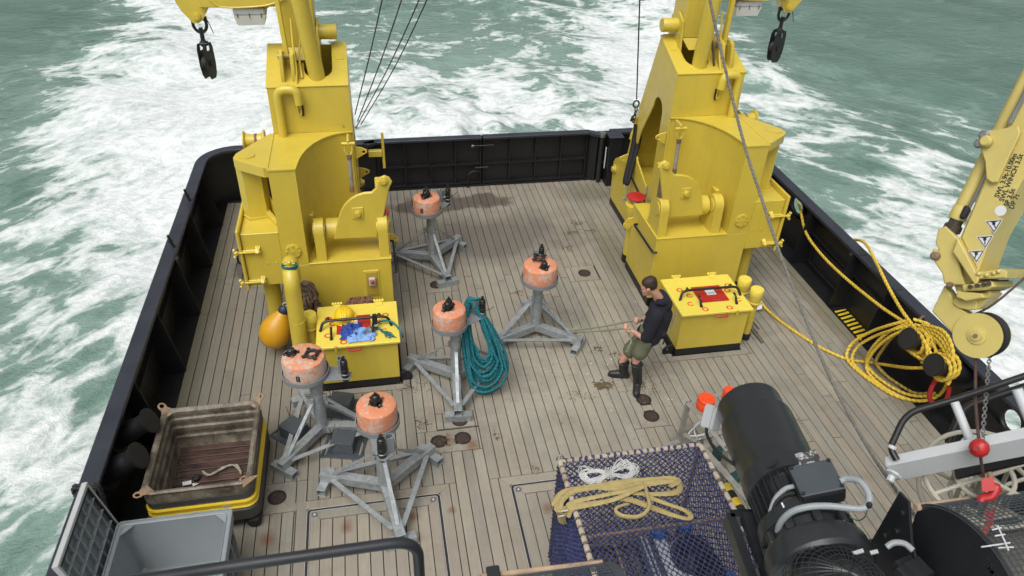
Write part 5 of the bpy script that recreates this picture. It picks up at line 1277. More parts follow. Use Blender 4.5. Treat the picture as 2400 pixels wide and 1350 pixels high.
# things on the port locker lid
t = thing('hard_hat', 'yellow hard hat lying on the port locker lid', 'hard hat', (-.56, 8.09, .776))
hc = Vector((-.56, 8.09, .776)); yaw = R_(200)
prof = [(.165, .0), (.155, .012), (.132, .016), (.130, .04), (.124, .075), (.108, .11), (.08, .135), (.04, .148), (0, .152)]
m = MB().lathe(prof, hc, n=32)
for i, v in enumerate(m.v):
    d = v - hc; d.y *= 1.16; m.v[i] = hc + d
m.build('shell', 'hat', t)
m = MB()
for off in (-.028, 0, .028):
    pts = [hc + Vector((off, 1.16 * (.131 * math.cos(a)), .05 + .103 * math.sin(a) ** .8)) for a in np.linspace(.25, PI - .25, 14)]
    m.tube(pts, .006, 6)
m.build('ridge', 'hat', t)
def cloth(name, c, sx, sy, hgt, mat, label, seed):
    N = 34; m = MB(); vs_ = []; fs = []
    for i in range(N):
        for j in range(N):
            u, v = i / (N - 1) - .5, j / (N - 1) - .5
            r = math.hypot(u, v) * 2
            nn = noise.noise(Vector((u * 5 + seed, v * 5, seed))); n2 = noise.noise(Vector((u * 11 + seed, v * 11, 3.3 + seed)))
            zf = max(0, 1 - r ** 2.2 * .9)
            ridge = abs(noise.noise(Vector((u * 7 + nn, v * 3.2 + seed * 2, 7.7))))
            z = hgt * (zf * (.35 + .55 * nn + .3 * n2) + .9 * ridge * zf) + .006
            vs_.append((c[0] + sx * (u + .16 * nn + .10 * noise.noise(Vector((v * 6, u * 6, seed + 9)))), c[1] + sy * (v + .16 * noise.noise(Vector((u * 5, v * 5, seed + 4)))), c[2] + max(.004 + .004 * n2, z)))
    for i in range(N - 1):
        for j in range(N - 1): a = i * N + j; fs.append([a, a + 1, a + N + 1, a + N])
    m.v = [Vector(v) for v in vs_]; m.f = fs
    o = m.build(name, mat, ang=60); tag(o, label, 'rag', 'rags on the port locker lid'); return o
cloth('rag', (-.47, 7.78, .786), .26, .30, .10, 'cloth_blue', 'dark royal blue rag bunched on the port locker lid', 1.3)
cloth('rag', (-.36, 7.67, .786), .34, .25, .11, 'cloth_light', 'light blue rag over the edge of the red lid plate', 4.1)
cloth('rag', (-.24, 7.73, .784), .17, .2, .07, 'cloth_grey', 'grey rag beside the spray can', 8.2)
t = thing('spray_can', 'black spray can standing on the port locker lid', 'spray can', (-.16, 7.80, .776))
MB().lathe([(0, .776), (.033, .776), (.034, .78), (.034, .945), (.030, .955), (0, .956)], (-.16, 7.80, 0), n=20).build('can', 'plastic_black', t)
MB().lathe([(.031, .956), (.031, 1.0), (.028, 1.006), (0, 1.007)], (-.16, 7.80, 0), n=20).build('cap', 'plastic_black', t)
MB().lathe([(.0345, .83), (.0345, .87)], (-.16, 7.80, 0), n=20).build('printed_band', 'label', t)
MB().lathe([(.0348, .80), (.0348, .808)], (-.16, 7.80, 0), n=20).build('green_band', 'tealgreen', t)
m = MB()
z = .79
m.rope(smooth([P(887, 772, z), P(880, 762, z + .03), P(893, 753, z + .04), P(912, 752, z + .05), P(928, 762, z + .02), P(941, 780, z - .02), P(944, 790, z - .1)], 6), .013)
for k in range(9):
    a = P(895 + k * 1.5, 776, z); m.rope(smooth([a, P(905 + rng.uniform(-6, 14), 783 + rng.uniform(-5, 5), z + .01), P(918 + rng.uniform(-14, 12), 788 + rng.uniform(-7, 5), z)], 4), .006, n=5)
m.rope(smooth([P(890, 770, z), P(898, 778, z + .01), P(906, 781, z)], 4), .014)
tag(m.build('frayed_rope', 'rope_teal'), 'short frayed teal rope end hanging over the port locker lid edge', 'rope')

# loose rods behind the starboard locker
t = thing('steel_rods', 'dull metal rods lying on the deck behind the capped starboard vents', 'rods', (5.45, 7.85, 0))
for a, b, r in ((P(1748, 752, .02), P(1776, 780, .02), .012), (P(1752, 760, .02), P(1787, 803, .02), .02), (P(1757, 745, .02), P(1779, 770, .02), .012)):
    MB().cyl(a, b, r, 8).build('rod', 'steel', t)
tag(MB().prism([(0, 0), (.12, .02), (.14, .09), (.03, .13)], P(1770, 728, .05), (1, 0, 0), (0, .8, .4), .01).build('white_scoop', 'label'), 'small white scrap lying behind the capped starboard vents', 'scrap')

# ---------------------------------------------------------------- collapsible bin with steel corner ears
t = thing('fish_bin', 'grimy metal bin with a yellow band and rusty corner ears, holding debris', 'bin', (-2.08, 6.12, 0))
x0, x1, y0, y1 = -2.60, -1.535, 5.49, 6.72
rcorn = .10
def loop(d, z, r=rcorn):
    return [Vector((a, b, z)) for a, b in rrect(x0 + d, y0 + d, x1 - d, y1 - d, max(.02, r - d), 5)]
def bandring(m, specs):
    """specs: list of (inset, z) giving a closed profile round the bin"""
    L = [loop(d, z) for d, z in specs]; n_ = len(L[0]); o = len(m.v)
    for l_ in L: m.v += l_
    k = len(L)
    for i in range(k):
        for j in range(n_):
            m.f.append([o + i * n_ + j, o + i * n_ + (j + 1) % n_, o + ((i + 1) % k) * n_ + (j + 1) % n_, o + ((i + 1) % k) * n_ + j])
    return m
prof = [(.012, .30), (.0, .34), (-.012, .40), (.0, .46), (.014, .50), (.0, .55), (-.012, .60), (.010, .65), (-.002, .69), (-.012, .715), (.006, .728), (.03, .722)]
inner = [(.05, .70), (.05, .655), (.034, .64), (.034, .60), (.056, .585), (.056, .54), (.038, .52), (.038, .47), (.06, .455), (.06, .40), (.042, .385), (.046, .33), (.066, .31), (.06, .22), (.085, .17)]
bandring(MB(), prof + inner + [(.1, .13), (.05, .13)]).build('wall', 'bin', t, ang=40)
bandring(MB(), [(.006, .485), (-.006, .49), (-.006, .56), (.006, .565)]).build('dark_band', 'bindark', t)
bandring(MB(), [(.012, .345), (-.02, .35), (-.028, .37), (-.014, .385), (-.014, .43), (-.026, .445), (-.018, .46), (.012, .462)]).build('yellow_band', 'yellow_tape', t)
bandring(MB(), [(.0, .16), (-.03, .18), (-.03, .33), (.0, .345)]).build('lower_band', 'bindark', t)
for px in (x0 + .16, x1 - .04):
    MB().bb(px - .09, px + .05, y0 - .02, y1 + .02, 0.0, .15, .03).build('skid', 'speckled', t)
for i in range(11):
    y = y0 + .07 + i * (y1 - y0 - .14) / 11; w_ = (y1 - y0 - .14) / 11
    MB().bb(x0 + .07, x1 - .07, y + .006, y + w_ - .006, .12, .165 + rng.uniform(-.006, .006), .006).build('floor_slat', 'boxfloor', t)
MB().bb(x0 + .05, x1 - .05, y0 + .05, y1 - .05, .10, .13).build('floor', 'boxfloor', t)
for cx, cy, sx, sy in ((x0, y0, -1, -1), (x0, y1, -1, 1), (x1, y1, 1, 1), (x1, y0, 1, -1)):
    d = Vector((sx, sy, 0)).normalized(); u = Vector((-d.y, d.x, 0))
    c0 = Vector((cx - sx * .03, cy - sy * .03, .725))
    lift = Vector((0, 0, .10)) if sy > 0 else Vector((0, 0, .03))
    out_ = [(-.10, -.075), (.10, -.075), (.04, .03), (.048, .065), (.035, .10), (0, .115), (-.035, .10), (-.048, .065), (-.04, .03)]
    v = (d * .9 + Vector((0, 0, .5 if sy > 0 else .2))).normalized() if (sx, sy) != (1, -1) else (-d * .9 + Vector((0, 0, -.35))).normalized()
    MB().plate(out_, [circ(0, .07, .024, 14)], c0, u, v, .012, .003).build('corner_ear', 'rustyear', t)
MB().plate([(.05 * math.cos(a), .016 * math.sin(a)) for a in np.linspace(0, 2 * PI, 16, endpoint=False)], [], (-1.82, y0 - .018, .41), (1, 0, 0), (0, 0, 1), .006, .001).build('oval_label', 'greylight', t)
# debris in the bin
m = MB()
for k in range(260):
    a = Vector((rng.uniform(x0 + .10, x1 - .12), y0 + .10 + abs(rng.normal(0, .22)), .175))
    if k > 150: a = Vector((x0 + .10 + abs(rng.normal(0, .07)), rng.uniform(y0 + .1, y1 - .3), .175))
    s = rng.uniform(.006, .024)
    m.box(a, (s, s * rng.uniform(.4, 1.6), s * .5), 0, (rng.uniform(0, 1), rng.uniform(0, 1), rng.uniform(0, 3)))
tag(m.build('bin_debris', 'debris'), 'dark shell and weed debris lying in the fish bin', None, None, 'stuff')
def chip(name, pts, z, mat, label, cat, thick=.004):
    c = sum((Vector((*p, 0)) for p in pts), Vector()) / len(pts)
    o = MB().prism([(p[0] - c.x, p[1] - c.y) for p in pts], (c.x, c.y, z), (1, 0, .05), (0, 1, 0), thick).build(name, mat); tag(o, label, cat); return o
def PP(l, z): return [tuple(P(*a, z)[:2]) for a in l]
chip('white_tag', PP([(427, 1130), (448, 1126), (449, 1135), (428, 1138)], .2), .2, 'label', 'white paper tag lying on the bin floor', 'tag')
chip('white_scrap', PP([(449, 1132), (466, 1133), (452, 1139)], .19), .185, 'label', 'pale torn scrap next to the white tag in the bin', 'scrap')
m = MB()
for k in range(9):
    a = P(420 + k * 3.6, 1149 - 3 * math.sin(k), .195); m.box(a, (.03, .025, .012), .004, (.3 * k, .2, k))
tag(m.build('yellow_glove', 'yellow_tape'), 'crumpled yellow plastic scrap lying in the bin', 'plastic scrap')
m = MB().lathe([(0, 0), (.04, 0), (.045, .03), (.03, .045), (0, .045)], P(461, 1122, .18), n=18)
tag(m.build('round_stopper', 'rubber'), 'black round cap lying beside the white tag in the bin', 'cap')
m = MB()
for s in range(3):
    m.rope(smooth([P(475 + s, 1104 + s * 2, .2), P(488, 1112 + s, .2), P(503, 1109 - s, .21), P(520, 1096 + s * 2, .2), P(540, 1091 - s, .22), P(556, 1090 + s * 3, .2), P(566, 1107 + s * 2, .2)], 5), .010)
tag(m.build('old_line', 'oldcord'), 'tangled old grey cord lying across the bin floor', 'cord')

# ---------------------------------------------------------------- grey tub with its open lid
t = thing('plastic_tub', 'open grey plastic tub between bin and foreground rail', 'tub', (-2.19, 4.75, 0))
tx0, tx1, ty0, ty1, tz = -2.72, -1.655, 4.30, 5.135, .78
def tl(d, z, r=.05, dx=0): return [Vector((a, b, z)) for a, b in rrect(tx0 + d, ty0 + d, tx1 - d, ty1 - d, r, 4)]
def loft(m, L):
    n_ = len(L[0]); o = len(m.v)
    for l_ in L: m.v += l_
    for i in range(len(L) - 1):
        for j in range(n_): m.f.append([o + i * n_ + j, o + i * n_ + (j + 1) % n_, o + (i + 1) * n_ + (j + 1) % n_, o + (i + 1) * n_ + j])
    m.f.append([o + j for j in range(n_)][::-1]); m.f.append([o + (len(L) - 1) * n_ + j for j in range(n_)])
    return m
loft(MB(), [tl(.06, .02), tl(.045, .05), tl(.03, .60), tl(.028, .66), tl(.0, .665), tl(-.002, .775), tl(.004, .78), tl(.014, .78), tl(.016, .765), tl(.042, .765), tl(.046, .775), tl(.052, .77), tl(.075, .12), tl(.10, .09)]).build('body', 'grey', t, ang=40)
for i in range(1, 6):
    x = tx0 + i * (tx1 - tx0) / 6
    MB().bb(x - .008, x + .008, ty1 - .03, ty1 + .0, .05, .66).build('rib', 'grey', t)
for i in range(1, 5):
    y = ty0 + i * (ty1 - ty0) / 5
    MB().bb(tx1 - .03, tx1, y - .008, y + .008, .05, .66).build('rib', 'grey', t)
MB().bb(tx1 - .04, tx1 - .003, ty0 + .12, ty1 - .15, .44, .58, .01).build('handle_recess', 'greydark', t)
for (cx, cy) in ((tx0 + .06, ty1 - .06), (tx1 - .06, ty1 - .06)):
    sx = 1 if cx < -2.2 else -1
    MB().prism([(0, 0), (sx * .11, 0), (0, -.11)], (cx - sx * .01, cy + .01, .755), (1, 0, 0), (0, 1, 0), .012).build('corner_web', 'grey', t)
MB().bb(tx0 + .12, tx1 - .12, ty0 + .12, ty1 - .12, .092, .10).build('floor', 'grey', t)
t = thing('tub_lid', 'grey waffle ribbed lid propped between the tub and the port bulwark', 'lid', (-2.78, 4.7, .68))
o_ = Vector((-2.745, 4.28, .64)); vu = Vector((-.13, 0, .70)).normalized(); vy = Vector((0, 1, 0)); nn = vy.cross(vu)
if nn.x < 0: nn = -nn
H_, W_ = .70, .90
MB().plate([(0, 0), (W_, 0), (W_, H_), (0, H_)], [], o_ - nn * .028, vy, vu, .008, .002).build('panel', 'grey', t)
for a, b, c, d in ((0, 0, W_, .035), (0, H_ - .035, W_, H_)):
    MB().plate([(a, b), (c, b), (c, d), (a, d)], [], o_ - nn * .004, vy, vu, .052, .004).build('edge_rim', 'greylight' if b > 0 else 'grey', t)
for a in (0, W_ - .03):
    MB().plate([(a, .036), (a + .03, .036), (a + .03, H_ - .036), (a, H_ - .036)], [], o_ - nn * .004, vy, vu, .050, .004).build('edge_rim', 'greylight', t)
MB().plate([(.031, H_ - .055), (W_ - .031, H_ - .055), (W_ - .031, H_ - .037), (.031, H_ - .037)], [], o_ + nn * .010, vy, vu, .028, .004).build('seal', 'rubber', t)
MB().plate([(W_ - .05, .036), (W_ - .031, .036), (W_ - .031, H_ - .056), (W_ - .05, H_ - .056)], [], o_ + nn * .010, vy, vu, .028, .004).build('seal', 'rubber', t)
for i in range(1, 4):
    b = i * H_ / 4
    MB().plate([(.03, b - .004), (W_ - .05, b - .004), (W_ - .05, b + .004), (.03, b + .004)], [], o_ - nn * .002, vy, vu, .044, .001).build('rib', 'grey', t, ang=0)
for i in range(1, 7):
    a = i * W_ / 7
    MB().plate([(a - .004, .037), (a + .004, .037), (a + .004, H_ - .057), (a - .004, H_ - .057)], [], o_ - nn * .0035, vy, vu, .044, .001).build('rib', 'grey', t, ang=0)
MAT['printgrey'] = paint('pale_print', (0.16, 0.17, 0.20), 0.8, 0.3)
MAT['rope_dirty'] = ropemat('dirty_yellow_rope', (0.18, 0.13, 0.03), (0.52, 0.38, 0.06), 0.8, 34)
MAT['wornplate'] = paint('worn_name_plate', (0.05, 0.05, 0.05), 0.5, 0.3, chip=((0.42, 0.42, 0.42), 22, 0.5))
MAT['greasy'] = paint('greasy_steel', (0.055, 0.042, 0.03), 0.45, 0.5, scale=12, chip=((0.35, 0.27, 0.08), 14, 0.6))
MAT['rustred'] = paint('dull_red', (0.25, 0.012, 0.012), 0.6, 0.2)
MAT['railblack'] = paint('dark_rail_paint', (0.022, 0.024, 0.028), 0.38, 0.2, spec=0.5)
MAT['weed'] = paint('dried_weed', (0.16, 0.115, 0.058), 0.9, 0.5, scale=30)
MAT['grit'] = paint('shell_grit', (0.26, 0.20, 0.13), 0.9, 0.5, scale=80)
MAT['net_dark'] = ropemat('dark_net_twine', (0.012, 0.013, 0.030), (0.035, 0.040, 0.085), 0.85, 30)
# ---------------------------------------------------------------- the man hauling on a rope
def evaluated(ob):
    dg = bpy.context.evaluated_depsgraph_get()
    me = bpy.data.meshes.new_from_object(ob.evaluated_get(dg)); ob.modifiers.clear(); ob.data = me
def fuse(mb, name, mat, parent, vox, it=6, fac=.5):
    o = mb.build(name, mat, parent, ang=0)
    r = o.modifiers.new('r', 'REMESH'); r.mode = 'VOXEL'; r.voxel_size = vox
    s_ = o.modifiers.new('s', 'SMOOTH'); s_.iterations = it; s_.factor = fac
    bpy.context.view_layer.update(); evaluated(o)
    o.data.polygons.foreach_set('use_smooth', [True] * len(o.data.polygons)); 
    if not o.data.materials: o.data.materials.append(MAT[mat])
    return o
def ering(m, rings, n=20):
    """loft through ellipses: (centre, right vector, half width, front vector, half depth)"""
    o = len(m.v)
    for c, r, a, f, b in rings:
        for j in range(n):
            t_ = 2 * PI * j / n; m.v.append(Vector(c) + Vector(r) * (a * math.cos(t_)) + Vector(f) * (b * math.sin(t_)))
    for i in range(len(rings) - 1):
        for j in range(n): m.f.append([o + i * n + j, o + i * n + (j + 1) % n, o + (i + 1) * n + (j + 1) % n, o + (i + 1) * n + j])
    m.f.append([o + j for j in range(n)][::-1]); m.f.append([o + (len(rings) - 1) * n + j for j in range(n)]); return m
def limb(m, pts, radii, k=5, n=14):
    q = smooth(pts, k); rr = []
    for i in range(len(q)):
        x = i / k; a = int(min(x, len(radii) - 2)); f = x - a
        rr.append(radii[a] * (1 - f) + radii[a + 1] * f)
    m.tube(q, 1, n, radii=rr)
    m.sphere(q[0], rr[0] * .98, 12); m.sphere(q[-1], rr[-1] * .98, 12); return m
man = thing('person', 'man in navy hoodie, khaki shorts and black rubber boots leaning back to pull a rope', 'person', (3.2, 7.1, 0))
Z = Vector((0, 0, 1))
fx = Vector((-.88, .47, 0)).normalized()      # the way he faces
lf = Z.cross(fx)                               # his left (towards the camera)
pel = Vector((3.36, 7.10, .88)); wst = PY(1532, 778, 7.11); chs = PY(1547, 735, 7.12); shc = PY(1549, 708, 7.13); nkb = PY(1543, 695, 7.13)
hd = PY(1521, 670, 7.14)
shL = shc + lf * .20 + Vector((-.01, 0, -.05)); shR = shc - lf * .20 + Vector((-.01, 0, -.05))
elL = PY(1516, 791, 6.93); wrL = PY(1483, 776, 7.02); haL = PY(1469, 768, 7.06)
elR = shR + Vector((-.05, .05, -.30)); wrR = PY(1500, 752, 7.24); haR = PY(1490, 750, 7.20)
hipL = pel + lf * .10 + Vector((0, 0, -.04)); hipR = pel - lf * .10 + Vector((-.01, 0, -.04))
anL = Vector((3.27, 6.99, .09)); anR = Vector((3.15, 7.23, .09))
knL = PY(1492, 838, 7.02); knR = PY(1462, 840, 7.22)
up_t = (shc - pel).normalized()
bd = MB()
ering(bd, [(pel - Z * .10, lf, .14, fx, .10), (pel, lf, .155, fx, .115), (wst, lf, .14, fx, .105), (chs, lf, .16, fx, .115), (shc - up_t * .02, lf, .17, fx, .09), (shc + up_t * .03, lf, .09, fx, .07)])
limb(bd, [shc + up_t * .0, nkb + (hd - nkb) * .3, hd - (hd - nkb) * .25], [.068, .06, .062], n=16)
# head: skull, jaw, nose, ears
hz_ = (hd - nkb).normalized(); look = (Vector((-.95, .30, 0)) + Vector((0, 0, -.42))).normalized(); hz2 = (Z + fx * .35).normalized()
def hp_(f, l, u): return hd + look * f + lf * l + hz2 * u
rings = []
for u, a, b, off in ((-.125, .030, .035, .045), (-.105, .045, .055, .030), (-.07, .058, .075, .016), (-.03, .068, .088, .004), (.01, .074, .096, -.004), (.05, .076, .098, -.008), (.085, .066, .086, -.010), (.108, .045, .06, -.010), (.120, .015, .02, -.010)):
    rings.append((hp_(off, 0, u), lf, a, look, b))
ering(bd, rings, 22)
bd.sphere(hp_(.082, 0, -.105), .024, 12, (1, 1.1, .9))                    # chin
m_ = MB(); bd.hexa([hp_(.088, .012, -.05), hp_(.088, -.012, -.05), hp_(.08, -.010, -.0), hp_(.08, .010, -.0)], [hp_(.118, .008, -.05), hp_(.118, -.008, -.05), hp_(.094, -.004, .004), hp_(.094, .004, .004)])
for s_ in (-1, 1):
    bd.sphere(hp_(-.005, .078 * s_, -.02), .03, 12, (.75, .35, 1.1))       # ears
    bd.sphere(hp_(.083, .03 * s_, .008), .018, 10, (1, 1.2, .6))           # brow
    bd.sphere(hp_(.07, .036 * s_, -.04), .022, 10)                          # cheek
bd.tube([hp_(.092, -.02, -.082), hp_(.099, 0, -.081), hp_(.092, .02, -.082)], .009, 8)   # lips
limb(bd, [shL, elL, wrL], [.050, .042, .028]); limb(bd, [shR, elR, wrR], [.050, .042, .028])
def hand(wr, ha, ropedir):
    ax = (ha - wr).normalized(); sd = ropedir.normalized(); nrm = ax.cross(sd).normalized()
    bd.box(wr.lerp(ha, .75), (.085, .075, .034), .014, Matrix((ax, sd, nrm)).transposed(), 2)
    for i, L in enumerate((.062, .070, .066, .052)):
        o_ = ha + sd * (-.030 + .021 * i) + ax * .012
        bd.tube(smooth([o_ - ax * .02, o_ + ax * L * .40 - nrm * .004, o_ + ax * L * .50 - nrm * .03, o_ + ax * L * .12 - nrm * .045, o_ - ax * .012 - nrm * .036], 4), .0098, 8)
    bd.tube(smooth([wr.lerp(ha, .35) - sd * .03, ha - sd * .052 - nrm * .012, ha + ax * .018 - sd * .045 - nrm * .036], 4), .012, 8)
hand(wrL, haL, Vector((.3, .6, .7))); hand(wrR, haR, Vector((.3, .6, .7)))
limb(bd, [hipL, knL, anL], [.078, .056, .040]); limb(bd, [hipR, knR, anR], [.078, .056, .040])
for an, td in ((anL, Vector((-.35, -.9, 0)).normalized()), (anR, Vector((-.95, .28, 0)).normalized())):
    limb(bd, [an + Vector((0, 0, -.03)) - td * .03, an + td * .12 + Vector((0, 0, -.045))], [.04, .032])
fuse(bd, 'body', 'skin', man, .0085, 4)
eye = MB()
for s_ in (-1, 1): eye.sphere(hp_(.0905, .031 * s_, -.008), .0085, 8, (1, 1, .8))
eye.build('eyes', 'hair', man)
# hair: receding, short at the sides
hr = MB(); rings = []
for u, a, b, off in ((-.045, .060, .05, -.052), (-.02, .074, .075, -.030), (.02, .081, .092, -.018), (.055, .082, .098, -.015), (.088, .073, .090, -.014), (.114, .050, .064, -.012), (.128, .015, .02, -.010)):
    rings.append((hp_(off, 0, u), lf, a, look, b))
ering(hr, rings, 24)
for k in range(90):
    a = rng.uniform(0, 2 * PI); u = rng.uniform(.0, .12); r = math.sqrt(max(.02, 1 - (u / .13) ** 2))
    hr.sphere(hp_(-.015 + .088 * r * math.cos(a) - (.012 if math.cos(a) > 0 else 0), .077 * r * math.sin(a), u), .013, 6)
fuse(hr, 'hair', 'hair', man, .008, 2)
# hoodie
hd_ = MB()
low = pel + Z * -.02
ering(hd_, [(low + Vector((.01, 0, -.09)), lf, .195, fx, .155), (low + Z * .03, lf, .205, fx, .165), (wst, lf, .20, fx, .165), (chs, lf, .215, fx, .165), (shc - up_t * .05, lf, .205, fx, .125), (shc, lf, .165, fx, .105), (shc + up_t * .045, lf, .088, fx, .085)])
limb(hd_, [shL, shL.lerp(elL, .5), elL.lerp(shL, .02)], [.088, .080, .072]); limb(hd_, [shR, shR.lerp(elR, .5), elR], [.088, .080, .070])
limb(hd_, [elL, elL.lerp(wrL, .12)], [.072, .068]); limb(hd_, [elR, elR.lerp(wrR, .3)], [.068, .062])
hb = nkb - fx * .07
for k in range(9):            # hood lying behind the neck
    a = -1.35 + 2.7 * k / 8
    hd_.sphere(nkb - fx * (.10 * math.cos(a) - .0) + lf * (.115 * math.sin(a)) + Z * (.005 - .035 * math.cos(a)), .058 - .012 * abs(math.sin(a)), 12, (1, 1, .9))
hd_.sphere(nkb - fx * .125 - Z * .085, .085, 14, (.8, 1.1, 1.0))
for k in range(7):            # creases
    c0 = wst + lf * rng.uniform(-.16, .16) + Z * rng.uniform(-.08, .16)
    hd_.tube(smooth([c0 - fx * .145 + lf * .08, c0 - fx * .158 + Z * .03, c0 - fx * .145 - lf * .08 + Z * rng.uniform(-.02, .05)], 3), .014, 6)
fuse(hd_, 'hoodie', 'navy', man, .013, 3)
# pale line print on the back
pr = MB(); bk = chs.lerp(wst, .25) - fx * .180
rd = -lf; udir = up_t
def bp(a, b): return bk + lf * a + udir * b - fx * (.012 - .55 * a * a)
for pts in ([(-.12, .10), (-.04, .13), (.05, .11), (.10, .06)], [(-.12, .10), (-.10, .02), (-.02, .0), (.06, .02), (.10, .06)], [(-.09, -.02), (0, -.04), (.09, -.02), (.12, -.10)], [(-.08, -.02), (-.10, -.09), (-.02, -.11), (.06, -.09)], [(-.05, .06), (.0, .09), (.05, .06), (0, .04), (-.05, .06)], [(.02, -.05), (.05, -.08), (.08, -.06)], [(.10, .06), (.12, -.02), (.12, -.14)]):
    pr.tube(smooth([bp(a, b) for a, b in pts], 4), .0026, 5)
pr.build('back_print', 'printgrey', man)
# shorts
sh = MB()
ering(sh, [(pel + Z * .06, lf, .165, fx, .125), (pel - Z * .02, lf, .178, fx, .135), (pel - Z * .12, lf, .17, fx, .125)])
for h_, k_ in ((hipL, knL), (hipR, knR)):
    limb(sh, [h_, h_.lerp(k_, .42), h_.lerp(k_, .72)], [.108, .108, .112])
for k in range(8):
    h_, k_ = ((hipL, knL), (hipR, knR))[k % 2]; c0 = h_.lerp(k_, rng.uniform(.2, .75))
    sh.tube(smooth([c0 + lf * .10 + fx * .02, c0 + fx * .108 + Z * rng.uniform(-.02, .02), c0 - lf * .08 + fx * .03], 3), .012, 6)
fuse(sh, 'shorts', 'khaki', man, .012, 3)
for an, kn, td, nm in ((anL, knL, Vector((-.35, -.9, 0)).normalized(), 'boot'), (anR, knR, Vector((-.95, .28, 0)).normalized(), 'boot')):
    b = MB()
    tp = an.lerp(kn, .74)
    limb(b, [tp, an.lerp(kn, .4), an + Z * .03, an - Z * .02], [.074, .071, .060, .060])
    limb(b, [an - td * .035 - Z * .035, an + td * .06 - Z * .035, an + td * .165 - Z * .048], [.052, .052, .044])
    sd = Vector((-td.y, td.x, 0))
    sole = [an + td * f + sd * s2 for f, s2 in ((-.085, -.035), (.0, -.043), (.13, -.052), (.20, -.03), (.215, 0), (.20, .03), (.13, .052), (.0, .043), (-.085, .035))]
    b.hexa([Vector((v.x, v.y, .002)) for v in sole], [Vector((v.x, v.y, .035)) for v in sole])
    o = fuse(b, nm, 'boot', man, .009, 3)
    MB().tube([tp + (kn - an).normalized() * .0 + (lf * math.cos(a) + fx * math.sin(a)) * .075 for a in np.linspace(0, 2 * PI, 18, endpoint=False)], .008, 6, closed=True).build('boot_rim', 'boot', o)
# rope from stand T4 to the man
m = MB(); e0 = P(1342, 778, .22); e1 = P(1343, 774, .22)
m.rope(smooth([e0, e0.lerp(haL, .5) + Vector((0, 0, -.02)), haL + Vector((0, 0, -.01)), haL.lerp(elL, .25) + Vector((0, .03, -.05))], 8), .013)
m.rope(smooth([e1, e1.lerp(haR, .5) + Vector((0, 0, -.02)), haR, haR + Vector((.1, .02, -.02))], 8), .013)
m.rope(smooth([haL, PY(1476, 785, 7.03), PY(1479, 800, 7.0), PY(1474, 818, 6.96), PY(1467, 826, 6.96), PY(1474, 812, 6.95), PY(1480, 800, 6.97)], 6), .011)
m.rope(smooth([P(1335, 776, .2), P(1345, 771, .24), P(1352, 778, .2), P(1346, 784, .1)], 5), .013)
tag(m.build('hauling_rope', 'rope_olive'), 'doubled olive rope stretched from a stand foot to the hands of the man', 'rope')

# ---------------------------------------------------------------- mooring rope on the starboard posts
m = MB()
def RP(l): return smooth([(PX(a, b, c[1]) if isinstance(c, tuple) else P(a, b, c)) for a, b, c in l], 7)
X_ = lambda v: ('x', v)
RR = .0225
f_ = PX(1873, 482, 7.3)
m.rope(RP([(1872, 476, X_(7.5)), (1876, 490, X_(7.14)), (1889, 545, X_(7.02)), (1925, 596, X_(6.98)), (1980, 650, X_(6.95)), (2060, 715, X_(6.9)), (2115, 752, X_(6.85)), (2150, 775, X_(6.82)), (2172, 810, X_(6.8)), (2175, 835, X_(6.8))]), RR)
m.rope(RP([(2002, 562, X_(7.36)), (2018, 564, X_(7.28)), (2034, 578, X_(7.15)), (2055, 617, X_(7.04)), (2080, 668, X_(6.98)), (2106, 715, X_(6.9)), (2126, 745, X_(6.85)), (2160, 790, X_(6.8)), (2182, 835, X_(6.78)), (2160, 850, X_(6.75))]), RR)
m.rope(RP([(2168, 862, .70), (2130, 862, .55), (2090, 857, .25), (2050, 851, .05), (2015, 847, .03), (1985, 842, .025), (1930, 818, .025), (1880, 788, .025), (1835, 757, .025), (1800, 728, .025), (1782, 706, .03), (1776, 698, .06)]), RR)
def loop(dx, dy, s, zlow, mat_pts):
    return RP([(a + dx + (a - 2130) * s, b + dy + (b - 850) * s, z) for a, b, z in mat_pts])
LP = [(2132, 750, 1.0), (2085, 762, .8), (2040, 778, .5), (2000, 802, .22), (1984, 832, .06), (1996, 856, .03), (2040, 892, .03), (2095, 926, .03), (2150, 940, .03), (2195, 930, .10), (2224, 900, .36), (2236, 862, .62), (2234, 832, .85), (2214, 792, .98), (2180, 762, 1.03), (2140, 748, 1.02)]
m.rope(loop(0, 0, 0, 0, LP), RR)
LP2 = [(2128, 757, .98), (2085, 777, .72), (2050, 808, .4), (2031, 842, .12), (2040, 868, .05), (2075, 898, .04), (2120, 922, .04), (2165, 929, .07), (2205, 915, .22), (2226, 880, .5), (2232, 845, .8), (2210, 800, 1.0), (2172, 768, 1.05)]
m.rope(loop(0, 0, 0, 0, LP2), RR)
m.rope(loop(4, 6, -.06, 0, LP), RR * .95); m.rope(loop(-2, 12, -.02, 0, LP2), RR * .95)
LP3 = [(2120, 770, .92), (2090, 792, .66), (2066, 822, .36), (2053, 848, .14), (2068, 872, .06), (2105, 900, .05), (2150, 922, .05), (2200, 912, .2), (2232, 870, .5), (2241, 835, .8), (2222, 797, .98)]
dk = MB().rope(RP(LP3), RR * .95)
for b_ in BL[2:]:                                   # figure-eight turns round the posts
    c = b_[0] + Vector((.16, 0, -.08))
    for k in range(3):
        cc_ = c + Vector((.05 * k - .02, 0, .02 * k)); r_ = .148 + .004 * k
        m.rope([cc_ + Vector((.35 * r_ * math.sin(a) * .3, r_ * math.cos(a), r_ * math.sin(a))) for a in np.linspace(0, 2 * PI, 26)], RR)
pA, pB = BL[2][0] + Vector((.15, 0, -.08)), BL[3][0] + Vector((.15, 0, -.08))
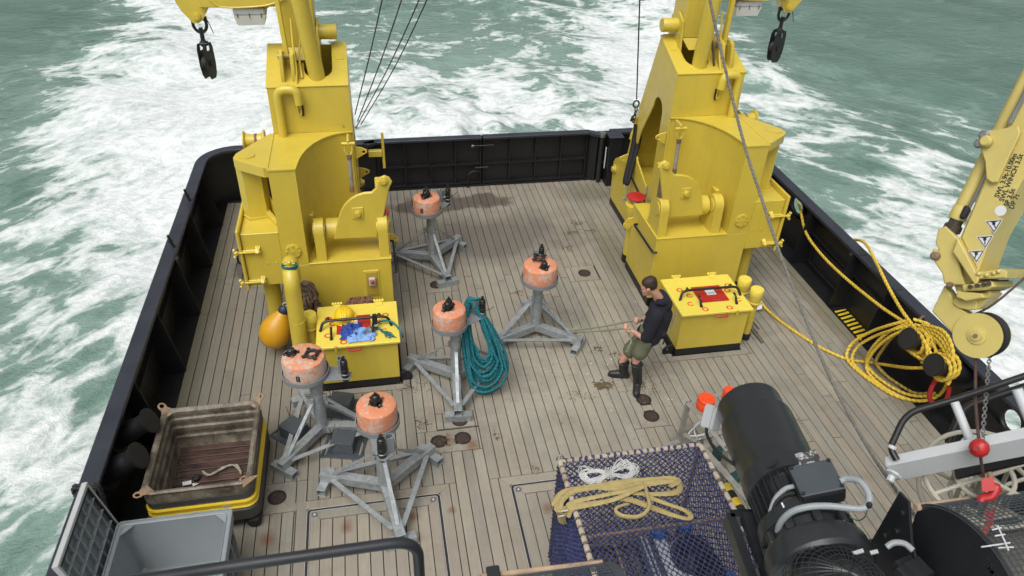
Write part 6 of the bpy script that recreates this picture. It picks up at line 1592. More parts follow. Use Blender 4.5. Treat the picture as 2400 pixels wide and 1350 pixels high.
for k in range(5):
    o_ = Vector((.05 * k - .05, 0, .0)); s_ = 1 if k % 2 else -1
    m.rope(smooth([pA + o_ + Vector((0, .05, .14 * s_)), pA + o_ + Vector((0, -.16, .10 * s_)), (pA + pB) / 2 + o_ + Vector((0, 0, .03 * (k - 2))), pB + o_ + Vector((0, .16, -.10 * s_)), pB + o_ + Vector((0, -.05, -.14 * s_))], 6), RR)
for k in range(4):
    m.rope(RP([(2150 + 4 * k, 776 - 5 * k, X_(6.86)), (2190 + 6 * k, 792 - 6 * k, X_(6.88)), (2216 + 5 * k, 826 - 5 * k, X_(6.86)), (2222 + 4 * k, 866, X_(6.84)), (2216 + 2 * k, 892 + 3 * k, X_(6.82))]), RR)
tag(m.build('mooring_rope', 'rope_yellow'), 'yellow mooring rope wound on the starboard posts and looped over the deck', 'rope')
tag(dk.build('mooring_rope', 'rope_dirty'), 'dirtier dark flecked yellow rope loop among the mooring turns', 'rope')
t = MB().tube(RP([(2213, 868, X_(6.72)), (2196, 888, .62), (2183, 910, .5), (2178, 930, .36), (2186, 944, .26), (2198, 950, .22)]), .030, 12)
t.tube(RP([(2224, 908, .55), (2222, 926, .42), (2214, 942, .30), (2200, 950, .22)]), .030, 12)
tag(t.build('rope_sleeve', 'redrope'), 'red chafe sleeve on the eye of the yellow mooring rope', 'rope sleeve')
tag(MB().cyl(PX(2150, 752, 6.95), PX(2165, 740, 7.0), .016, 8).build('wood_peg', 'rusty'), 'short rusty peg sticking out above the yellow mooring rope turns', 'peg')

# ---------------------------------------------------------------- net covered cage
HC = 1.5
cb = [P(1312, 1080, HC), P(1642, 1044, HC)]
cx0, cx1, cy1 = cb[0].x, cb[1].x, (cb[0].y + cb[1].y) / 2
cy0 = 3.15
cg = thing('net_cage', 'steel cage covered in blue knotted netting with a yellow sling on top', 'cage', ((cx0 + cx1) / 2, (cy0 + cy1) / 2, 0))
for x in (cx0, cx1):
    for y in (cy0, cy1): MB().cyl((x, y, 0), (x, y, HC), .02, 8).build('corner_post', 'rusty', cg)
for z, nm in ((HC, 'top_bar'), (.03, 'bottom_bar')):
    for a, b in (((cx0, cy0), (cx0, cy1)), ((cx1, cy0), (cx1, cy1)), ((cx0, cy1), (cx1, cy1)), ((cx0, cy0), (cx1, cy0))):
        MB().cyl((*a, z), (*b, z), .02, 8).build(nm, 'rusty', cg)
ym = P(1540, 1232, HC).y
MB().bb(cx0, cx1, ym - .012, ym + .012, HC - .045, HC - .015).build('cross_bar', 'rusty', cg)
MB().bb((cx0 + cx1) / 2 - .012, (cx0 + cx1) / 2 + .012, cy0, cy1, .04, .07).build('cross_bar', 'tan', cg)
def lash(a, b, step, name, knots):
    a, b = Vector(a), Vector(b); L = (b - a).length; ax = (b - a).normalized(); k_ = MB(); s = 0.0
    while s < L - step * .5:
        n_ = 7; ln = step * (.72 + rng.uniform(-.05, .08)); prof = [(.015, 0)]
        for q in range(n_ * 2): prof.append((.0265 if q % 2 else .0235, ln * (q + .5) / (n_ * 2)))
        MB().lathe(prof + [(.015, ln)], a + ax * s, ax + Vector((rng.uniform(-.02, .02), rng.uniform(-.02, .02), rng.uniform(-.02, .02))), 10).build('lashing', 'lashing', cg)
        for q in range(3): k_.sphere(a + ax * (s + ln + (step - ln) * .5 + rng.uniform(-.01, .01)) + Vector((rng.uniform(-.012, .012), rng.uniform(-.012, .012), .010)), rng.uniform(.014, .021), 6)
        s += step
    if knots: o = k_.build('knots', 'net', cg); o['kind'] = 'stuff'
lash((cx0, cy1, HC), (cx1, cy1, HC), .068, 'edge_lashing', True)
lash((cx0, cy1, HC), (cx0, cy0, HC), .085, 'edge_lashing', False)
lash((cx1, cy1, HC), (cx1, cy0, HC), .12, 'edge_lashing', False)
def netpanel(o, u, v, W, H, cell, r, mat, sag, name='net_panel', seed=0):
    """diamond netting: zigzag twines joined at knots, with a little slack"""
    o, u, v = Vector(o), Vector(u).normalized(), Vector(v).normalized(); nrm = u.cross(v)
    nx_ = int(W / cell) ; ny_ = int(H / (cell * .62))
    def node(i, j):
        x = (i + (.5 if j % 2 else 0)) * cell; y = j * cell * .62
        p = Vector((x * 1.3, y * 1.3, seed)); 
        x += .35 * cell * noise.noise(p * 1.7); y += .30 * cell * noise.noise(p * 1.7 + Vector((9, 3, 1)))
        x = min(max(x, 0), W); y = min(max(y, 0), H)
        e = min(x, W - x, y, H - y)
        z = -sag * min(1, e / .25) * (.6 + .8 * noise.noise(p * .8 + Vector((4, 4, 4)))) + .010 * noise.noise(p * 9)
        return o + u * x + v * y + nrm * z
    m = MB()
    G = [[node(i, j) for i in range(nx_ + 1)] for j in range(ny_ + 1)]
    for j in range(ny_):
        for i in range(nx_ + 1):
            a = G[j][i]
            for di in ((0, 1) if j % 2 else (-1, 0)):
                k = i + di
                if 0 <= k <= nx_:
                    b = G[j + 1][k]; md = (a + b) / 2 + Vector((rng.uniform(-.004, .004), rng.uniform(-.004, .004), rng.uniform(-.004, .004)))
                    m.tube([a, md, b], r, 4, caps=False)
            if mat != 'rope_black': m.box(a, (r * 3.6, r * 3.0, r * 3.0), 0, (.5, .4, i * .7 + j))
    ob = m.build(name, mat, cg, ang=60); ob['kind'] = 'stuff'; return ob
netpanel((cx0, cy0, HC + .005), (1, 0, 0), (0, 1, 0), cx1 - cx0, cy1 - cy0, .056, .0043, 'net', .03, seed=1)
netpanel((cx0 - .005, cy1, 0.02), (0, -1, 0), (0, 0, 1), cy1 - cy0, HC - .02, .052, .0060, 'net', -.02, seed=2)
netpanel((cx0 - .016, cy1, 0.02), (0, -1, 0), (0, 0, 1), cy1 - cy0, HC - .02, .047, .0055, 'net_dark', .01, seed=12)
netpanel((cx0, cy1 + .003, 0.02), (1, 0, 0), (0, 0, 1), cx1 - cx0, HC - .02, .070, .0043, 'net_dark', .02, seed=3)
netpanel((cx1, cy1, 0.02), (0, -1, 0), (0, 0, 1), cy1 - cy0, HC - .02, .070, .0043, 'net_dark', .02, seed=4)
netpanel((cx0, cy0, .06), (1, 0, 0), (0, 1, 0), cx1 - cx0, cy1 - cy0, .075, .005, 'rope_black', .01, seed=5)
for c in ((cx0, cy1), (cx1, cy1)):
    MB().tube([Vector((c[0] + .032 * math.cos(a), c[1] + .01, HC + .035 + .04 * math.sin(a))) for a in np.linspace(-.4, PI + .4, 10)], .008, 6).build('corner_ring', 'steel', cg)
# gear stowed inside the cage
t = thing('gear_box', 'dark slate box with pale rails lying inside the cage near the mesh roll', 'box', (2.0, 3.6, .9))
MB().bb(1.72, 2.28, 3.18, 3.62, .55, 1.02, .01).build('box', 'greydark', t)
MB().bb(1.93, 1.945, 3.18, 3.615, 1.02, 1.03).build('rail', 'greylight', t)
for x in (2.16, 2.20): MB().bb(x, x + .014, 3.19, 3.98, 1.025, 1.05).build('rail', 'greylight', t)
MB().bb(2.12, 2.26, 3.62, 3.98, .9, 1.02, .01).build('side_panel', 'greydark', t)
t = thing('instrument_drum', 'black instrument drum with pale base plate inside the cage', 'instrument', (2.52, 3.75, .5))
MB().prism([(2.30, 3.2), (2.46, 3.2), (2.40, 4.05), (2.30, 4.05)], (0, 0, .98), (1, 0, 0), (0, 1, 0), .02).build('base_plate', 'white', t)
MB().lathe([(0, .6), (.20, .6), (.21, .62), (.21, 1.0), (.19, 1.05), (.12, 1.07), (0, 1.07)], (2.60, 3.74, 0), n=26).build('drum', 'motor', t)
MB().lathe([(.215, .93), (.225, .94), (.225, .98), (.215, .99)], (2.60, 3.74, 0), n=26).build('band', 'greylight', t)
MB().lathe([(.13, 1.06), (.14, 1.08), (.10, 1.13), (0, 1.14)], (2.60, 3.74, 0), n=20).build('top', 'plastic_black', t)
for i, (x, y, z) in enumerate(((2.36, 4.02, 1.0), (2.64, 4.06, 1.0), (2.8, 3.45, 1.05))):
    tag(MB().lathe([(0, -.06), (.06, -.05), (.085, 0), (.06, .05), (0, .06)], (x, y, z), (.3, .5, .7), 18).build('blue_float', 'blueplastic'), 'blue plastic float inside the cage, ' + ('beside the pale base plate', 'under the end of the yellow sling', 'next to the black cone')[i], 'float', 'blue floats inside the cage')
t = thing('rubber_cone', 'black rubber cone with a grey strap at its neck inside the cage', 'cone', (2.55, 3.33, 1.1))
MB().lathe([(0, 0), (.075, .0), (.085, .05), (.14, .20), (.16, .26), (.155, .275), (0, .29)], (2.70, 3.26, 1.13), (-.45, .45, .35), 24).build('cone', 'rubber', t)
MB().lathe([(.079, .0), (.088, .01), (.09, .03), (.084, .035)], (2.70, 3.26, 1.135), (-.45, .45, .35), 20).build('strap', 'greycable', t)
# white cord hank and yellow sling lying on the net
def on(px_, py_, dz=.02): return P(px_, py_, HC + dz)
m = MB()
for k in range(15):
    j = lambda s: rng.uniform(-s, s) * 1.5
    L_, R__ = 1368 + j(7), 1488 + j(7)
    up = k % 2
    pts = [on(1425 + j(4), 1110 + j(4), .03), on(1400, 1098 + 10 * rng.uniform(), .02), on(L_, 1104 + j(8), .012), on(L_ + 4, 1122 + j(6), .012), on(1395 + j(8), 1128 + j(5), .015), on(1425 + j(4), 1112 + j(4), .035),
           on(1455 + j(6), (1082 if up else 1096) + j(6), .02), on(R__ - 18, 1086 + j(8), .015), on(R__, 1100 + j(6), .012), on(R__ - 12, 1116 + j(4), .012), on(1455 + j(6), 1116 + j(4), .015)]
    m.tube(smooth(pts, 4, True), .0042, 6, closed=True)
for k in range(4): m.tube([on(1418 + 4 * k, 1096, .02), on(1420 + 4 * k, 1108, .055), on(1423 + 4 * k, 1122, .02)], .0055, 6)
tag(m.build('rope_hank', 'rope_white'), 'hank of thin white cord lying on the blue net of the cage', 'cord')
def ribbon(m, pts, wdt, thick=.020, twist=None):
    q = smooth(pts, 6); T, _ = frames(q); L = len(q); o = len(m.v)
    for i, p in enumerate(q):
        sd = T[i].cross(Z); sd = sd.normalized() if sd.length > .1 else Vector((1, 0, 0)); uu = sd.cross(T[i])
        tw = 0.35 * math.sin(i * .21 + o * .01) if twist is None else twist
        a = sd * math.cos(tw) + uu * math.sin(tw); b = uu * math.cos(tw) - sd * math.sin(tw)
        for (fa, fb) in ((-.5, 0), (-.3, .55), (-.1, .75), (0, .55), (.1, .75), (.3, .55), (.5, 0), (.3, -.5), (-.3, -.5)): m.v.append(p + a * wdt * fa + b * thick * fb)
    n = 9
    for i in range(L - 1):
        for j in range(n): m.f.append([o + i * n + j, o + i * n + (j + 1) % n, o + (i + 1) * n + (j + 1) % n, o + (i + 1) * n + j])
    m.f.append([o + j for j in range(n)]); m.f.append([o + (L - 1) * n + j for j in range(n)][::-1]); return m
m = MB(); W_ = .058
ribbon(m, [on(1318, 1212, -.14), on(1312, 1192, .01), on(1318, 1172, .03), on(1345, 1150, .03), on(1400, 1140, .03), on(1470, 1128, .04), on(1540, 1122, .05), on(1572, 1120, .05), on(1590, 1128, .07), on(1570, 1140, .08)], W_)
ribbon(m, [on(1305, 1190, -.05), on(1300, 1180, .02), on(1320, 1152, .02), on(1380, 1142, .015), on(1440, 1144, .02), on(1500, 1136, .05), on(1565, 1128, .07), on(1592, 1134, .05), on(1588, 1152, .03), on(1540, 1158, .03), on(1480, 1156, .03)], W_)
ribbon(m, [on(1325, 1205, -.10), on(1330, 1190, .01), on(1350, 1175, .03), on(1420, 1160, .045), on(1490, 1145, .06), on(1510, 1138, .07), on(1440, 1170, .05), on(1380, 1182, .03), on(1342, 1190, .02), on(1330, 1210, -.06)], W_)
ribbon(m, [on(1440, 1166, .02), on(1480, 1172, .02), on(1530, 1190, .02), on(1580, 1208, .02), on(1612, 1216, .03), on(1618, 1206, .04), on(1600, 1194, .05), on(1560, 1180, .04), on(1518, 1164, .03)], W_ * .9)
ribbon(m, [on(1512, 1136, .08), on(1516, 1160, .09), on(1522, 1185, .07), on(1510, 1204, .04), on(1490, 1212, .03), on(1462, 1210, .03), on(1446, 1202, .03), on(1444, 1192, .03), on(1456, 1186, .03), on(1472, 1182, .03)], W_ * .7, twist=1.0)
for k in range(3):
    ribbon(m, [on(1308 + 6 * k, 1180 + 4 * k, .03), on(1306 + 7 * k, 1196 + 3 * k, -.03), on(1312 + 4 * k, 1212, -.14), on(1314 + 5 * k, 1224, -.24)], W_)
sl_ = m.build('lifting_sling', 'sling'); tag(sl_, 'folded yellow webbing sling lying over the net and cage edge', 'sling')
for a in ((1328, 1202, -.02), (1320, 1214, -.09)):
    c = on(*a) + Vector((-.02, .0, .03))
    MB().box(c, (.045, .012, .05), .002, (.6, .3, .2)).build('sling_tag', 'label', sl_)

# ---------------------------------------------------------------- aluminium frame with orange caps
t = thing('seabed_lander', 'aluminium instrument frame with two orange caps behind the black motor', 'frame', (3.6, 5.5, 0))
zt = .72
A, B, Cc = P(1613, 946, zt), P(1742, 908, zt), P(1702, 1052, zt)
D = P(1790, 1000, zt)
def lbar(a, b, w_=.06, h_=.035):
    MB().beam(a, b, w_, .006).beam(Vector(a) + Vector((0, 0, -h_ / 2)), Vector(b) + Vector((0, 0, -h_ / 2)), .006, h_).build('frame_bar', 'alu', t)
lbar(A, B); lbar(A, Cc); lbar(B, D); lbar(Cc, D)
A0, B0, C0 = P(1590, 1040, .03), P(1740, 1000, .03), P(1690, 1130, .03)
for a, b in ((A, A0), (B, B0), (Cc, C0)): MB().beam(a, b, .05, .05, (0, 1, 0)).build('frame_leg', 'alu', t)
lbar(A0, B0); lbar(A0, C0); lbar(P(1596, 1012, .22), P(1650, 1048, .25)); lbar(P(1602, 1006, .22), P(1645, 993, .22)); lbar(P(1650, 1048, .25), P(1690, 1030, .25))
lbar(P(1640, 1042, .55), P(1755, 1172, .5), .08); lbar(P(1560, 1045, .12), P(1592, 1034, .12))
for a in (A, B): MB().tube([a + Vector((.03 * math.cos(q), 0, .03 + .03 * math.sin(q))) for q in np.linspace(-.3, PI + .3, 8)], .006, 6).build('lift_eye', 'steel', t)
for (x, y, r) in ((1655, 940, .105), (1709, 921, .076)):
    c = P(x, y, .80)
    MB().lathe([(0, -.10), (r * .98, -.10), (r, -.09), (r, -.01), (r * .94, 0), (r * .96, .02), (r * .96, .045), (r * .88, .055), (0, .056)], c, n=28).build('orange_cap', 'orangecap', t)
MB().tube(smooth([P(1640, 990, .4), P(1615, 1015, .2), P(1622, 1022, .25), P(1650, 1018, .35), P(1662, 1010, .4)], 6), .011, 6).tube(smooth([P(1646, 985, .4), P(1630, 996, .3), P(1628, 1014, .2), P(1636, 1034, .2)], 6), .008, 6).build('white_lead', 'label', t)
MB().box(P(1688, 1062, .3), (.16, .14, .12), .02, (0, 0, .4)).build('green_case', 'tealgreen', t)
MB().box(P(1722, 1120, .2), (.2, .12, .1), .02, (0, 0, .4)).build('green_case', 'tealgreen', t)
t = thing('striped_pole', 'yellow and black striped pole lying beside the right edge of the net cage', 'pole', (3.4, 4.7, .2))
a, b = P(1700, 1140, .25), P(1775, 1262, .25); d_ = (b - a) / 7
for k in range(7): MB().cyl(a + d_ * k, a + d_ * (k + 1), .062, 16).build('band', 'yellow_tape' if k % 2 == 0 else 'rubber', t)

# ---------------------------------------------------------------- foreground winch: motor, drums, mesh guards
ZM = 3.70
mA, mB_ = P(1750, 941, ZM), P(1908, 1292, ZM)
ax = (mB_ - mA).normalized(); Lm = (mB_ - mA).length
sd = Z.cross(ax).normalized()              # to the left seen from above (camera left is -sd or +sd)
if sd.x > 0: sd = -sd
t = thing('winch_motor', 'big black electric motor with a cooling cowl and grey cables in the foreground', 'motor', (mA + mB_) / 2 - Z * .3)
rc_ = .205
MB().lathe([(0, 0), (.10, .004), (.17, .012), (.193, .035), (.196, .05), (.196, .17), (.200, .18), (rc_ + .008, .19), (rc_ + .010, .21), (rc_ + .010, .58), (rc_ + .014, .59), (rc_ + .016, .61), (rc_ + .016, .70), (rc_ + .008, .705), (.15, .71)], mA, ax, 40).build('fan_cowl', 'motor', t)
MB().lathe([(.182, .56), (.182, Lm * .86), (0, Lm * .86)], mA, ax, 32).build('motor_body', 'motor', t)
for k in range(30):
    a = 2 * PI * k / 30; d = sd * math.cos(a) + Z * math.sin(a)
    if a > PI * 1.15 and a < PI * 1.85: continue
    MB().beam(mA + ax * .60 + d * .193, mA + ax * Lm * .84 + d * .193, .006, .036, d).build('cooling_fin', 'motor', t, ang=0)
MB().lathe([(.19, Lm * .84), (.235, Lm * .85), (.24, Lm * .88), (.24, Lm * .92), (.21, Lm * .93), (.20, Lm * .99), (.255, Lm), (.262, Lm * 1.02), (.262, Lm * 1.10), (.245, Lm * 1.12), (.16, Lm * 1.13), (.15, Lm * 1.32), (0, Lm * 1.32)], mA, ax, 40).build('gear_flange', 'motor', t)
for k in range(10):
    a = 2 * PI * k / 10 + .2; d = sd * math.cos(a) + Z * math.sin(a)
    MB().box(mA + ax * Lm * .955 + d * .225, (.035, .07, .045), .008, Matrix((d, ax, d.cross(ax))).transposed()).build('flange_lug', 'motor', t)
bx_ = mA + ax * Lm * .74 - sd * .11 + Z * .225
bx_ = PD(1913, 1136, (bx_ - CAM).length - .09)
Mb = Matrix((-sd, ax, Z)).transposed() @ Matrix.Rotation(R_(-16), 3, 'Y').to_3x3()
MB().box(bx_, (.225, .20, .10), .012, Mb, 2).build('terminal_box', 'motor', t)
MB().box(bx_ + Mb @ Vector((0, 0, .055)), (.215, .19, .014), .005, Mb).build('terminal_lid', 'greydark', t)
for sx in (-1, 1):
    for sy in (-1, 1): MB().cyl(bx_ + Mb @ Vector((sx * .095, sy * .082, .06)), bx_ + Mb @ Vector((sx * .095, sy * .082, .07)), .010, 8).build('lid_bolt', 'motor', t)
pl_c = mA + ax * Lm * .62 - sd * .05 + Z * .225
MB().box(pl_c, (.15, .085, .012), .003, Mb).build('name_plate', 'wornplate', t)
for s_ in (-1, 1):
    MB().beam(mA + ax * .70 + sd * .17 * s_ - Z * .20, mA + ax * 1.22 + sd * .17 * s_ - Z * .20, .09, .07).build('motor_foot', 'motor', t)
    MB().beam(mA + ax * .66 + sd * .26 * s_ - Z * .27, mA + ax * 1.35 + sd * .26 * s_ - Z * .27, .05, .09).build('bed_rail', 'motor', t)
MB().beam(mA + ax * .66 + sd * .26 - Z * .27, mA + ax * .66 - sd * .26 - Z * .27, .05, .09).build('bed_rail', 'motor', t)
for f in (.8, 1.0): MB().beam(mA + ax * f + sd * .25 - Z * .27, mA + ax * f + sd * .14 - Z * .22, .03, .06).build('gusset', 'motor', t)
for q_ in ((1812, 1240), (1800, 1290)):
    pass
ptop = PD(1822, 1235, 4.75)
MB().cyl(ptop, Vector((ptop.x, ptop.y, 0)), .048, 16).build('support_post', 'motor', t)
# cables at the terminal box
def cpt(l, r, mat, name, lab=None):
    MB().tube(smooth([(PD(*q) if q[2] > 4.9 else PD(q[0], q[1], q[2] - .18)) for q in l], 7), r, 10).build(name, mat, t)
cpt([(1970, 1128, 4.33), (1985, 1122, 4.33), (2015, 1128, 4.3), (2035, 1155, 4.28), (2036, 1180, 4.27), (2020, 1192, 4.26), (1985, 1190, 4.25), (1940, 1186, 4.24), (1895, 1188, 4.22), (1855, 1200, 4.24), (1830, 1225, 4.3), (1818, 1262, 4.4)], .0165, 'greycable', 'power_cable')
cpt([(1860, 1140, 4.36), (1840, 1146, 4.35), (1818, 1168, 4.36), (1806, 1200, 4.38), (1800, 1240, 4.42), (1797, 1268, 4.5)], .0125, 'greycable', 'power_cable')
cpt([(1862, 1155, 4.36), (1835, 1162, 4.35), (1815, 1185, 4.36), (1808, 1225, 4.4), (1804, 1268, 4.5)], .010, 'rubber', 'signal_cable')
cpt([(1868, 1166, 4.36), (1842, 1172, 4.34), (1822, 1192, 4.36), (1815, 1230, 4.4), (1808, 1270, 4.5)], .010, 'rubber', 'signal_cable')
cpt([(1832, 1178, 4.32), (1838, 1195, 4.32), (1832, 1225, 4.34), (1822, 1255, 4.4), (1812, 1272, 4.45), (1797, 1274, 4.45)], .005, 'label', 'signal_cable')
cpt([(1656, 1002, 4.95), (1658, 1022, 4.93), (1680, 1058, 4.86), (1720, 1088, 4.78), (1752, 1110, 4.7), (1790, 1138, 4.6), (1820, 1148, 4.5), (1835, 1158, 4.45)], .0105, 'rubber', 'signal_cable')
cpt([(1760, 1128, 4.62), (1768, 1108, 4.58), (1795, 1098, 4.5), (1815, 1090, 4.46), (1822, 1078, 4.45)], .006, 'rubber', 'signal_cable')
cpt([(1990, 1212, 4.3), (2012, 1220, 4.3), (2028, 1210, 4.28), (2034, 1190, 4.27)], .003, 'tealgreen', 'earth_wire')
for q_ in ((2037, 1184), (1952, 1187)): MB().sphere(PD(q_[0], q_[1], 4.07), .0185, 10, (.8, .8, 1.1)).build('cable_clip', 'rubber', t)
jb = PD(1667, 978, 4.98)
Mj = Matrix((r2, -d2, -fwd)).transposed() @ Matrix.Rotation(R_(-14), 3, 'Z').to_3x3() @ Matrix.Rotation(R_(35), 3, 'Y').to_3x3()
MB().box(jb, (.085, .155, .085), .01, Mj, 2).build('junction_box', 'greylight', t)
MB().box(jb + Mj @ Vector((.0, 0, .048)), (.075, .145, .012), .004, Mj).build('junction_lid', 'greylight', t)
MB().cyl(jb + Mj @ Vector((.03, 0, 0)), jb + Mj @ Vector((.16, -.0, -.05)), .03, 12).build('box_stub', 'motor', t)

# platform and right-hand drum
pf = tag(MB().bb(2.62, 4.4, .6, P(2080, 1257, 3.25).y, 3.12, 3.25).build('winch_platform', 'greendeck'), 'dark green painted winch platform edge between motor and drum', 'platform')
YB, R0 = 1.95, .43
bl_ = PY(2158, 1188, YB); br_ = PY(2366, 1159, YB)
zc_ = bl_.z - .22; yc = YB - .37
t = thing('rope_winch', 'black winch drum under a curved wire mesh guard, red strap behind the mesh', 'winch', (bl_.x + .4, yc, 3.25))
xg0 = bl_.x
MB().cyl((xg0 - .03, YB, bl_.z), (br_.x, YB, bl_.z), .018, 10).build('guard_bar', 'tan', t)
a_s = math.atan2(bl_.z - zc_, YB - yc)
arc_ = [(yc + R0 * math.cos(a), zc_ + R0 * math.sin(a)) for a in np.linspace(a_s, PI + .2, 26)]
MB().plate([(yc + (R0 + .012) * math.cos(a), zc_ + (R0 + .012) * math.sin(a)) for a in np.linspace(a_s, PI + .2, 26)] + [(yc - .1, zc_ - .2), (YB - .05, zc_ - .2)], [], (xg0, 0, 0), (0, 1, 0), (0, 0, 1), .014, .002).build('drum_side_plate', 'motor', t)
MB().plate([(YB + .09, bl_.z + .02), (YB + .02, bl_.z + .03), (YB - .10, bl_.z - .14), (YB - .20, bl_.z - .22), (YB - .42, bl_.z - .30), (YB - .8, bl_.z - .42), (YB - .8, 3.2), (YB + .12, 3.2)], [], (xg0 - .06, 0, 0), (0, 1, 0), (0, 0, 1), .014, .002).build('bearing_plate', 'motor', t)
for y, z in ((YB + .02, bl_.z - .06), (YB + .0, bl_.z - .18), (YB + .05, bl_.z - .28)):
    MB().cyl((xg0 - .08, y, z), (xg0 - .06, y, z), .016, 8).build('bolt', 'motor', t)
MB().tube([Vector((xg0 + .003, y, z)) for y, z in arc_], .012, 6).build('guard_rim', 'greydark', t)
g_ = MB(); WX = 1.25; nA = 44
for k in range(nA):
    x = xg0 + .012 + WX * k / nA
    g_.tube([Vector((x, y, z)) for y, z in arc_], .0026, 4, caps=False)
NB = 52
for k in range(NB):
    a = a_s + (PI + .2 - a_s) * k / NB
    y, z = yc + (R0 + .003) * math.cos(a), zc_ + (R0 + .003) * math.sin(a)
    g_.tube([Vector((xg0, y, z)), Vector((xg0 + WX, y, z))], .0026, 4, caps=False)
o = g_.build('mesh_guard', 'greydark', t); o['kind'] = 'stuff'
MB().cyl((xg0 + .02, yc, zc_ - .02), (xg0 + WX, yc, zc_ - .02), .25, 40).build('drum', 'motor', t)
m = MB(); turns = 46
for k in range(turns):
    x = xg0 + .05 + WX * k / turns
    m.tube([Vector((x, yc + .262 * math.cos(a), zc_ - .02 + .262 * math.sin(a))) for a in np.linspace(0, PI, 16)], .0135, 6)
o = m.build('wire_turns', 'rope_grey', t); o['kind'] = 'stuff'
for ch, aa in (('EMCE', 1.62), ('WINCH', 2.35)):
    for i, c in enumerate(ch):
        a = aa + i * .085; rr = R0 * .78
        o_ = Vector((xg0 - .0085, yc + rr * math.cos(a), zc_ + rr * math.sin(a)))
        tang = Vector((0, -math.sin(a), math.cos(a))); rad = Vector((0, math.cos(a), math.sin(a)))
        MB().text(c, o_, tang, rad, .055, .002, .001).build('raised_letter', 'rubber', t, ang=0)
m = MB()
m.tube([PD(2338, 1232, 4.06), PD(2352, 1262, 4.03), PD(2364, 1290, 4.0)], .0035, 5)
for (a, b) in (((2325, 1242), (2348, 1236)), ((2332, 1256), (2356, 1252)), ((2300, 1282), (2368, 1272)), ((2340, 1284), (2376, 1282))): m.tube([PD(*a, 4.03), PD(*b, 4.03)], .003, 5)
m.build('paint_marks', 'label', t)
# second drum guard, its rusty bar across the bottom edge
p0, p1 = PY(1120, 1352, YB), PY(1411, 1318, YB)
t = thing('mesh_roller_guard', 'rolled wire mesh guard under a rusty bar, in front of the cage', 'guard', (p0.x, 1.6, 3.25))
MB().cyl(p0, p1, .0125, 10).build('guard_bar', 'tan', t)
z2 = p1.z - .22
arc2 = [(yc + R0 * math.cos(a), z2 + R0 * math.sin(a)) for a in np.linspace(a_s, PI, 26)]
g_ = MB()
for k in range(26): g_.tube([Vector((p1.x - .02 - .03 * k, y, z - .008)) for y, z in arc2], .0026, 4, caps=False)
for k in range(40):
    a = a_s + (PI - a_s) * k / 40; g_.tube([Vector((p1.x - .8, yc + R0 * math.cos(a), z2 - .008 + R0 * math.sin(a))), Vector((p1.x, yc + R0 * math.cos(a), z2 - .008 + R0 * math.sin(a)))], .0026, 4, caps=False)
o = g_.build('mesh_guard', 'greydark', t); o['kind'] = 'stuff'
m = MB()
for (y0_, z0_), (y1_, z1_) in zip(arc2[:-1], arc2[1:]): m.hexa([Vector((p1.x - .01, y0_, z0_)), Vector((p1.x + .035, y0_, z0_)), Vector((p1.x + .035, y0_, z0_ - .008)), Vector((p1.x - .01, y0_, z0_ - .008))], [Vector((p1.x - .01, y1_, z1_)), Vector((p1.x + .035, y1_, z1_)), Vector((p1.x + .035, y1_, z1_ - .008)), Vector((p1.x - .01, y1_, z1_ - .008))])
m.build('end_band', 'greydark', t)
MB().cyl((p1.x - .8, yc, z2 - .02), (p1.x - .01, yc, z2 - .02), R0 - .05, 40).build('drum', 'motor', t)
MB().bb(p0.x + .04, p0.x + .1, YB - .06, YB + .03, p0.z - .03, p0.z + .03, .006).build('bar_bracket', 'motor', t)
# gearbox mesh guard at the bottom edge
gc = PD(1962, 1402, 4.0)
t = thing('gear_guard', 'black dome shaped mesh guard over the gears between motor and drum', 'guard', gc - Z * .3)
g_ = MB(); gr = .255
for k in range(18):
    a = PI * k / 18; d = Vector((math.cos(a), math.sin(a), 0))
    g_.tube([gc + d * (gr * math.cos(b)) + Z * (gr * .78 * math.sin(b)) for b in np.linspace(0, PI, 24)], .0026, 4, caps=False)
for k in range(1, 11):
    b = PI / 2 * k / 11; g_.tube([gc + Vector((gr * math.cos(b) * math.cos(a), gr * math.cos(b) * math.sin(a), gr * .78 * math.sin(b))) for a in np.linspace(0, 2 * PI, 32, endpoint=False)], .0026, 4, closed=True)
o = g_.build('mesh', 'motor', t); o['kind'] = 'stuff'
MB().sphere(gc, gr * .84, 28, (1, 1, .74)).build('gear_case', 'motor', t)
for a, b in (((1998, 1298), (2024, 1290)), ((2040, 1296), (2058, 1292))): MB().beam(PD(*a, 3.98), PD(*b, 3.98), .018, .006).build('pale_patch', 'greylight', t)
MB().tube(smooth([PD(2078, 1282, 4.1), PD(2095, 1272, 4.1), PD(2120, 1274, 4.1), PD(2140, 1290, 4.1)], 6), .014, 8).build('conduit', 'greycable', t)
MB().box(PD(2140, 1345, 4.15), (.18, .15, .10), .03, (0.1, .2, .3), 2).build('valve_box', 'motor', t)
for i, (x, y) in enumerate(((1818, 1342), (1846, 1332))):
    tag(MB().sphere(P(x, y, .06), .085, 14, (1, .8, .7)).build('clay_float', 'palered'), 'pale clay coloured round float on deck under the winch, the ' + ('nearer the motor post' if i == 0 else 'nearer the gear guard'), 'float', 'pale floats lying under the winch')

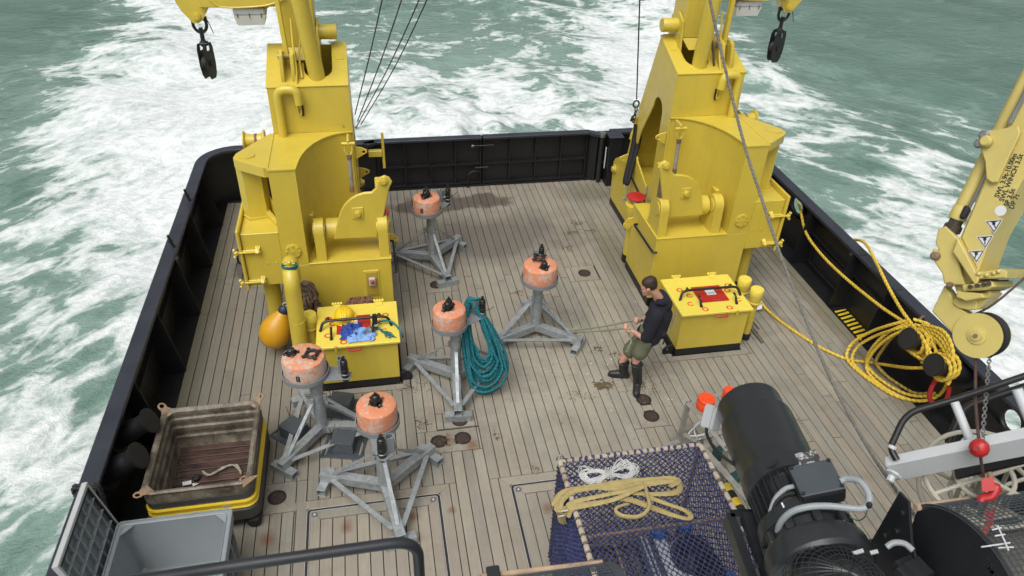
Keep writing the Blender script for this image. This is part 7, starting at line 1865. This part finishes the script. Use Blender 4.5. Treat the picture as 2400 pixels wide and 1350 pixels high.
# ---------------------------------------------------------------- gangway, reel, hook
t = thing('gangway', 'white gangway beam with black handrail reaching in over the starboard deck', 'gangway', PD(2250, 1070, 4.36) - Z * .2)
g0, g1 = PD(2088, 1106, 4.42), PD(2480, 1028, 4.28)
dr = (g1 - g0).normalized(); vw = ((g0 + g1) / 2 - CAM).normalized(); upb = (Z - dr * Z.dot(dr)).normalized()
upb = (upb * .8 - vw * .25).normalized()
MB().beam(g0, g1, .02, .135, upb, .003).build('web', 'white', t)
nb = dr.cross(upb).normalized()
if nb.dot(vw) < 0: nb = -nb
for s_ in (-1, 1): MB().beam(g0 + upb * .0675 * s_ + nb * .02, g1 + upb * .0675 * s_ + nb * .02, .05, .008, upb, .002).build('beam_flange', 'white', t)
MB().lathe([(.04, 0), (.042, .012), (.02, .02), (.018, .05), (0, .052)], g0 + dr * .012 - nb * .012, -nb - dr * .6, 8).build('end_bolt', 'white', t)
rl_ = lambda l, d: fillet([PD(a, b, d) for a, b in l], .07, 6)
MB().tube(rl_([(2102, 1078), (2086, 1050), (2124, 968), (2245, 934), (2470, 858)], 4.34), .0165, 12).build('handrail', 'plastic_black', t)
MB().tube(rl_([(2222, 1040), (2256, 955), (2480, 880)], 4.75), .020, 12).build('handrail', 'plastic_black', t)
MB().cyl(PD(2237, 942, 4.34), PD(2277, 1040, 4.36), .021, 14).build('stanchion', 'white', t)
MB().cyl(PD(2384, 912, 4.34), PD(2424, 1010, 4.36), .024, 14).build('stanchion', 'white', t)
MB().lathe([(.05, 0), (.05, .012), (.03, .016)], PD(2278, 1041, 4.355), upb, 14).build('stanchion_foot', 'white', t)
MB().lathe([(.018, 0), (.021, .004), (.021, .018), (.018, .02)], PD(2089, 1052, 4.34), PD(2124, 968, 4.34) - PD(2086, 1050, 4.34), 14).build('clamp', 'white', t)
MB().beam(PD(2240, 1112, 4.5), PD(2420, 1070, 4.4), .05, .02, upb).build('lower_rail', 'plastic_black', t)
t = thing('cable_reel', 'cream painted tubular cable reel standing under the white gangway', 'reel', PD(2290, 1150, 4.75) - Z * .2)
rc0 = PD(2292, 1158, 4.72); rax = Vector((-.28, -.10, .95)).normalized(); ru = rax.orthogonal().normalized(); rv = rax.cross(ru)
for off, rr in ((0, .275), (.17, .275), (.0, .13), (.17, .13)):
    MB().tube([rc0 + rax * off + ru * rr * math.cos(a) + rv * rr * math.sin(a) for a in np.linspace(0, 2 * PI, 36, endpoint=False)], .0125, 8, closed=True).build('ring', 'creampaint', t)
for k in range(6):
    a = 2 * PI * k / 6 + .3; d = ru * math.cos(a) + rv * math.sin(a)
    for off in (0, .17): MB().cyl(rc0 + rax * off + d * .02, rc0 + rax * off + d * .275, .011, 8).build('spoke', 'creampaint', t)
    MB().cyl(rc0 + d * .13, rc0 + rax * .17 + d * .13, .011, 8).build('cross_tube', 'creampaint', t)
MB().cyl(rc0 - rax * .12, rc0 + rax * .22, .022, 12).build('axle', 'creampaint', t)
for k in (0, 1): MB().cyl(rc0 + ru * (.2 - .4 * k) - rax * .02, rc0 + ru * (.24 - .48 * k) - Z * .6, .014, 8).build('stand_leg', 'creampaint', t)

# ---------------------------------------------------------------- knuckle boom crane hanging in from starboard
p0c = PD(2290, 640, 4.5); vdir = (p0c - CAM).normalized()
th = R_(27); nf = (-vdir * math.cos(th) - r2 * math.sin(th)).normalized()
def PL(x, y, d=0.0):
    q = ray(x, y); k = (p0c - CAM).dot(nf) / q.dot(nf); return CAM + q * k - nf * d
up_b = (PL(2313, 397) - PL(2249, 552)).normalized(); sdv = nf.cross(up_b).normalized()     # sdv: across the boom
def uv(p): v = p - p0c; return (v.dot(sdv), v.dot(up_b))
t = thing('knuckle_crane', 'pale yellow knuckle boom crane with load lettering and a sheave at its tip', 'crane', p0c - Z * .6)
def slab(name, pts, d0, d1, mat='yellow2', parent=None, bev=.006):
    out = [uv(PL(*a)) for a in pts]
    return MB().plate(out, [], p0c - nf * ((d0 + d1) / 2), sdv, up_b, abs(d1 - d0), bev).build(name, mat, parent or t)
far = PL(2313, 397) + up_b * 2.2
# main boom
e0, e1 = uv(PL(2249, 556)), uv(PL(2290, 640)); w0 = uv(PL(2400, 414))
Lb = e0[1] + 2.6
bo = MB().plate([(e0[0], e0[1]), (e1[0], e1[1]), (e1[0] + .01, e1[1] + .2), (w0[0] + .0, w0[1]), (w0[0] + .02, Lb), (e0[0] - .02, Lb)], [], p0c - nf * .14, sdv, up_b, .28, .012).build('boom', 'yellow2', t)
slab('boom_collar', [(2252, 560), (2272, 640), (2283, 655), (2362, 652), (2366, 636), (2350, 630), (2292, 640), (2262, 600), (2252, 556)], -.03, .33)
slab('boom_collar', [(2238, 590), (2250, 556), (2300, 652), (2292, 672)], -.035, .26)
slab('cover_plate', [(2310, 310), (2390, 297), (2396, 312), (2342, 428), (2330, 430), (2316, 420), (2313, 380), (2303, 350)], -.03, -.004, bev=.005)
# small parts on the cover plate
for a in ((2314, 319), (2303, 339)):
    MB().lathe([(.022, 0), (.024, .02), (.015, .03), (0, .03)], PL(*a, -.03), nf, 12).build('cover_bolt', 'steel', t)
MB().lathe([(.028, 0), (.03, .03), (.02, .045), (0, .045)], PL(2320, 334, -.03), nf, 14).build('cover_pin', 'yellow2', t)
# luffing ram beside the boom
MB().cyl(PL(2232, 508, .06), PL(2232, 508, .06) + (PL(2362, 250, .06) - PL(2232, 508, .06)) * 2.6, .036, 20).build('ram', 'yellow2', t)
MB().lathe([(.042, 0), (.044, .06), (.038, .07)], PL(2232, 512, .06), PL(2362, 250, .06) - PL(2232, 508, .06), 20).build('ram_collar', 'yellow2', t)
MB().lathe([(.03, -.07), (.045, -.06), (.045, -.03), (.034, -.02), (.034, .01)], PL(2231, 516, .06), PL(2362, 250, .06) - PL(2232, 508, .06), 18).build('ram_seal', 'greasy', t)
MB().cyl(PL(2262, 500, .02), PL(2310, 405, .02), .008, 8).build('oil_pipe', 'steel', t)
MB().lathe([(.008, -.01), (.016, 0), (.018, .05), (.012, .06)], PL(2253, 508, .02), PL(2310, 405, .02) - PL(2262, 500, .02), 12).build('pipe_nut', 'rubber', t)
MB().cyl(PL(2368, 290, -.01), PL(2420, 190, -.01), .012, 8).build('oil_pipe', 'steel', t)
# knuckle
slab('knuckle_plate', [(2198, 536), (2215, 530), (2232, 546), (2246, 560), (2244, 600), (2252, 640), (2262, 668), (2225, 668), (2212, 664), (2207, 640), (2190, 615), (2183, 596), (2186, 582), (2200, 588), (2192, 570)], .0, .035)
slab('knuckle_plate', [(2200, 590), (2218, 572), (2240, 590), (2256, 630), (2300, 672), (2318, 690), (2286, 726), (2250, 716), (2236, 690), (2218, 640)], .04, .20)
slab('rotator', [(2278, 662), (2325, 656), (2332, 668), (2316, 682), (2270, 690), (2258, 682)], -.02, .24, 'greasy')
slab('rotator_flange', [(2260, 668), (2330, 660), (2336, 672), (2318, 680), (2262, 682)], -.035, .26)
slab('rotator_flange', [(2248, 682), (2308, 688), (2312, 698), (2270, 706), (2246, 696)], -.035, .2)
for i, a in enumerate(((2282, 672), (2298, 669), (2313, 667), (2325, 665))): MB().cyl(PL(*a, -.035), PL(*a, -.055), .011, 6).build('flange_bolt', 'greasy', t)
for i, a in enumerate(((2300, 642), (2318, 645), (2335, 640), (2346, 636))): MB().sphere(PL(*a, -.035), .012, 8).build('collar_bolt', 'yellow2', t)
for a, r in (((2194, 600), .024), ((2228, 668), .016)):
    MB().lathe([(r, 0), (r, .02), (r * .6, .03), (0, .03)], PL(*a, 0), nf, 12).build('pivot_pin', 'rusty', t)
slab('shackle_eye', [(2232, 700), (2260, 704), (2280, 700), (2287, 712), (2284, 726), (2268, 728), (2240, 722), (2228, 712)], .02, .10)
# tip arm and sheave
slab('tip_arm', [(2178, 730), (2207, 670), (2222, 690), (2232, 716), (2272, 742), (2300, 740), (2330, 790), (2300, 832), (2270, 828), (2238, 790), (2226, 782)], .03, .12)
sc0 = PL(2287, 787)
MB().lathe([(0, 0), (.112, 0), (.117, .006), (.117, .012), (0, .012)], PL(2287, 787, .03), nf, 40).build('sheave_guard', 'yellow2', t)
MB().lathe([(0, 0), (.112, 0), (.117, .006), (.117, .012), (0, .012)], PL(2287, 787, .145), nf, 40).build('sheave_guard', 'yellow2', t)
MB().lathe([(0, 0), (.118, 0), (.095, .03), (.095, .05), (.118, .08), (0, .08)], PL(2287, 787, .13), nf, 40).build('sheave', 'rubber', t)
MB().lathe([(.045, 0), (.045, .008), (.028, .01), (.026, .02), (0, .02)], PL(2287, 787, .018), nf, 20).build('sheave_boss', 'yellow2', t)
MB().cyl(PL(2287, 787, .0), PL(2287, 787, -.012), .011, 8).build('sheave_pin', 'rusty', t)
MB().cyl(PL(2249, 787, .03), PL(2249, 787, .02), .013, 8).build('arm_hole', 'rusty', t)
# lettering and stickers on the boom side
for i, (s_, x, y) in enumerate((('SWL 3.9t-10.00m', 2341, 464), ('SWL WINCH 3.5t', 2352, 473), ('SP 3.5t', 2363, 484), ('DP 7t', 2375, 491))):
    MB().text(s_, PL(x, y, -.001), up_b, nf.cross(up_b), .0315, .0006, .0008).build('load_lettering', 'darkprint', t, ang=0)
MB().lathe([(0, .0), (.026, .0), (.026, .0012), (0, .0012)], PL(2345, 494, .0), nf, 24).build('round_sticker', 'label', t)
for k, (x, y) in enumerate(((2330, 526), (2309, 563), (2289, 597))):
    c = PL(x, y); s_ = .040
    def tri(f, dd):
        return MB().prism([(-s_ * f, -s_ * f * .55 + 0), (s_ * f, -s_ * f * .55), (0, s_ * f * 1.15)], c + nf * dd, u_t, v_t, .0012)
    v_t = -(up_b * .15 - sdv * 0).normalized() if False else (-nf.cross(up_b) * -1)
    u_t = up_b
    # triangles point towards the foot of the text (photo: apex low right)
    v_t = (-up_b * .92 - nf.cross(up_b) * .38).normalized(); u_t = v_t.cross(nf).normalized()
    tri(1.0, .001).build('warning_sticker', 'label', t, ang=0); tri(.86, .0022).build('warning_border', 'darkprint', t, ang=0); tri(.68, .0034).build('warning_field', 'label', t, ang=0)
    m = MB()
    m.box(c + nf * .0046 - v_t * .006, (.014, .016, .001), 0, Matrix((u_t, v_t, nf)).transposed()); m.beam(c + nf * .0046 + v_t * .0, c + nf * .0046 + v_t * .022 + u_t * .01 * (k - 1), .005, .001, nf); m.beam(c + nf * .0046 - u_t * .016 - v_t * .014, c + nf * .0046 + u_t * .016 - v_t * .014, .004, .001, nf)
    m.build('pictogram', 'darkprint', t, ang=0)
# hoist wire, ball and hook
w = MB().tube([PL(2273, 832, .08), PD(2286, 940, 4.36), PD(2295, 1045, 4.2), PD(2300, 1085, 4.28), PD(2306, 1120, 4.38)], .0075, 8)
tag(w.build('hoist_wire', 'brownwire'), 'brown hoist wire running from the sheave down to the red hook', 'wire rope')
tag(MB().tube(smooth([PL(2262, 742, .08) , PD(2330, 712, 4.55), PD(2420, 635, 4.6), PD(2520, 545, 4.7)], 4), .0065, 8).build('hoist_wire', 'brownwire'), 'brown wire running up from the sheave toward the right picture edge', 'wire rope')
hb_ = MB().lathe([(0, -.044), (.022, -.04), (.038, -.022), (.044, 0), (.038, .022), (.022, .04), (0, .044)], PD(2295, 1050, 4.2), (.3, 0, 1), 22)
hb_ = hb_.build('ball_weight', 'red'); tag(hb_, 'red ball weight on the brown hoist wire before the white gangway', 'ball weight')
MB().cyl(PD(2289, 1051, 4.165), PD(2288, 1051, 4.15), .014, 10).build('ball_socket', 'rustred', hb_)
t = thing('crane_hook', 'red crane hook and strap at the end of the hoist wire behind the mesh', 'hook', PD(2312, 1150, 4.4) - Z * .1)
MB().hexa([PD(a, b, 4.36) for a, b in ((2300, 1123), (2328, 1118), (2334, 1150), (2302, 1152))], [PD(a, b, 4.44) for a, b in ((2300, 1123), (2328, 1118), (2334, 1150), (2302, 1152))]).build('hook_body', 'red', t)
MB().tube(smooth([PD(2322, 1145, 4.4), PD(2334, 1140, 4.4), PD(2330, 1155, 4.4), PD(2320, 1165, 4.4), PD(2304, 1168, 4.4), PD(2298, 1180, 4.4)], 5), .022, 10).build('hook_tip', 'red', t)
MB().hexa([PD(a, b, 4.42) for a, b in ((2306, 1195), (2336, 1190), (2326, 1230), (2312, 1256), (2298, 1246), (2314, 1225))], [PD(a, b, 4.44) for a, b in ((2306, 1195), (2336, 1190), (2326, 1230), (2312, 1256), (2298, 1246), (2314, 1225))]).build('strap', 'red', t)
MB().tube([PD(2322, 1118, 4.38), PD(2318, 1106, 4.38)], .012, 8).tube([PD(2306, 1122, 4.38), PD(2306, 1112, 4.38)], .014, 8).build('hook_neck', 'rusty', t)
# chain from the sheave to the ball
t = thing('chain', 'galvanised chain hanging from the boom tip to the red ball', 'chain', PD(2303, 1030, 4.2))
c0_, c1_ = PL(2309, 838, .06), PD(2302, 1032, 4.2); nl = 24
dl = (c1_ - c0_) / nl; dn = dl.normalized(); s1 = dn.orthogonal().normalized(); s2 = dn.cross(s1)
for k in range(nl):
    c = c0_ + dl * (k + .5); s_ = s1 if k % 2 else s2; hl = dl.length * .72
    pts = [c + dn * (hl * .5 * math.cos(a) + (.30 * hl * (1 if math.cos(a) > 0 else -1))) + s_ * (.0085 * math.sin(a)) for a in np.linspace(0, 2 * PI, 12, endpoint=False)]
    MB().tube(pts, .0028, 5, closed=True).build('link', 'steel', t)
MB().tube([c0_ + s1 * (.014 * math.cos(a)) + dn * (.014 * math.sin(a) - .01) for a in np.linspace(0, 2 * PI, 14, endpoint=False)], .005, 6, closed=True).build('shackle', 'black', t)
MB().tube([c1_ + s1 * (.018 * math.cos(a)) + dn * (.02 * math.sin(a) + .02) for a in np.linspace(0, 2 * PI, 14, endpoint=False)], .004, 6, closed=True).build('snap_ring', 'steel', t)

# ---------------------------------------------------------------- wires, near rope, foreground rail, cordage on the cranes
for i, (a, b, lab) in enumerate((((832, 268, 10.5), (898, -20, 8.6), 'thin dark stay wire beside the port crane, the one nearest the crane top'), ((838, 284, 10.5), (944, -20, 8.4), 'thin dark stay wire beside the port crane, second from the crane top'), ((834, 300, 10.5), (985, -20, 8.0), 'thin dark stay wire beside the port crane, third from the crane top'), ((846, 292, 10.5), (1002, -20, 7.9), 'thin dark stay wire beside the port crane, the one farthest from the crane'))):
    p, q_ = PY(*a), PY(*b); q_ = p + (q_ - p) * 1.3
    mid = (p + q_) / 2 + Vector((0, 0, -.05 - .02 * i))
    tag(MB().tube(smooth([p, mid, q_], 8), .0075, 6).build('stay_wire', 'wire'), lab, 'wire rope', 'thin stay wires beside the port crane')
p, q_ = PY(1492, 232, 11.2), PY(1500, -20, 10.4)
wr_ = MB().tube([p, p + (q_ - p) * 1.4], .011, 8); tag(wr_.build('pendant_wire', 'wire'), 'dark pendant wire hanging inboard of the starboard crane to a chain', 'wire rope')
t = thing('pendant_tackle', 'small thimble, chain and yellow hook ending the pendant wire at the starboard crane', 'hook', PY(1490, 280, 11.2))
tk = PY(1491, 244, 11.2)
MB().tube([tk + Vector((.05 * math.sin(a), 0, .06 * math.cos(a))) for a in np.linspace(0, 2 * PI, 14, endpoint=False)], .014, 6, closed=True).build('thimble', 'wire', t)
for k in range(4):
    c = PY(1491 - 2 * k, 256 + 9 * k, 11.2); MB().tube([c + Vector((.022 * math.sin(a), .02 * (k % 2) * math.sin(a), .035 * math.cos(a))) for a in np.linspace(0, 2 * PI, 10, endpoint=False)], .010, 6, closed=True).build('link', 'rusty' if k == 2 else 'wire', t)
MB().tube(smooth([PY(1489, 276, 11.25), PY(1487, 300, 11.25), PY(1482, 312, 11.25), PY(1478, 326, 11.25)], 5), .025, 8).build('hook', 'yellow', t)
MB().rope(smooth([PY(1490, 268, 11.2), PY(1482, 275, 11.15), PY(1479, 284, 11.15)], 4), .02).build('rag_end', 'rope_black', t)
m = MB(); 
for k in range(6):
    o_ = Vector((rng.uniform(-.03, .03), rng.uniform(-.03, .03), 0))
    m.tube(smooth([PY(1494, 292, 11.2) + o_, PY(1490, 330, 11.15) + o_ * 1.5, PY(1478, 380, 11.05) + o_ * 1.2, PY(1467, 425, 10.95) + o_, PY(1468, 430, 10.95)], 5), .042, 8)
tag(m.build('black_strop', 'rubber'), 'long black strop hanging down the inboard side of the starboard crane', 'strop')
m = MB().rope(smooth([PY(1466, 426, 10.95), PY(1463, 438, 10.9), PY(1470, 440, 10.9), PY(1468, 460, 10.9), PY(1467, 472, 10.9)], 5), .010)
for k in range(16): m.tube([PY(1466, 462, 10.88), PY(1463 + rng.uniform(-7, 8), 470 + rng.uniform(-6, 8), 10.88)], .007, 5)
tag(m.build('frayed_line', 'oldcord'), 'short frayed grey cord end below the black strop', 'cord')
m = MB().rope(smooth([PX(1518, 437, 4.28), PX(1516, 450, 4.2), PX(1513, 462, 4.2), PX(1522, 470, 4.25), PX(1540, 474, 4.3)], 5), .016)
tag(m.build('hose_end', 'rope_grey'), 'taped grey hose end beside the red valve wheel of the starboard crane', 'hose')
nr = MB().rope(smooth([PD(*q) for q in ((1655, -60, 5.7), (1668, 20, 5.65), (1702, 170, 5.6), (1745, 340, 5.5), (1790, 480, 5.4), (1832, 605, 5.3), (1885, 740, 5.2), (1935, 862, 5.1), (1990, 972, 5.0), (2052, 1078, 4.85), (2105, 1155, 4.7), (2150, 1215, 4.6))], 8), .0108, n=8)
tag(nr.build('slack_rope', 'rope_grey'), 'slack grey rope running from beyond the top edge down to the winch', 'rope')
fr_ = thing('guard_rail', 'black tubular guard rail close to the camera across the lower left', 'rail', PD(960, 1300, 3.4) - Z)
MB().tube(fillet([PD(100, 1396, 3.45), PD(500, 1333, 3.42), PD(978, 1265, 3.4), PD(978, 1265, 3.4) - Z * 1.0], .12, 10), .0245, 20).build('top_rail', 'railblack', fr_)
# seaweed and sand on the planks
m = MB()
def weed(px_, py_, n_, sx, sy, r=.004):
    c = P(px_, py_, .004)
    for k in range(n_):
        a = c + Vector((rng.normal(0, sx), rng.normal(0, sy), 0)); th = rng.uniform(0, 2 * PI); L = rng.uniform(.015, .05)
        d = Vector((math.cos(th), math.sin(th), 0)) * L
        m.tube([a, a + d * .5 + Vector((rng.uniform(-.01, .01), rng.uniform(-.01, .01), rng.uniform(.004, .02))), a + d], r * rng.uniform(.6, 1.3), 4)
weed(1412, 903, 150, .055, .035, .006); weed(1120, 868, 30, .06, .04); weed(990, 992, 26, .06, .05); weed(1045, 1035, 40, .08, .05, .0025); weed(960, 905, 50, .12, .08, .0025)
weed(1350, 525, 30, .07, .05); weed(1340, 545, 25, .06, .05); weed(1331, 582, 25, .06, .05); weed(1385, 540, 12, .06, .03)
weed(1400, 820, 24, .06, .04); weed(1440, 830, 14, .04, .03); weed(1260, 780, 30, .06, .05); weed(1345, 930, 26, .10, .07, .002); weed(1380, 925, 20, .09, .05, .002); weed(1520, 905, 60, .12, .12, .0018); weed(1215, 685, 16, .06, .04); weed(1160, 1020, 12, .04, .03); weed(1255, 1100, 10, .04, .03)
w_ = m.build('seaweed', 'weed'); tag(w_, 'brown weed scraps scattered on the planks', None, None, 'stuff')
m = MB()
for k in range(900):
    c = P(1400, 860, .003) + Vector((rng.normal(-.2, .75), rng.normal(.05, .75), 0))
    if k > 600: c = P(1530, 890, .003) + Vector((rng.normal(0, .22), rng.normal(0, .25), 0))
    s_ = abs(rng.normal(.004, .003)) + .002
    m.box(c, (s_, s_ * rng.uniform(.6, 1.6), s_ * .6), 0, (0, 0, rng.uniform(0, 3)))
w_ = m.build('sand_grit', 'grit'); tag(w_, 'sand and shell grit around the boots of the man', None, None, 'stuff')
m = MB()
for (x, y) in ((1410, 797), (1424, 855), (1385, 852), (1432, 841), (1433, 843), (1377, 876), (1489, 707), (1567, 935), (1575, 937), (1433, 962)):
    m.box(P(x, y, .004), (.02, .016, .006), .003, (0, 0, rng.uniform(0, 3)))
w_ = m.build('shell_bits', 'label'); tag(w_, 'tiny white shell fragments on the planks near the man', None, None, 'stuff')
